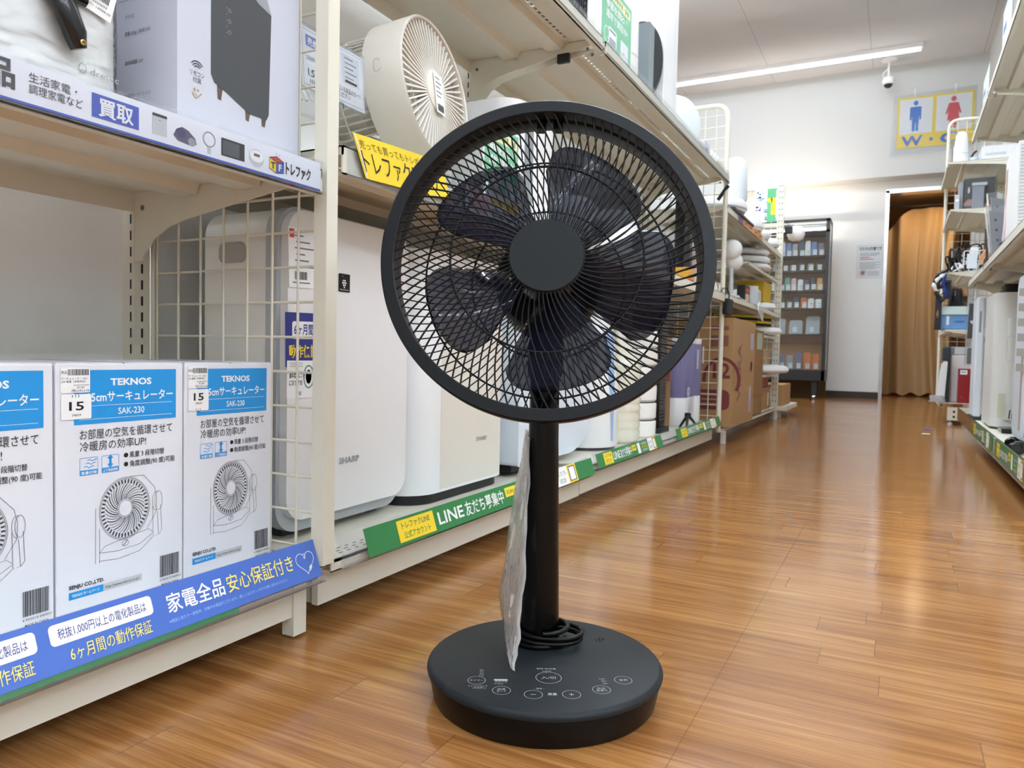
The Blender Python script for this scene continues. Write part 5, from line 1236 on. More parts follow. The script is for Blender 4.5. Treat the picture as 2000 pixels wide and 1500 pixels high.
# ================================================================== top shelf of the middle bays
def top_goods():
    z = 1.2935
    t = thing('mesh_bin', 'black wire-mesh bin at the edge of the top shelf', 'bin', (-0.86, 1.78, z)); b = MB(); x0, x1, y0, y1, h = -0.93, -0.775, 1.70, 1.88, 0.22
    for k in range(13):
        for (p, q) in (((x1, y0 + (y1 - y0) * k / 12, z), (x1, y0 + (y1 - y0) * k / 12, z + h)), ((x0 + (x1 - x0) * k / 12, y0, z), (x0 + (x1 - x0) * k / 12, y0, z + h)), ((x0 + (x1 - x0) * k / 12, y1, z), (x0 + (x1 - x0) * k / 12, y1, z + h))): b.bar(p, q, 0.0028, BLACK)
    for k in range(15):
        zz = z + 0.002 + (h - 0.002) * k / 14; b.tube([(x0, y0, zz), (x1, y0, zz), (x1, y1, zz), (x0, y1, zz)], 0.0028, BLACK, 4, closed=True)
    part('mesh', b, t)
    b = MB(); b.box(x0 + 0.005, x1 - 0.005, y0 + 0.005, y1 - 0.005, z, z + 0.17, GREY); part('contents', b, t)
    t = thing('carton', 'narrow white carton between the mesh bin and the green card, top shelf', 'box', (-0.87, 1.95, z)); b = MB(); b.box(-0.95, -0.79, 1.905, 1.985, z, z + 0.34, WHITE_W); part('carton', b, t, 0.002)
    b = MB(); b.rect(face_left(-0.7898, 1.905, z), 0.012, 0.03, 0.012, 0.28, LGREY); part('print', b, t)
    pop_card(2.005, 0.268, z + 0.0005, 0.215, -0.782, 'green promotional card standing on the top shelf among white appliances', ('季節を問わず', '通年で買取中!'))
    t = thing('tower_purifier', 'tall white rounded appliance just right of the green card, top shelf', 'appliance', (-0.89, 2.35, z)); b = MB(); b.lathe(Fr((-0.89, 2.345, z)), [(0, 0), (0.098, 0), (0.103, 0.01), (0.100, 0.34), (0.085, 0.42), (0, 0.44)], WHITE, 44); part('body', b, t)
    b = MB(); b.lathe(Fr((-0.89, 2.345, z)), [(0.1032, 0.10), (0.1036, 0.102), (0.1030, 0.104)], LGREY, 44); part('seam', b, t)
    t = thing('standing_mirror', 'dark oval-edged round mirror appliance on the top shelf', 'mirror', (-0.83, 2.56, z)); c = Vector((-0.85, 2.585, z + 0.185)); f = Fr(c, Vector((0.96, 0.28, 0)), Z)
    b = MB(); b.prism(f, ell(0, 0, 0.075, 0.135, 40), -0.030, 0.0, BLACK, True); part('dark_rim', b, t)
    b = MB(); b.prism(f, ell(0, 0, 0.068, 0.127, 40), 0.0, 0.003, mat('mirror_face', (60, 66, 68), 0.08), True); part('glass', b, t)
    b = MB(); b.lathe(Fr((c.x, c.y, z)), [(0, 0), (0.055, 0), (0.052, 0.012), (0.012, 0.02), (0.012, 0.06), (0, 0.06)], WHITE, 24); part('stand', b, t)
    t = thing('clear_case', 'clear plastic case in front of the dark mirror, top shelf', 'case', (-0.83, 2.49, z)); b = MB(); b.box(-0.93, -0.785, 2.465, 2.52, z, z + 0.26, film('pale_clear', (214, 226, 230), 0.30, 0.1, 0.5)); part('case', b, t)
    t = thing('carton', 'tall white carton closing the row on the top shelf', 'box', (-0.88, 2.72, z)); b = MB(); b.box(-0.98, -0.785, 2.645, 2.82, z, z + 0.50, WHITE); part('carton', b, t, 0.003)
    b = MB(); g = face_left(-0.7848, 2.645, z); b.line(g, [(0.13, 0.0), (0.13, 0.48)], 0.002, LGREY); b.line(g, [(0.155, 0.0), (0.155, 0.44)], 0.0015, LGREY); b.line(g, [(0.13, 0.40), (0.155, 0.40)], 0.0015, LGREY); part('fold_lines', b, t)
    # lampshade on edge and small things
    t = thing('ceiling_lamp', 'pale round ceiling lamp standing on edge behind the far wire panel', 'lamp', (-0.86, 3.12, z)); f = Fr((-0.86, 3.12, z + 0.115), Vector((0.55, 0.83, 0)), Z)
    b = MB(); b.lathe(f, [(0.08, -0.03), (0.112, -0.012), (0.115, 0.0), (0.105, 0.022), (0.07, 0.036), (0, 0.042)], mat('lamp_acrylic', (226, 234, 236), 0.3), 40); part('shade', b, t)
    b = MB(); b.lathe(f, [(0, -0.045), (0.05, -0.045), (0.085, -0.03), (0.08, -0.028)], WHITE, 32); part('back', b, t)
    t = thing('small_carton', 'small pale lilac carton past the round lamp, top shelf', 'box', (-0.83, 3.33, z)); b = MB(); b.box(-0.88, -0.78, 3.27, 3.37, z, z + 0.075, mat('lilac_box', (206, 204, 214), 0.5)); part('carton', b, t, 0.002)
    b = MB(); b.rect(face_left(-0.7798, 3.27, z), 0.02, 0.03, 0.03, 0.02, RAILB); part('print', b, t)
    for k in range(3):
        a = Vector((-0.80, 3.42 + 0.055 * k, z + 0.0)); t = thing('rolled_sheet', ('nearest', 'middle', 'farthest')[k] + ' of the white rolls leaning at the end of the top shelf', 'roll', a, 'white rolls')
        b = MB(); b.tube([a + Vector((0, 0, 0.008)), a + Vector((0.0, 0.055, 0.075))], 0.012, WHITE_C, 10); part('roll', b, t)
top_goods()
# ================================================================== far left stand: ceiling lamps, cartons
ACR = mat('lamp_shade_white', (240, 240, 238), 0.35, vary=0.01)
def disc_lamp(x, y, z, r, h, label, group='round white ceiling lamps', axis=None):
    t = thing('ceiling_lamp', label, 'lamp', (x, y, z), group); f = axis or Fr((x, y, z))
    b = MB(); b.lathe(f, [(0, 0), (r * 0.6, 0), (r * 0.94, h * 0.12), (r * 0.96, h * 0.22)], WHITE, 36); part('mounting_plate', b, t)
    b = MB(); b.lathe(f, [(r * 0.95, h * 0.20), (r, h * 0.32), (r, h * 0.55), (r * 0.93, h * 0.82), (r * 0.6, h * 0.97), (0, h)], ACR, 40); part('shade', b, t)
zt = 1.1665
disc_lamp(-0.93, 4.02, zt + 0.012, 0.20, 0.085, 'largest round white ceiling lamp lying on the far stand, next to the white jug')
b = MB(); b.box(-1.12, -0.75, 3.80, 4.36, zt, zt + 0.012, DGREY); solo('flat_carton', b, 'thin dark tray under the largest round lamp on the far stand', 'tray', None, 0.001)
disc_lamp(-0.90, 4.58, zt, 0.165, 0.085, 'second round white ceiling lamp along the far stand, over the orange tickets')
disc_lamp(-0.90, 4.93, zt, 0.15, 0.08, 'third round white ceiling lamp along the far stand')
disc_lamp(-0.89, 5.28, zt, 0.15, 0.07, 'last round white ceiling lamp along the far stand, by the perforated post')
t = thing('water_jug', 'pale grey jug standing on the far stand just past the wire panel', 'jug', (-0.88, 4.27, zt + 0.075)); c = (-0.80, 4.05, 1.2515)
t.location = c
b = MB(); b.lathe(Fr(c), [(0, 0), (0.060, 0), (0.064, 0.01), (0.060, 0.17), (0.045, 0.215), (0.03, 0.225), (0, 0.227)], WHITE_C, 32); part('body', b, t)
b = MB(); b.tube([(c[0], c[1] + 0.04, c[2] + 0.19), (c[0] + 0.005, c[1] + 0.115, c[2] + 0.205)], 0.007, GREY, 8); part('spout', b, t)
# orange shelf tickets
OT = mat('orange_ticket', (232, 164, 108), 0.5)
for k in range(5):
    f = face_left(-0.7590, 3.95 + 0.155 * k, 1.133); b = MB(); b.fbox(f, 0, 0.135, 0, 0.040, 0, 0.001, OT if k else mat('violet_ticket', (120, 112, 150), 0.5)); b.line(f, [(0.02, 0.012), (0.10, 0.026)], 0.005, mat('brown_ink', (150, 84, 40), 0.6), e=0.0014); b.line(f, [(0.03, 0.028), (0.11, 0.016)], 0.003, mat('brown_ink', (150, 84, 40), 0.6), e=0.0014)
    solo('shelf_ticket', b, ('violet ticket at the near end of the far stand shelf edge', 'first orange ticket from the wire panel on the far shelf edge', 'second orange ticket from the wire panel on the far shelf edge', 'third orange ticket from the wire panel on the far shelf edge', 'fourth and farthest orange ticket on the far shelf edge')[k], 'ticket', 'tickets on the far shelf edge')
# lampshade hanging beyond the post
t = thing('hanging_lampshade', 'white pleated lampshade in front of the showcase top, past the perforated post', 'lampshade', (-0.70, 5.75, 1.27)); c = (-0.690, 5.72, 1.275)
b = MB(); b.lathe(Fr(c), [(0.020, 0.0), (0.050, 0.015), (0.062, 0.05), (0.055, 0.085), (0.03, 0.105), (0, 0.108)], mat('lampshade_cloth', (244, 242, 238), 0.7), 20, sharp=90); part('shade', b, t)
b = MB(); b.tube([(-0.755, 5.57, 1.37), (c[0] - 0.02, 5.66, 1.385), (c[0], c[1], 1.383)], 0.004, LGREY, 6); part('arm', b, t)
t = thing('hanging_goods', 'black pouch hanging at the perforated post beside the white lampshade', 'pouch', (-0.745, 5.60, 1.31)); b = MB(); b.box(-0.752, -0.700, 5.59, 5.62, 1.315, 1.365, BLACK); part('pouch', b, t, 0.006)
b = MB(); b.tube([(-0.725, 5.605, 1.365), (-0.735, 5.59, 1.40), (-0.757, 5.575, 1.405)], 0.002, BLACK, 6); part('loop', b, t)
# plates of the partial shelf
for k in range(3):
    disc_lamp(-0.93, 4.98, 0.9865 + 0.047 * k, 0.185 - 0.006 * k, 0.046, ('bottom', 'middle', 'topmost')[k] + ' of the stacked round white lamps on the short far shelf', 'stacked round lamps')
b = MB(); b.box(-0.97, -0.80, 5.10, 5.40, 0.80, 0.935, mat('mustard_box', (206, 170, 20), 0.6)); solo('yellow_carton', b, 'mustard yellow carton under the short far shelf', 'box', None, 0.003, loc=(-0.88, 5.25, 0.80))
# wares on the long shelf
zs = 0.7435
t = thing('carrier_bag', 'pink and white carrier bag on the far stand behind the wire panel', 'bag', (-0.88, 3.86, zs)); b = MB(); rings = []
for j in range(8):
    q = j / 7; rings.append([(-0.97 + (0.09 - 0.05 * q) * math.cos(a) * (1 + 0.16 * math.sin(3 * a + 1.3 * j)), 3.90 + (0.15 - 0.08 * q) * math.sin(a) * (1 + 0.16 * math.cos(4 * a + j)), zs + 0.21 * q + 0.012 * math.sin(5 * a) * q) for a in [2 * PI * k / 20 for k in range(20)]])
b.loft(rings, mat('pink_film', (214, 178, 180), 0.35)); part('bag', b, t)
t = thing('globe_lamp', 'round white globe lamp on a stalk above the pink bag, far stand', 'lamp', (-0.80, 4.03, zs)); b = MB()
for q, (dx, dz, r) in enumerate(((0, 0.255, 0.052), (0.005, 0.195, 0.045))): b.lathe(Fr((-0.80 + dx, 4.03 + 0.04 * q, zs + dz - r)), [(r * math.sin(a), r - r * math.cos(a)) for a in [PI * k / 14 for k in range(15)]], ACR, 24, sharp=90)
part('globe', b, t)
b = MB(); b.lathe(Fr((-0.80, 4.03, zs)), [(0, 0), (0.05, 0), (0.045, 0.012), (0.012, 0.02), (0.011, 0.16), (0, 0.16)], LGREY, 20); part('stand', b, t)
t = thing('medicine_box', 'small black and red box standing on the far stand shelf', 'box', (-0.79, 4.42, zs)); b = MB(); b.box(-0.83, -0.785, 4.35, 4.50, zs, zs + 0.10, BLACK); part('carton', b, t, 0.001)
b = MB(); g = face_left(-0.7848, 4.35, zs); b.rect(g, 0.02, 0.06, 0.10, 0.022, RED); b.rect(g, 0.02, 0.012, 0.11, 0.040, mat('peach_print', (226, 190, 160), 0.5)); part('print', b, t)
t = thing('glass_kettle', 'pale clear-walled kettle at the edge of the far stand shelf', 'kettle', (-0.815, 4.75, zs)); b = MB(); b.lathe(Fr((-0.825, 4.75, zs)), [(0, 0), (0.052, 0), (0.055, 0.01), (0.048, 0.10), (0.045, 0.125), (0, 0.13)], mat('frosted_plastic', (206, 210, 216), 0.25), 28); part('body', b, t)
b = MB(); b.tube([(-0.80, 4.80, zs + 0.11), (-0.79, 4.87, zs + 0.10), (-0.79, 4.885, zs + 0.05), (-0.80, 4.82, zs + 0.02)], 0.007, WHITE, 8); part('handle', b, t)
disc_lamp(-0.90, 5.20, zs, 0.16, 0.06, 'round white ceiling lamp alone on the long far shelf by the perforated post')
t = thing('cable_tangle', 'white cable looped over the edge of the far stand shelf', 'cable', (-0.75, 4.80, zs - 0.06)); P = [(-0.80 + 0.06 * min(1, k / 8), 4.62 + 0.09 * math.sin(k * 0.5), zs + 0.012 - 0.10 * max(0, math.sin((k - 8) * 0.2)) if k > 8 else zs + 0.010) for k in range(26)]
b = MB(); b.tube(P, 0.006, WHITE, 6); part('cable', b, t)
b = MB(); b.box(-0.77, -0.745, 4.70, 4.76, zs - 0.075, zs - 0.02, LGREY); part('plug', b, t, 0.004)
t = thing('instruction_sheet', 'white paper and small parts spread on the far stand shelf', 'paper', (-0.82, 4.45, zs)); b = MB(); b.box(-0.86, -0.762, 4.52, 4.66, zs, zs + 0.004, PAPER); b.box(-0.84, -0.765, 4.10, 4.33, zs, zs + 0.006, PAPER); part('sheet', b, t)
# low partial shelves
disc_lamp(-0.87, 5.28, 0.5865, 0.165, 0.055, 'round white ceiling lamp on the upper of two low far shelves'); disc_lamp(-0.84, 5.30, 0.3265, 0.185, 0.062, 'wide round white ceiling lamp on the lowest far shelf, sticking out')
t = thing('hedge_shears', 'black and yellow striped tools in front of the mesh, far stand', 'tools', (-0.95, 5.3, 0.62)); b = MB()
for k in range(4): b.tube([(-1.05, 4.75 + 0.08 * k, 0.70 - 0.008 * k), (-0.80, 5.42, 0.715 - 0.02 * k)], 0.010, BLACK if k % 2 else YELLOW, 6)
part('shaft', b, t)
b = MB(); b.box(-0.80, -0.775, 5.585, 5.61, 0.56, 0.68, YELLOW); solo('yellow_tag', b, 'slanted yellow plastic strip hanging beside the perforated post', 'strip', None, 0.003)
b = MB(); b.box(-1.0, -0.80, 5.09, 5.42, 0.2340, 0.297, mat('red_case', (150, 40, 34), 0.5)); solo('red_case', b, 'dark red case under the lowest far shelf', 'case', None, 0.004)
# posters on the end grid
t = thing('poster', 'green and white printed poster on the wire grid above the far stand', 'poster', (-0.9, 5.555, 1.40)); f = face_near(-0.955, 5.553, 1.395); b = MB(); b.fbox(f, 0, 0.145, 0, 0.235, 0, 0.001, PAPER)
b.rect(f, 0.085, 0.0, 0.06, 0.235, mat('poster_green', (96, 186, 130), 0.5), 0.0014); b.rect(f, 0.112, 0.05, 0.033, 0.12, YELLOW, 0.0018); b.rect(f, 0.09, 0.14, 0.03, 0.03, YELLOW, 0.0018)
rnd = random.Random(5)
for k in range(26): b.rect(f, rnd.uniform(0.004, 0.075), rnd.uniform(0.01, 0.21), rnd.uniform(0.006, 0.022), rnd.uniform(0.005, 0.016), rnd.choice((RAILB, GREYINK, DGREY, CYAN, mat('sky_print', (150, 190, 230), 0.5))), 0.0014)
part('sheet', b, t)
f = face_near(-1.14, 5.553, 1.50); b = MB(); b.fbox(f, 0.0, 0.04, 0.0, 0.105, 0, 0.001, YELLOW); b.shape(f, ell(0.008, 0.06, 0.006, 0.014, 12), INK, 0.0014); solo('poster', b, 'narrow yellow poster at the left of the wire grid above the far stand', 'poster')
# cartons on the deck
def carton(x0, x1, y0, y1, z0, z1, label, m=CARD, prints=(), group='brown cartons at the end of the left-hand row'):
    t = thing('brown_carton', label, 'box', ((x0 + x1) / 2, (y0 + y1) / 2, z0), group); b = MB(); b.box(x0, x1, y0, y1, z0, z1, m); part('carton', b, t, 0.002)
    b = MB(); b.box(x0 + 0.001, x1 - 0.001, (y0 + y1) / 2 - 0.025, (y0 + y1) / 2 + 0.025, z1, z1 + 0.0008, mat('parcel_tape', (196, 160, 116), 0.3)); part('tape', b, t)
    return t
MARO = mat('maroon_ink', (122, 52, 56), 0.7)
t = carton(-1.02, -0.722, 3.74, 4.36, 0.0835, 0.625, 'big brown carton with red ring print numbered 12 behind the end post')
f = face_near(-1.02, 3.7397, 0.0835); b = MB(); b.line(f, ell(0.245, 0.235, 0.085, 0.105, 32, -30, 190), 0.016, MARO); b.text(f, '12', 0.245, 0.245, 0.075, MARO, w=0.085, align='c', bold=0.03)
b.shape(f, rrect(0.165, 0.10, 0.03, 5, 0.205, 0.135), MARO, 0.0006)
for q in range(3): b.rect(f, 0.15, 0.155 - 0.022 * q, 0.10, 0.008, CARD, 0.0009)
b.rect(f, 0.19, 0.40, 0.085, 0.055, mat('maroon_faint', (142, 92, 76), 0.7), 0.0006); b.rect(f, 0.19, 0.48, 0.085, 0.02, mat('maroon_faint', (142, 92, 76), 0.7), 0.0006)
g = face_left(-0.7217, 3.74, 0.0835); b.text(g, 'VIERA', 0.22, 0.12, 0.10, mat('maroon_faint', (142, 92, 76), 0.7), w=0.30, bold=0.02, rot=PI / 2); b.rect(g, 0.47, 0.39, 0.09, 0.09, mat('label_lilac', (190, 184, 204), 0.6), 0.0006); b.shape(g, ell(0.515, 0.30, 0.028, 0.028, 16), INK, 0.0006); b.rect(g, 0.47, 0.05, 0.06, 0.14, mat('label_lilac', (190, 184, 204), 0.6), 0.0006)
part('print', b, t)
t = carton(-1.0, -0.765, 4.40, 4.94, 0.0835, 0.60, 'plain tall brown carton behind the carton numbered 12', CARD_D)
b = MB(); g = face_left(-0.7648, 4.4, 0.0835); b.rect(g, 0.28, 0.40, 0.20, 0.10, mat('label_green', (178, 190, 160), 0.6)); part('label', b, t)
t = carton(-0.98, -0.790, 5.08, 5.46, 0.0835, 0.232, 'small brown carton with a navy stripe near the perforated post'); b = MB(); g = face_near(-0.98, 5.0797, 0.0835); b.rect(g, 0.10, 0.0, 0.06, 0.125, mat('navy_stripe', (44, 46, 88), 0.6)); b.rect(face_left(-0.7897, 5.08, 0.0835), 0.25, 0.02, 0.05, 0.09, PAPER); part('print', b, t)
t = carton(-0.96, -0.735, 5.66, 6.10, 0.0855, 0.240, 'small brown carton on the low rack past the perforated post'); b = MB(); b.rect(face_near(-0.96, 5.6597, 0.0855), 0.135, 0.05, 0.02, 0.08, PAPER); part('label', b, t)

# ================================================================== glass showcase
def showcase():
    x0, x1, y0, y1, zb, zt = -1.62, -0.690, 8.50, 8.86, 0.20, 1.915
    t = thing('glass_showcase', 'tall black-framed glass showcase by the end wall full of small packets', 'showcase', ((x0 + x1) / 2, (y0 + y1) / 2, 0))
    FR = mat('black_frame', (34, 35, 38), 0.4)
    b = MB()
    for x in (x0, x1 - 0.035):
        for y in (y0, y1 - 0.03): b.box(x, x + 0.035, y, y + 0.03, zb, zt, FR)
    for y in (y0, y1 - 0.03):
        b.box(x0, x1, y, y + 0.03, zt - 0.03, zt, FR); b.box(x0, x1, y, y + 0.03, zt - 0.145, zt - 0.12, FR)
    for x in (x0, x1 - 0.03): b.box(x, x + 0.03, y0, y1, zt - 0.03, zt, FR)
    part('frame', b, t)
    b = MB(); b.box(x0 + 0.0, x1 - 0.0, y0, y1, zb, zb + 0.115, FR); part('plinth', b, t, 0.003)
    b = MB(); b.box(x0 + 0.03, x1 - 0.03, y1 - 0.02, y1 - 0.01, zb + 0.115, zt - 0.12, mat('ply_back', (200, 146, 82), 0.6, vary=0.08, stretch=(1, 1, 12))); b.box(x0 + 0.03, x1 - 0.03, y0 + 0.02, y1 - 0.02, zt - 0.125, zt - 0.122, mat('ply_back', (200, 146, 82), 0.6)); part('back_board', b, t)
    b = MB(); b.box(x0 + 0.035, x1 - 0.035, y0 + 0.004, y0 + 0.008, zb + 0.115, zt - 0.145, film('showcase_glass', (235, 240, 240), 0.03, 0.02, 0.6)); b.box(x0 + 0.035, x1 - 0.035, y0 + 0.004, y0 + 0.008, zt - 0.12, zt - 0.03, MATS['showcase_glass']); b.box(x1 - 0.008, x1 - 0.004, y0 + 0.03, y1 - 0.03, zb + 0.115, zt - 0.03, film('side_glass', (214, 216, 214), 0.35, 0.05, 0.6)); part('glass_pane', b, t)
    SH = mat('shelf_edge_brown', (176, 130, 78), 0.5, vary=0.06)
    levels = [1.535, 1.375, 1.165, 0.975, 0.700]
    for z in levels: b = MB(); b.box(x0 + 0.035, x1 - 0.035, y0 + 0.03, y1 - 0.03, z - 0.012, z, film('glass_shelf', (206, 186, 140), 0.14, 0.1, 0.3)); b.box(x0 + 0.035, x1 - 0.035, y1 - 0.07, y1 - 0.03, z - 0.09, z - 0.012, SH); part('shelf', b, t)
    b = MB()
    for x in (x0 + 0.08, x1 - 0.13):
        for y in (y0 + 0.05, y1 - 0.09): b.box(x, x + 0.05, y, y + 0.04, 0.055, zb, FR)
    part('leg', b, t)
    for x in (x0 + 0.105, x1 - 0.105):
        for y in (y0 + 0.07, y1 - 0.07): b = MB(); b.lathe(Fr((x - 0.012, y, 0.025), Y, Z), [(0, 0), (0.025, 0), (0.025, 0.024), (0, 0.024)], CHROME, 16); b.tube([(x, y, 0.025), (x, y, 0.058)], 0.008, CHROME, 8); part('caster', b, t)
    b = MB(); b.box(x0 + 0.05, x1 - 0.05, y0 + 0.05, y0 + 0.08, zt - 0.118, zt - 0.108, glow('case_lamp', (255, 246, 232), 90.0)); part('lamp_strip', b, t)
    # packets
    pal = {'white': PAPER, 'grey': GREY, 'dark': DGREY, 'red': RED, 'green': mat('packet_green', (90, 168, 140), 0.5), 'orange': ORANGE, 'olive': mat('packet_olive', (84, 88, 66), 0.6), 'maroon': mat('packet_maroon', (120, 34, 60), 0.5), 'silver': mat('bag_silver', (150, 154, 158), 0.3), 'blue': mat('packet_blue', (110, 130, 180), 0.5), 'amber': mat('packet_amber', (226, 170, 80), 0.5), 'violet': mat('packet_violet', (120, 108, 130), 0.5), 'pink': mat('packet_pink', (226, 180, 190), 0.5)}
    ordn = ['first', 'second', 'third', 'fourth', 'fifth', 'sixth', 'seventh', 'eighth']
    rows = [('top', 1.535, 0.185, ['dark', 'white', 'blue', 'grey', 'dark', 'white', 'blue', 'violet'], 0.055), ('second', 1.375, 0.095, ['grey', 'dark', 'grey', 'dark', 'grey', 'dark'], 0.06), ('third', 1.165, 0.15, ['white', 'maroon', 'green', 'pink', 'white', 'dark', 'dark', 'amber'], 0.055), ('fourth', 0.975, 0.13, ['grey', 'olive', 'olive', 'dark', 'orange', 'white', 'white'], 0.062), ('fifth', 0.700, 0.21, ['silver', 'silver', 'silver'], 0.14), ('lowest', zb + 0.116, 0.20, ['dark', 'violet', 'grey', 'violet', 'orange', 'orange'], 0.07)]
    for nm, z, h, cs, w in rows:
        n = len(cs); span = 0.52
        for k, c in enumerate(cs):
            x = x1 - 0.06 - span + span * (k + 0.5) / n; y = y0 + 0.09 + 0.03 * ((k * 5) % 3) / 2; hh = h * (0.78 + 0.22 * ((k * 7 + len(nm)) % 4) / 3)
            p = thing('packet', '%s packet, %s from the left in the %s row of the showcase' % (c, ordn[k], nm), 'packet', (x, y, z), 'small packets in the glass showcase')
            tilt = 0.10 if nm != 'fifth' else 0.35
            f = Fr((x - w / 2, y, z + 0.0005), Vector((1, 0, 0)), Vector((0.12 * (nm in ('top', 'fifth')), tilt, 1)))
            b = MB(); b.prism(f, [(0, 0), (w, 0), (w, hh * 0.9), (w * 0.85, hh), (w * 0.1, hh * 0.97), (0, hh * 0.85)], -0.018, 0.0, pal[c]); part('packet_body', b, p, 0.003)
            b = MB(); q = 0.5 if nm in ('fifth',) else 0.0
            b.fbox(f, w * 0.30, w * 0.30 + 0.040, 0.012 + 0.02 * q, 0.068 + 0.02 * q, 0.001, 0.002, PAPER); b.rect(f, w * 0.30 + 0.005, 0.05, 0.028, 0.006, GREYINK, 0.0024); b.rect(f, w * 0.30 + 0.005, 0.028, 0.03, 0.004, GREYINK, 0.0024); part('price_tag', b, p)
    b = MB(); b.box(x0 + 0.1, x1 - 0.02, y1 + 0.10, y1 + 0.115, 0.0, 0.40, mat('brown_board', (104, 78, 40), 0.7)); solo('wooden_board', b, 'brown board leaning against the wall below the showcase', 'board', loc=(-1.1, y1 + 0.1, 0.0))
showcase()
# ================================================================== right-hand run
def right_strip(y1, ln, lab):
    green_strip(y1, ln, lab, x=XRF - 0.0135, z=0.086, lean=Vector((0, 0, 1)), d=-1, h=0.062)
right_strip(3.30, 0.82, 'green strip sign in the right-hand bottom rail nearest the camera')
right_strip(4.24, 0.86, 'green strip sign in the right-hand bottom rail farther along')
def right_goods():
    z = 0.1015
    # finned heater at the edge of the picture
    t = thing('oil_heater', 'white finned heater at the right edge of the picture', 'heater', (0.49, 3.38, z))
    b = MB()
    for k in range(6):
        x = 0.415 + 0.040 * k; b.prism(Fr((x, 3.40, z + 0.355), Y, Z), rrect(0.32, 0.62, 0.05, 6), -0.004, 0.020, WHITE_C, True)
    part('fins', b, t)
    b = MB(); b.box(0.405, 0.66, 3.255, 3.30, z + 0.045, z + 0.72, WHITE_C); part('control_housing', b, t, 0.012)
    b = MB(); P = [(0.415, 3.245, z + 0.50), (0.415, 3.245, z + 0.66), (0.425, 3.245, z + 0.70), (0.46, 3.245, z + 0.715), (0.55, 3.245, z + 0.715)]; b.tube(P, 0.010, WHITE, 10); part('handle', b, t)
    b = MB()
    for k in range(6): b.prism(Fr((0.4045, 3.262, z + 0.30 + 0.055 * k), X, Y), [(0, 0), (-0.0, 0.03), (-0.022, 0.015)], 0, 0.028, mat('vent_grey', (168, 166, 160), 0.5))
    part('vent', b, t)
    b = MB(); b.box(0.405, 0.409, 3.305, 3.33, z + 0.08, z + 0.36, mat('taupe_stripe', (176, 160, 150), 0.5)); part('side_stripe', b, t)
    for k, (x, y) in enumerate(((0.385, 3.22), (0.395, 3.42))):
        b = MB(); b.lathe(Fr((x, y - 0.012, z + 0.022), X, Z), [(0, -0.012), (0.018, -0.012), (0.022, -0.006), (0.022, 0.006), (0.018, 0.012), (0, 0.012)], BLACKG, 18); b.lathe(Fr((x + 0.02, y + 0.025, z + 0.022), X, Z), [(0, -0.012), (0.018, -0.012), (0.022, -0.006), (0.022, 0.006), (0.018, 0.012), (0, 0.012)], BLACKG, 18); b.box(x, x + 0.06, y - 0.01, y + 0.02, z + 0.02, z + 0.046, BLACKG); part('caster', b, t)
    # big white tower
    t = thing('dehumidifier', 'tall white dehumidifier on the right-hand bottom shelf', 'dehumidifier', (0.55, 4.55, z))
    b = MB(); f = Fr((0.535, 4.62, z + 0.012)); b.prism(f, rrect(0.24, 0.50, 0.07, 10), 0, 0.665, mat('dehumidifier_shell', (226, 226, 221), 0.35, vary=0.01), True); part('body', b, t, 0.010)
    b = MB(); b.prism(Fr((0.57, 4.40, z + 0.05)), rrect(0.20, 0.10, 0.02, 6), 0, 0.50, mat('dehumidifier_front', (220, 220, 214), 0.35, vary=0.01), True); part('front_cover', b, t, 0.006)
    b = MB(); g = face_near(0.44, 4.3485, z); b.fbox(g, 0.075, 0.10, 0.155, 0.195, 0, 0.001, BLACK); b.shape(g, ell(0.0875, 0.175, 0.004, 0.009, 12), RED, 0.0014); part('sticker', b, t)
    b = MB(); g = face_near(0.44, 4.3485, z)
    for k in range(6): b.shape(g, [(0.046 + 0.013 * k, 0.056), (0.052 + 0.013 * k, 0.056), (0.056 + 0.0125 * k, 0.100), (0.050 + 0.0125 * k, 0.100)], DGREY, 0.0006)
    part('vent', b, t)
    b = MB(); b.prism(face_near(0.455, 4.3486, z + 0.06), rrect(0.030, 0.12, 0.006, 4, 0.0, 0.06), -0.001, 0.0006, mat('yellowed_panel', (214, 214, 190), 0.4)); part('side_panel', b, t)
    b = MB(); b.line(face_near(0.49, 4.3485, z + 0.40), rrect(0.045, 0.12, 0.012, 4), 0.0022, LGREY, True, 0.0008); b.tube([(0.512, 4.342, z + 0.37), (0.512, 4.335, z + 0.39), (0.512, 4.335, z + 0.46), (0.512, 4.345, z + 0.475)], 0.006, LGREY, 8); part('handle', b, t)
    b = MB(); b.box(0.45, 0.63, 4.36, 4.84, z, z + 0.0135, DGREY); part('base', b, t)
    b = MB(); b.prism(Fr((0.585, 4.84, z + 0.676)), rrect(0.19, 0.20, 0.03, 5), 0, 0.075, BLACK, True); solo('black_tray', b, 'black flat appliance lying on top of the white dehumidifier', 'appliance', loc=(0.585, 4.84, z + 0.676))
    t = thing('scale', 'thin dark slab on the shelf in front of the white dehumidifier', 'scale', (0.49, 4.2, z)); b = MB(); b.box(0.44, 0.60, 4.14, 4.29, z, z + 0.022, BLACKG); part('slab', b, t, 0.004)
    t = thing('panel_heater', 'narrow white upright panel heater beside the dehumidifier', 'heater', (0.44, 5.12, z)); b = MB(); b.box(0.385, 0.425, 4.98, 5.22, z + 0.02, z + 0.70, WHITE_C); part('panel', b, t, 0.008)
    b = MB(); b.box(0.375, 0.50, 5.0, 5.04, z, z + 0.021, DGREY); part('foot', b, t)
    b = MB(); b.box(0.375, 0.50, 5.16, 5.20, z, z + 0.021, DGREY); part('foot', b, t)
    b = MB(); g = face_near(0.385, 4.9798, z); b.rect(g, 0.014, 0.5, 0.010, 0.12, GREY); part('grille', b, t)
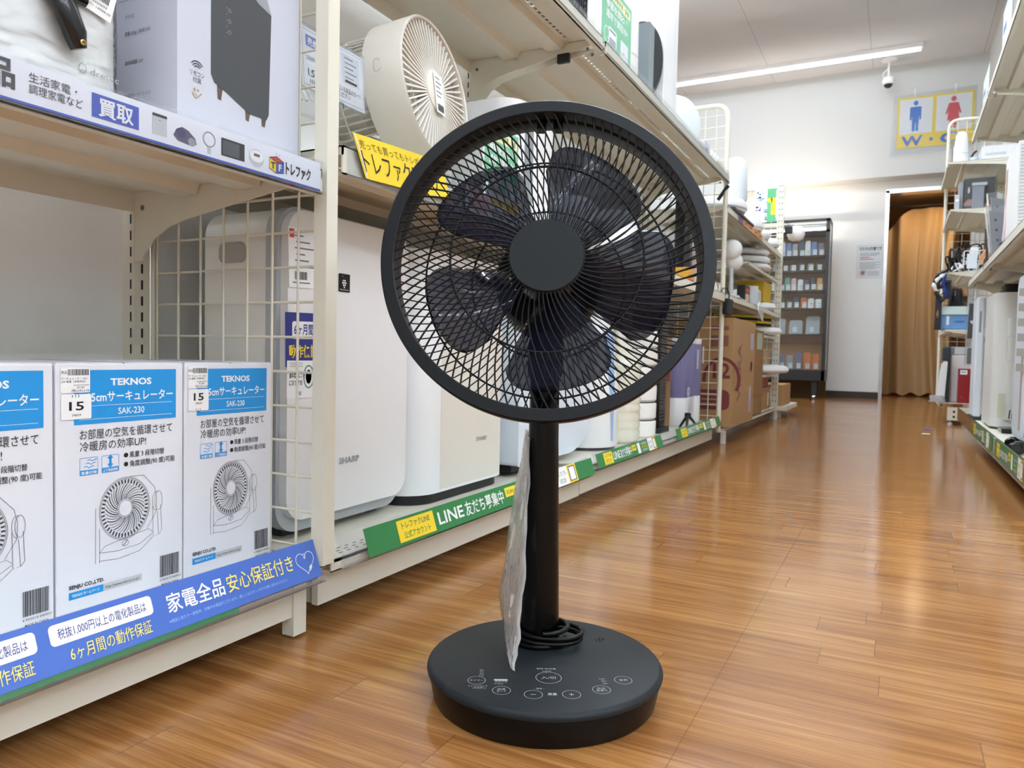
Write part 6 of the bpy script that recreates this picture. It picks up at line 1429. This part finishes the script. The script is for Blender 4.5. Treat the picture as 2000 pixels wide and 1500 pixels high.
    t = thing('convector_heater', 'white flat heater between the finned heater and the dehumidifier', 'panel', (0.46, 3.95, z)); b = MB(); b.box(0.515, 0.545, 3.66, 4.08, z + 0.01, z + 0.56, WHITE); part('panel', b, t, 0.006)
    b = MB(); b.box(0.50, 0.58, 3.70, 3.74, z, z + 0.011, GREY); part('foot', b, t)
    b = MB(); b.box(0.50, 0.58, 4.0, 4.04, z, z + 0.011, GREY); part('foot', b, t)
    # hanging black thing in a clear bag
    t = thing('bagged_umbrella', 'long black item in a clear bag hanging at the end of the right-hand run', 'bag', (0.385, 5.40, 0.42)); b = MB(); b.prism(Fr((0.375, 5.395, 0.42), X, Z), [(-0.004, 0.16), (0.042, 0.16), (0.046, 0.37), (0.0, 0.375)], -0.02, 0.012, BLACK); b.prism(Fr((0.375, 5.395, 0.42), X, Z), [(0.0, 0.0), (0.042, 0.0), (0.042, 0.10), (0.0, 0.10)], -0.02, 0.012, mat('bag_dark', (92, 90, 84), 0.5)); part('item', b, t, 0.005)
    b = MB(); f = Fr((0.375, 5.395, 0.42), X, Z); b.loft([[f.p(a, c, d) for a, d in ((-0.012, -0.028), (0.054, -0.028), (0.054, 0.022), (-0.012, 0.022))] for c in (-0.01, 0.12, 0.25, 0.40)], CLEAR_S, smooth=False); part('clear_bag', b, t)
    b = MB(); b.shape(f, [(0.006, 0.265), (0.030, 0.270), (0.018, 0.245)], PAPER, 0.0135); part('mark', b, t)
    b = MB(); b.tube([(0.395, 5.385, 0.81), (0.395, 5.375, 0.86), (0.395, 5.31, 0.905)], 0.003, CHROME, 6); part('hook', b, t)
    # middle shelf of the run
    zm = 0.9265
    t = thing('louvered_heater', 'grey heater with black louvres on the right-hand middle shelf', 'heater', (0.43, 4.62, zm)); b = MB(); b.box(0.395, 0.52, 4.60, 4.86, zm, zm + 0.255, mat('blue_grey_plastic', (150, 158, 164), 0.4)); part('body', b, t, 0.010)
    b = MB(); g = face_right(0.3948, 4.84, zm)
    b.rect(g, 0.015, 0.03, 0.21, 0.205, BLACK, 0.0003)
    for k in range(14): b.fbox(g, 0.015, 0.225, 0.034 + 0.0145 * k, 0.039 + 0.0145 * k, 0.0005, 0.005, DGREY)
    g = face_near(0.397, 4.5998, zm); b.rect(g, 0.006, 0.03, 0.030, 0.205, BLACK, 0.0003)
    for k in range(14): b.fbox(g, 0.006, 0.036, 0.034 + 0.0145 * k, 0.039 + 0.0145 * k, 0.0005, 0.004, DGREY)
    part('louvre', b, t)
    t = thing('white_appliance', 'big white ribbed appliance on the right-hand middle shelf at the picture edge', 'appliance', (0.50, 3.95, zm)); b = MB(); b.box(0.405, 0.64, 3.70, 4.02, zm, zm + 0.42, WHITE); part('body', b, t, 0.006)
    b = MB(); g = face_near(0.41, 3.6998, zm)
    for k in range(28): b.fbox(g, 0.004, 0.10, 0.02 + 0.014 * k, 0.025 + 0.014 * k, 0, 0.002, LGREY)
    part('rib', b, t)
    t = thing('carton', 'white and brown printed carton behind the ribbed appliance, right-hand shelf', 'box', (0.50, 4.20, zm)); b = MB(); b.box(0.425, 0.62, 4.10, 4.30, zm, zm + 0.47, PAPER); part('carton', b, t, 0.002)
    b = MB(); b.rect(face_right(0.4248, 4.3, zm), 0.03, 0.04, 0.06, 0.38, mat('copper_print', (168, 120, 96), 0.5)); b.rect(face_near(0.425, 4.0998, zm), 0.01, 0.04, 0.05, 0.38, mat('copper_print', (168, 120, 96), 0.5)); part('print', b, t)
    for k, (y, zz, lab) in enumerate(((4.36, 0.23, 'lower grey bracket plate in a clear bag on the right-hand middle shelf'), (4.45, 0.31, 'upper grey bracket plate in a clear bag on the right-hand middle shelf'))):
        t = thing('bracket_plate', lab, 'bracket', (0.42, y, zm + 0.01 + 0.1 * k)); f = Fr((0.392 + 0.018 * k, y, zm + 0.005), Vector((1, 0.25, 0.12)), Vector((0.05 - 0.16 * (1 - k), 0, 1))); b = MB(); b.prism(f, [(0, 0.0), (0.06, 0.0), (0.065, zz), (0.006, zz + 0.02)], -0.006, 0.0, mat('bracket_grey', (146, 148, 154), 0.4, metal=0.3)); part('plate', b, t)
        b = MB()
        for q in range(3): b.shape(f, ell(0.03, zz - 0.03 - 0.05 * q, 0.006, 0.007, 12), INK, 0.0006)
        part('hole', b, t)
        b = MB(); b.loft([[f.p(a, c, d) for a, d in ((-0.01, -0.012), (0.075, -0.012), (0.075, 0.010), (-0.01, 0.010))] for c in (-0.003, 0.08, 0.16, zz + 0.04)], CLEAR_S, smooth=False); part('clear_bag', b, t)
    t = thing('pink_pouch', 'pale pink packet in front of the grey bracket plates, right-hand shelf', 'packet', (0.42, 4.10, zm)); f = Fr((0.400, 4.06, zm + 0.06), Vector((1, 0.4, 0)), Vector((0.1, 0, 1))); b = MB(); b.prism(f, [(0, 0.0), (0.022, -0.02), (0.028, 0.24), (0.010, 0.25)], -0.01, 0.004, mat('pale_pink_pack', (230, 204, 208), 0.4)); part('packet', b, t, 0.003)
    b = MB(); b.box(0.388, 0.42, 4.04, 4.10, zm, zm + 0.05, DGREY); part('contents', b, t)
    for k in range(3):
        f = face_right(0.3490, 4.30 + 0.105 * k, 0.930); b = MB(); b.fbox(f, 0, 0.09, 0, 0.045, 0, 0.001, OT); b.line(f, [(0.02, 0.012), (0.07, 0.034)], 0.006, MATS['brown_ink'], e=0.0014); b.line(f, [(0.02, 0.034), (0.07, 0.014)], 0.004, MATS['brown_ink'], e=0.0014)
        solo('shelf_ticket', b, ('nearest', 'middle', 'farthest')[k] + ' of the orange tickets on the right-hand shelf edge', 'ticket', 'orange tickets on the right-hand shelf edge')
    # papers on the front edge of the top shelf
    for k, (y, h) in enumerate(((3.9, 0.16), (4.75, 0.14))):
        f = face_right(XRF + 0.004, y, 1.7915); b = MB(); b.fbox(f, 0, 0.30, 0, h, -0.001, 0, WHITE_C); b.rect(f, 0.03, h * 0.3, 0.10, h * 0.2, RAILB if k == 0 else GREYINK)
        solo('shelf_sign', b, ('nearer' if k == 0 else 'farther') + ' white sign standing on the right-hand top shelf edge', 'sign')
right_goods()

# ================================================================== stand by the doorway
def stand_goods():
    Yn = 5.93
    # top shelf
    t = thing('white_vase', 'tall white rounded appliance on the top shelf of the doorway stand', 'appliance', (0.325, 6.0, 1.7915)); b = MB(); b.lathe(Fr((0.328, 6.02, 1.7915)), [(0, 0), (0.042, 0), (0.046, 0.02), (0.040, 0.14), (0.034, 0.20), (0.02, 0.222), (0, 0.228)], WHITE, 28); part('body', b, t)
    b = MB(); b.lathe(Fr((0.328, 6.02, 1.7915)), [(0.0455, 0.07), (0.046, 0.072), (0.0445, 0.075)], LGREY, 28); part('seam', b, t)
    t = thing('lidded_tub', 'small pale tub with a black handle on the top of the doorway stand', 'tub', (0.40, 6.0, 1.7915)); b = MB(); b.lathe(Fr((0.405, 6.02, 1.7915)), [(0, 0), (0.028, 0), (0.030, 0.04), (0, 0.042)], mat('ice_plastic', (206, 218, 228), 0.2), 20); part('tub', b, t)
    b = MB(); b.tube([(0.388, 6.01, 1.834), (0.405, 6.01, 1.862), (0.42, 6.01, 1.875)], 0.007, BLACK, 8); part('handle', b, t)
    t = thing('carton', 'flat white carton on the top shelf of the doorway stand', 'box', (0.53, 6.05, 1.7915)); b = MB(); b.box(0.445, 0.64, 5.95, 6.2, 1.7915, 1.885, mat('white_lilac', (226, 226, 234), 0.5)); part('carton', b, t, 0.002)
    b = MB(); g = face_near(0.445, 5.9498, 1.7915); b.line(g, [(0.06, 0), (0.06, 0.09)], 0.0015, LGREY); b.rect(g, 0.02, 0.03, 0.12, 0.018, LGREY); part('print', b, t)
    t = thing('carton', 'thin upright pale carton with dark edge behind the white vase, doorway stand', 'box', (0.30, 6.2, 1.7915)); b = MB(); b.box(0.285, 0.36, 6.12, 6.16, 1.7915, 1.94, PAPER); part('carton', b, t)
    b = MB(); b.box(0.281, 0.285, 6.12, 6.16, 1.7915, 1.94, mat('plum_edge', (96, 60, 70), 0.5)); part('edge', b, t)
    # second shelf
    z = 1.4715
    t = thing('shaver_box', 'black box with a hand photo in a clear bag on the doorway stand', 'box', (0.44, 6.05, z)); b = MB(); b.box(0.355, 0.535, 5.99, 6.12, z, z + 0.215, BLACK); part('carton', b, t, 0.002)
    SK = mat('skin_print', (214, 156, 140), 0.6); g = face_near(0.355, 5.9898, z); b = MB(); b.shape(g, [(0.0, 0.045), (0.025, 0.075), (0.055, 0.07), (0.06, 0.03), (0.02, 0.0), (0.0, 0.0)], SK); b.shape(g, [(0.13, 0.045), (0.155, 0.03), (0.168, 0.0), (0.14, 0.0), (0.12, 0.02)], SK); b.rect(g, 0.0, 0.0, 0.05, 0.03, mat('denim_print', (84, 98, 120), 0.6), 0.0006); b.shape(g, [(0.085, 0.0), (0.105, 0.05), (0.115, 0.045), (0.11, 0.0)], SK, 0.0006); b.shape(g, ell(0.028, 0.135, 0.006, 0.022, 14), PAPER); part('photo', b, t)
    b = MB(); b.loft([[(x, y, z + h + 0.012 * math.sin(9 * x + 5 * h * k)) for k, (x, y) in enumerate(((0.347, 5.982), (0.46, 5.975), (0.545, 5.982), (0.545, 6.13), (0.347, 6.13)))] for h in (0.014, 0.08, 0.15, 0.22, 0.245)], CLEAR_S, smooth=False, cap=False); part('clear_bag', b, t)
    t = thing('clear_dispenser', 'clear plastic box standing in front of the black photo box', 'container', (0.435, 5.95, z)); b = MB(); b.prism(Fr((0.435, 5.955, z)), rrect(0.07, 0.05, 0.008, 4), 0, 0.15, film('grey_clear', (196, 200, 210), 0.42, 0.08, 0.7, 0.4, 50), True); part('body', b, t)
    b = MB(); b.box(0.395, 0.485, 5.925, 5.985, z + 0.150, z + 0.172, film('lid_clear', (220, 226, 228), 0.55, 0.08, 0.7)); part('lid', b, t, 0.004)
    t = thing('blister_pack', 'grey packet leaning at the left end of the black photo box', 'packet', (0.325, 5.98, z)); b = MB(); b.box(0.322, 0.348, 5.97, 6.06, z, z + 0.19, mat('smoke_pack', (150, 152, 158), 0.3)); part('card', b, t, 0.003)
    t = thing('blister_pack', 'smaller clear packet in front at the left end of the doorway stand shelf', 'packet', (0.305, 5.95, z)); b = MB(); b.box(0.300, 0.328, 5.935, 5.96, z, z + 0.10, mat('pale_pack', (190, 194, 200), 0.25)); part('card', b, t, 0.003)
    b = MB(); b.lathe(Fr((0.314, 5.934, z + 0.06), X, Z), [(0.010, 0), (0.010, 0.003), (0, 0.004)], WHITE, 14); part('disc', b, t)
    # third shelf: cables and a wire basket
    z = 1.0465
    t = thing('wire_basket', 'white wire basket of black adaptors on the doorway stand', 'basket', (0.44, 5.98, z)); b = MB(); x0, x1, y0, y1, h = 0.37, 0.60, 5.93, 6.20, 0.14
    for zz, hf in ((z + 0.003, 0), (z + 0.07, 0), (z + h, 0)): b.tube([(x0, y0, zz), (x1, y0, zz), (x1, y1, zz), (x0, y1, zz)], 0.0032, WHITE, 6, closed=True)
    for k in range(9): x = x0 + (x1 - x0) * k / 8; b.tube([(x, y0, z + h), (x, y0, z + 0.003), (x, y1, z + 0.003), (x, y1, z + h)], 0.0025, WHITE, 5)
    for k in range(8): y = y0 + (y1 - y0) * k / 7; b.tube([(x0, y, z + h), (x0, y, z + 0.003)], 0.0025, WHITE, 5)
    part('wire', b, t)
    b = MB(); b.fbox(face_near(x0 + 0.015, y0 - 0.004, z + 0.02), 0, 0.06, 0, 0.10, 0, 0.001, WHITE_C); part('label', b, t)
    adapt = (((0.40, 6.00, 0.03), 'lowest black adaptor in the white wire basket'), ((0.50, 6.03, 0.03), 'black adaptor at the back of the white wire basket'), ((0.45, 6.06, 0.095), 'black adaptor lying on the others in the white wire basket'), ((0.53, 5.99, 0.10), 'black adaptor at the right end of the white wire basket'))
    for p, lab in adapt:
        a = thing('power_adaptor', lab, 'adaptor', (p[0], p[1], z + p[2]), 'adaptors in the wire basket'); f = Fr((p[0], p[1], z + p[2] + 0.004), Vector((1, 0.3, 0.25)), Vector((-0.3, 0.2, 1))); b = MB(); b.fbox(f, -0.036, 0.036, -0.022, 0.022, -0.018, 0.018, BLACK); part('block', b, a, 0.005)
        b = MB(); b.tube([f.p(0.036, 0, 0), f.p(0.06, 0.02, 0.02), f.p(0.045, 0.06, 0.0), f.p(0.0, 0.07, 0.02)], 0.004, BLACK, 6); part('lead', b, a)
    rnd = random.Random(11)
    def tangle(name, label, c, r, n, m, seed, rad=0.005, grp=None):
        rr = random.Random(seed); P = []
        ph = [rr.uniform(0, 6.3) for _ in range(6)]
        for k in range(n):
            q = k / n * 6.28 * 3.0
            P.append((c[0] + r[0] * math.sin(q + ph[0]) * (0.7 + 0.3 * math.sin(q * 0.37 + ph[1])), c[1] + r[1] * math.sin(q * 0.83 + ph[2]), c[2] + r[2] * (0.5 + 0.5 * math.sin(q * 1.31 + ph[3]))))
        t = thing(name, label, 'cable', (c[0], c[1], c[2]), grp); b = MB(); b.tube(P, rad, m, 6); part('cable', b, t)
        e = Vector(P[-1]); b = MB(); b.box(e.x - 0.014, e.x + 0.014, e.y - 0.012, e.y + 0.012, e.z - 0.012, e.z + 0.016, m); part('plug', b, t, 0.003)
        return t
    tangle('cable_bundle', 'black cable bundle heaped left of the wire basket', (0.325, 5.98, z + 0.006), (0.045, 0.05, 0.16), 110, BLACK, 1, 0.0055, 'cable bundles')
    tangle('cable_bundle', 'second black cable bundle spilling over the left of the stand shelf', (0.300, 5.95, z + 0.006), (0.04, 0.03, 0.10), 90, BLACKG, 2, 0.006, 'cable bundles')
    tangle('cable_bundle', 'white cable bundle beside the wire basket on the doorway stand', (0.335, 5.94, z + 0.006), (0.04, 0.02, 0.05), 80, WHITE, 3, 0.005, 'cable bundles')
    tangle('cable_bundle', 'black cables sticking up behind the wire basket', (0.42, 6.10, z + 0.09), (0.09, 0.05, 0.12), 100, BLACK, 4, 0.005, 'cable bundles')
    t = thing('white_packet', 'white packet leaning in the wire basket', 'packet', (0.42, 6.0, z + 0.10)); f = face_near(0.40, 5.965, z + 0.085); b = MB(); b.prism(Fr(f.o, X, Vector((-0.1, 0.1, 1))), [(0, 0), (0.05, 0), (0.055, 0.085), (0.008, 0.085)], -0.012, 0, PAPER); part('packet', b, t, 0.002)
    # hanging bunch at the left
    hook = Vector((0.255, 5.90, 1.03)); t = thing('hanging_cables', 'bunch of white, blue and black cables hanging off the doorway stand', 'cables', (0.24, 5.90, 0.86), None)
    for m, pts, nm in ((WHITE, [(0, 0), (-0.035, -0.03), (-0.060, -0.075), (-0.030, -0.13)], 'white_cable'), (mat('cable_blue', (34, 60, 140), 0.4), [(0.008, 0), (-0.006, -0.05), (0.006, -0.11), (0.018, -0.17)], 'blue_cable'), (BLACK, [(0, 0.02), (-0.03, -0.05), (-0.045, -0.13), (-0.010, -0.185), (0.03, -0.13), (0.02, -0.03)], 'black_cable'), (BLACKG, [(0.02, 0.03), (-0.035, 0.0), (-0.055, -0.05), (-0.02, -0.09), (0.03, -0.05)], 'black_cable')):
        b = MB(); P = []
        for i in range(len(pts) - 1):
            for q in range(4): P.append(hook + Vector((pts[i][0] + (pts[i+1][0] - pts[i][0]) * q / 4, -0.006 * math.sin(i + q), pts[i][1] + (pts[i+1][1] - pts[i][1]) * q / 4)))
        b.tube(P, 0.015 if m is WHITE else 0.012, m, 8); part(nm, b, t)
    b = MB(); b.box(0.222, 0.245, 5.895, 5.912, 0.945, 0.965, RED); part('red_plug', b, t, 0.002)
    b = MB(); b.box(0.252, 0.30, 5.895, 5.915, 0.86, 0.99, mat('dark_blue_pack', (30, 36, 70), 0.3)); part('dark_pouch', b, t, 0.004)
    # fourth shelf: blue tank, black panel, dark bag
    z = 0.6565
    t = thing('insect_case', 'blue and clear case with a pale lid on the doorway stand', 'case', (0.33, 6.0, z)); b = MB(); b.prism(Fr((0.345, 6.02, z)), rrect(0.19, 0.16, 0.012, 4), 0, 0.10, mat('case_blue', (110, 156, 206), 0.25, vary=0.15), True); part('tank', b, t)
    b = MB(); b.prism(Fr((0.345, 6.02, z + 0.10)), rrect(0.205, 0.175, 0.02, 5), 0, 0.055, mat('mint_lid', (210, 228, 224), 0.35), True); part('lid', b, t, 0.008)
    b = MB(); b.tube([(0.243, 5.95, z + 0.04), (0.222, 5.945, z + 0.04)], 0.008, MATS['mint_lid'], 8); part('peg', b, t)
    b = MB(); g = face_near(0.27, 5.9398, z); b.rect(g, 0.012, 0.03, 0.016, 0.06, PAPER); b.rect(g, 0.06, 0.045, 0.06, 0.012, mat('case_print', (70, 100, 170), 0.4)); part('print', b, t)
    t = thing('dark_pouch', 'crumpled black bag on top of the blue case', 'bag', (0.34, 6.0, z + 0.156)); b = MB(); rings = []
    for j in range(7):
        q = j / 6; rings.append([(0.335 + (0.055 - 0.015 * q) * math.cos(a) * (1 + 0.1 * math.sin(3 * a + j)), 6.01 + 0.05 * math.sin(a) * (1 + 0.1 * math.cos(2 * a + j)), z + 0.157 + 0.115 * q) for a in [2 * PI * k / 16 for k in range(16)]])
    b.loft(rings, mat('black_film', (30, 30, 34), 0.25)); part('bag', b, t)
    t = thing('cardboard_hanger', 'black cardboard hanger panel with a keyhole slot, left of the blue case', 'panel', (0.225, 5.90, 0.66)); f = face_near(0.209, 5.90, 0.648); b = MB()
    P = [(0, 0), (0.040, 0), (0.040, 0.235), (0, 0.235)]; b.prism(f, P, -0.004, 0.0, mat('black_card', (30, 31, 36), 0.5)); b.shape(f, [(0.006, 0.11), (0.018, 0.08), (0.024, 0.11), (0.018, 0.145)], mat('kraft_print', (150, 112, 84), 0.6)); part('card', b, t)
    b = MB(); b.tube([(0.228, 5.905, 0.88), (0.25, 5.92, 0.90), (0.262, 5.92, 0.93)], 0.003, BLACK, 6); part('string', b, t)
    # deck: printer, red box, white curved machine
    z = 0.1515
    t = thing('ink_printer', 'white printer-like appliance with grey lid on the foot of the doorway stand', 'printer', (0.37, 6.1, z)); b = MB(); b.box(0.318, 0.50, 6.0, 6.35, z, z + 0.33, mat('pinkish_white', (232, 226, 224), 0.4)); part('body', b, t, 0.012)
    b = MB(); b.box(0.322, 0.50, 6.0, 6.33, z + 0.331, z + 0.385, WHITE_C); part('lid', b, t, 0.006)
    b = MB(); b.rect(face_near(0.318, 5.9996, z), 0.0, 0.335, 0.025, 0.045, GREY, 0.001); part('vent', b, t)
    t = thing('red_carton', 'dark red box with a white sticker on the foot of the doorway stand', 'box', (0.405, 5.95, z)); b = MB(); b.box(0.367, 0.445, 5.925, 5.985, z, z + 0.235, mat('wine_red', (146, 26, 34), 0.4)); part('carton', b, t, 0.002)
    g = face_near(0.367, 5.9248, z); b = MB(); b.rect(g, 0.010, 0.195, 0.042, 0.030, PAPER); b.rect(g, 0.016, 0.208, 0.028, 0.006, GREYINK, 0.0006); b.shape(g, [(0.014, 0.055), (0.022, 0.035), (0.05, 0.024), (0.028, 0.032)], mat('rose_print', (206, 96, 84), 0.5)); part('print', b, t)
    t = thing('floor_cleaner', 'white curved upright machine with a dark top at the left foot of the stand', 'cleaner', (0.27, 5.96, z)); f = face_near(0.24, 5.94, z); b = MB(); b.prism(f, [(0.0, 0.0), (0.06, 0.0), (0.064, 0.275), (0.048, 0.285), (0.030, 0.265), (0.018, 0.18)], -0.12, 0, WHITE, True); part('body', b, t, 0.006)
    b = MB(); b.prism(f, [(0.050, 0.0), (0.078, 0.0), (0.078, 0.29), (0.066, 0.30), (0.062, 0.275)], -0.10, 0.004, BLACK); part('dark_side', b, t)
    b = MB(); b.box(0.268, 0.318, 5.95, 6.06, z + 0.285, z + 0.385, mat('slate_plastic', (52, 58, 66), 0.4)); part('tank', b, t, 0.012)
    t = thing('plastic_wrap', 'crumpled clear wrap spilling off the foot of the doorway stand', 'wrap', (0.25, 5.9, z)); b = MB(); rings = []
    for j in range(6):
        q = j / 5; rings.append([(0.245 + (0.05 - 0.012 * q) * math.cos(a) * (1 + 0.2 * math.sin(3 * a + j)), 5.905 + 0.025 * math.sin(a) * (1 + 0.2 * math.cos(4 * a + 2 * j)), z + 0.002 + 0.045 * q) for a in [2 * PI * k / 14 for k in range(14)]])
    b.loft(rings, film('foggy_wrap', (226, 228, 230), 0.45, 0.15, 0.8, 0.6)); part('wrap', b, t)
stand_goods()

# scraps on the floor
b = MB(); b.shape(flat(0.155, 5.35, 0.0), [(0, 0), (0.05, 0.01), (0.055, 0.10), (0.005, 0.09)], mat('blue_scrap', (70, 90, 190), 0.5), 0.0015); solo('paper_scrap', b, 'tiny blue scrap lying on the floor by the doorway stand', 'scrap')
b = MB(); b.shape(flat(0.135, 5.0, 0.0), [(0, 0), (0.045, 0.012), (0.05, 0.07), (0.008, 0.06)], PAPER, 0.0015); solo('paper_scrap', b, 'tiny white scrap lying on the floor by the doorway stand', 'scrap')
P = [(-0.722 + 0.030 * q, 0.452 + 0.020 * q - 0.004 * math.sin(q * 3), 0.0006) for q in [k / 10 for k in range(11)]]
b = MB(); b.tube(P, 0.00035, mat('white_hair', (220, 214, 204), 0.6), 5); solo('thread', b, 'short white thread on the floor below the near shelf', 'thread')
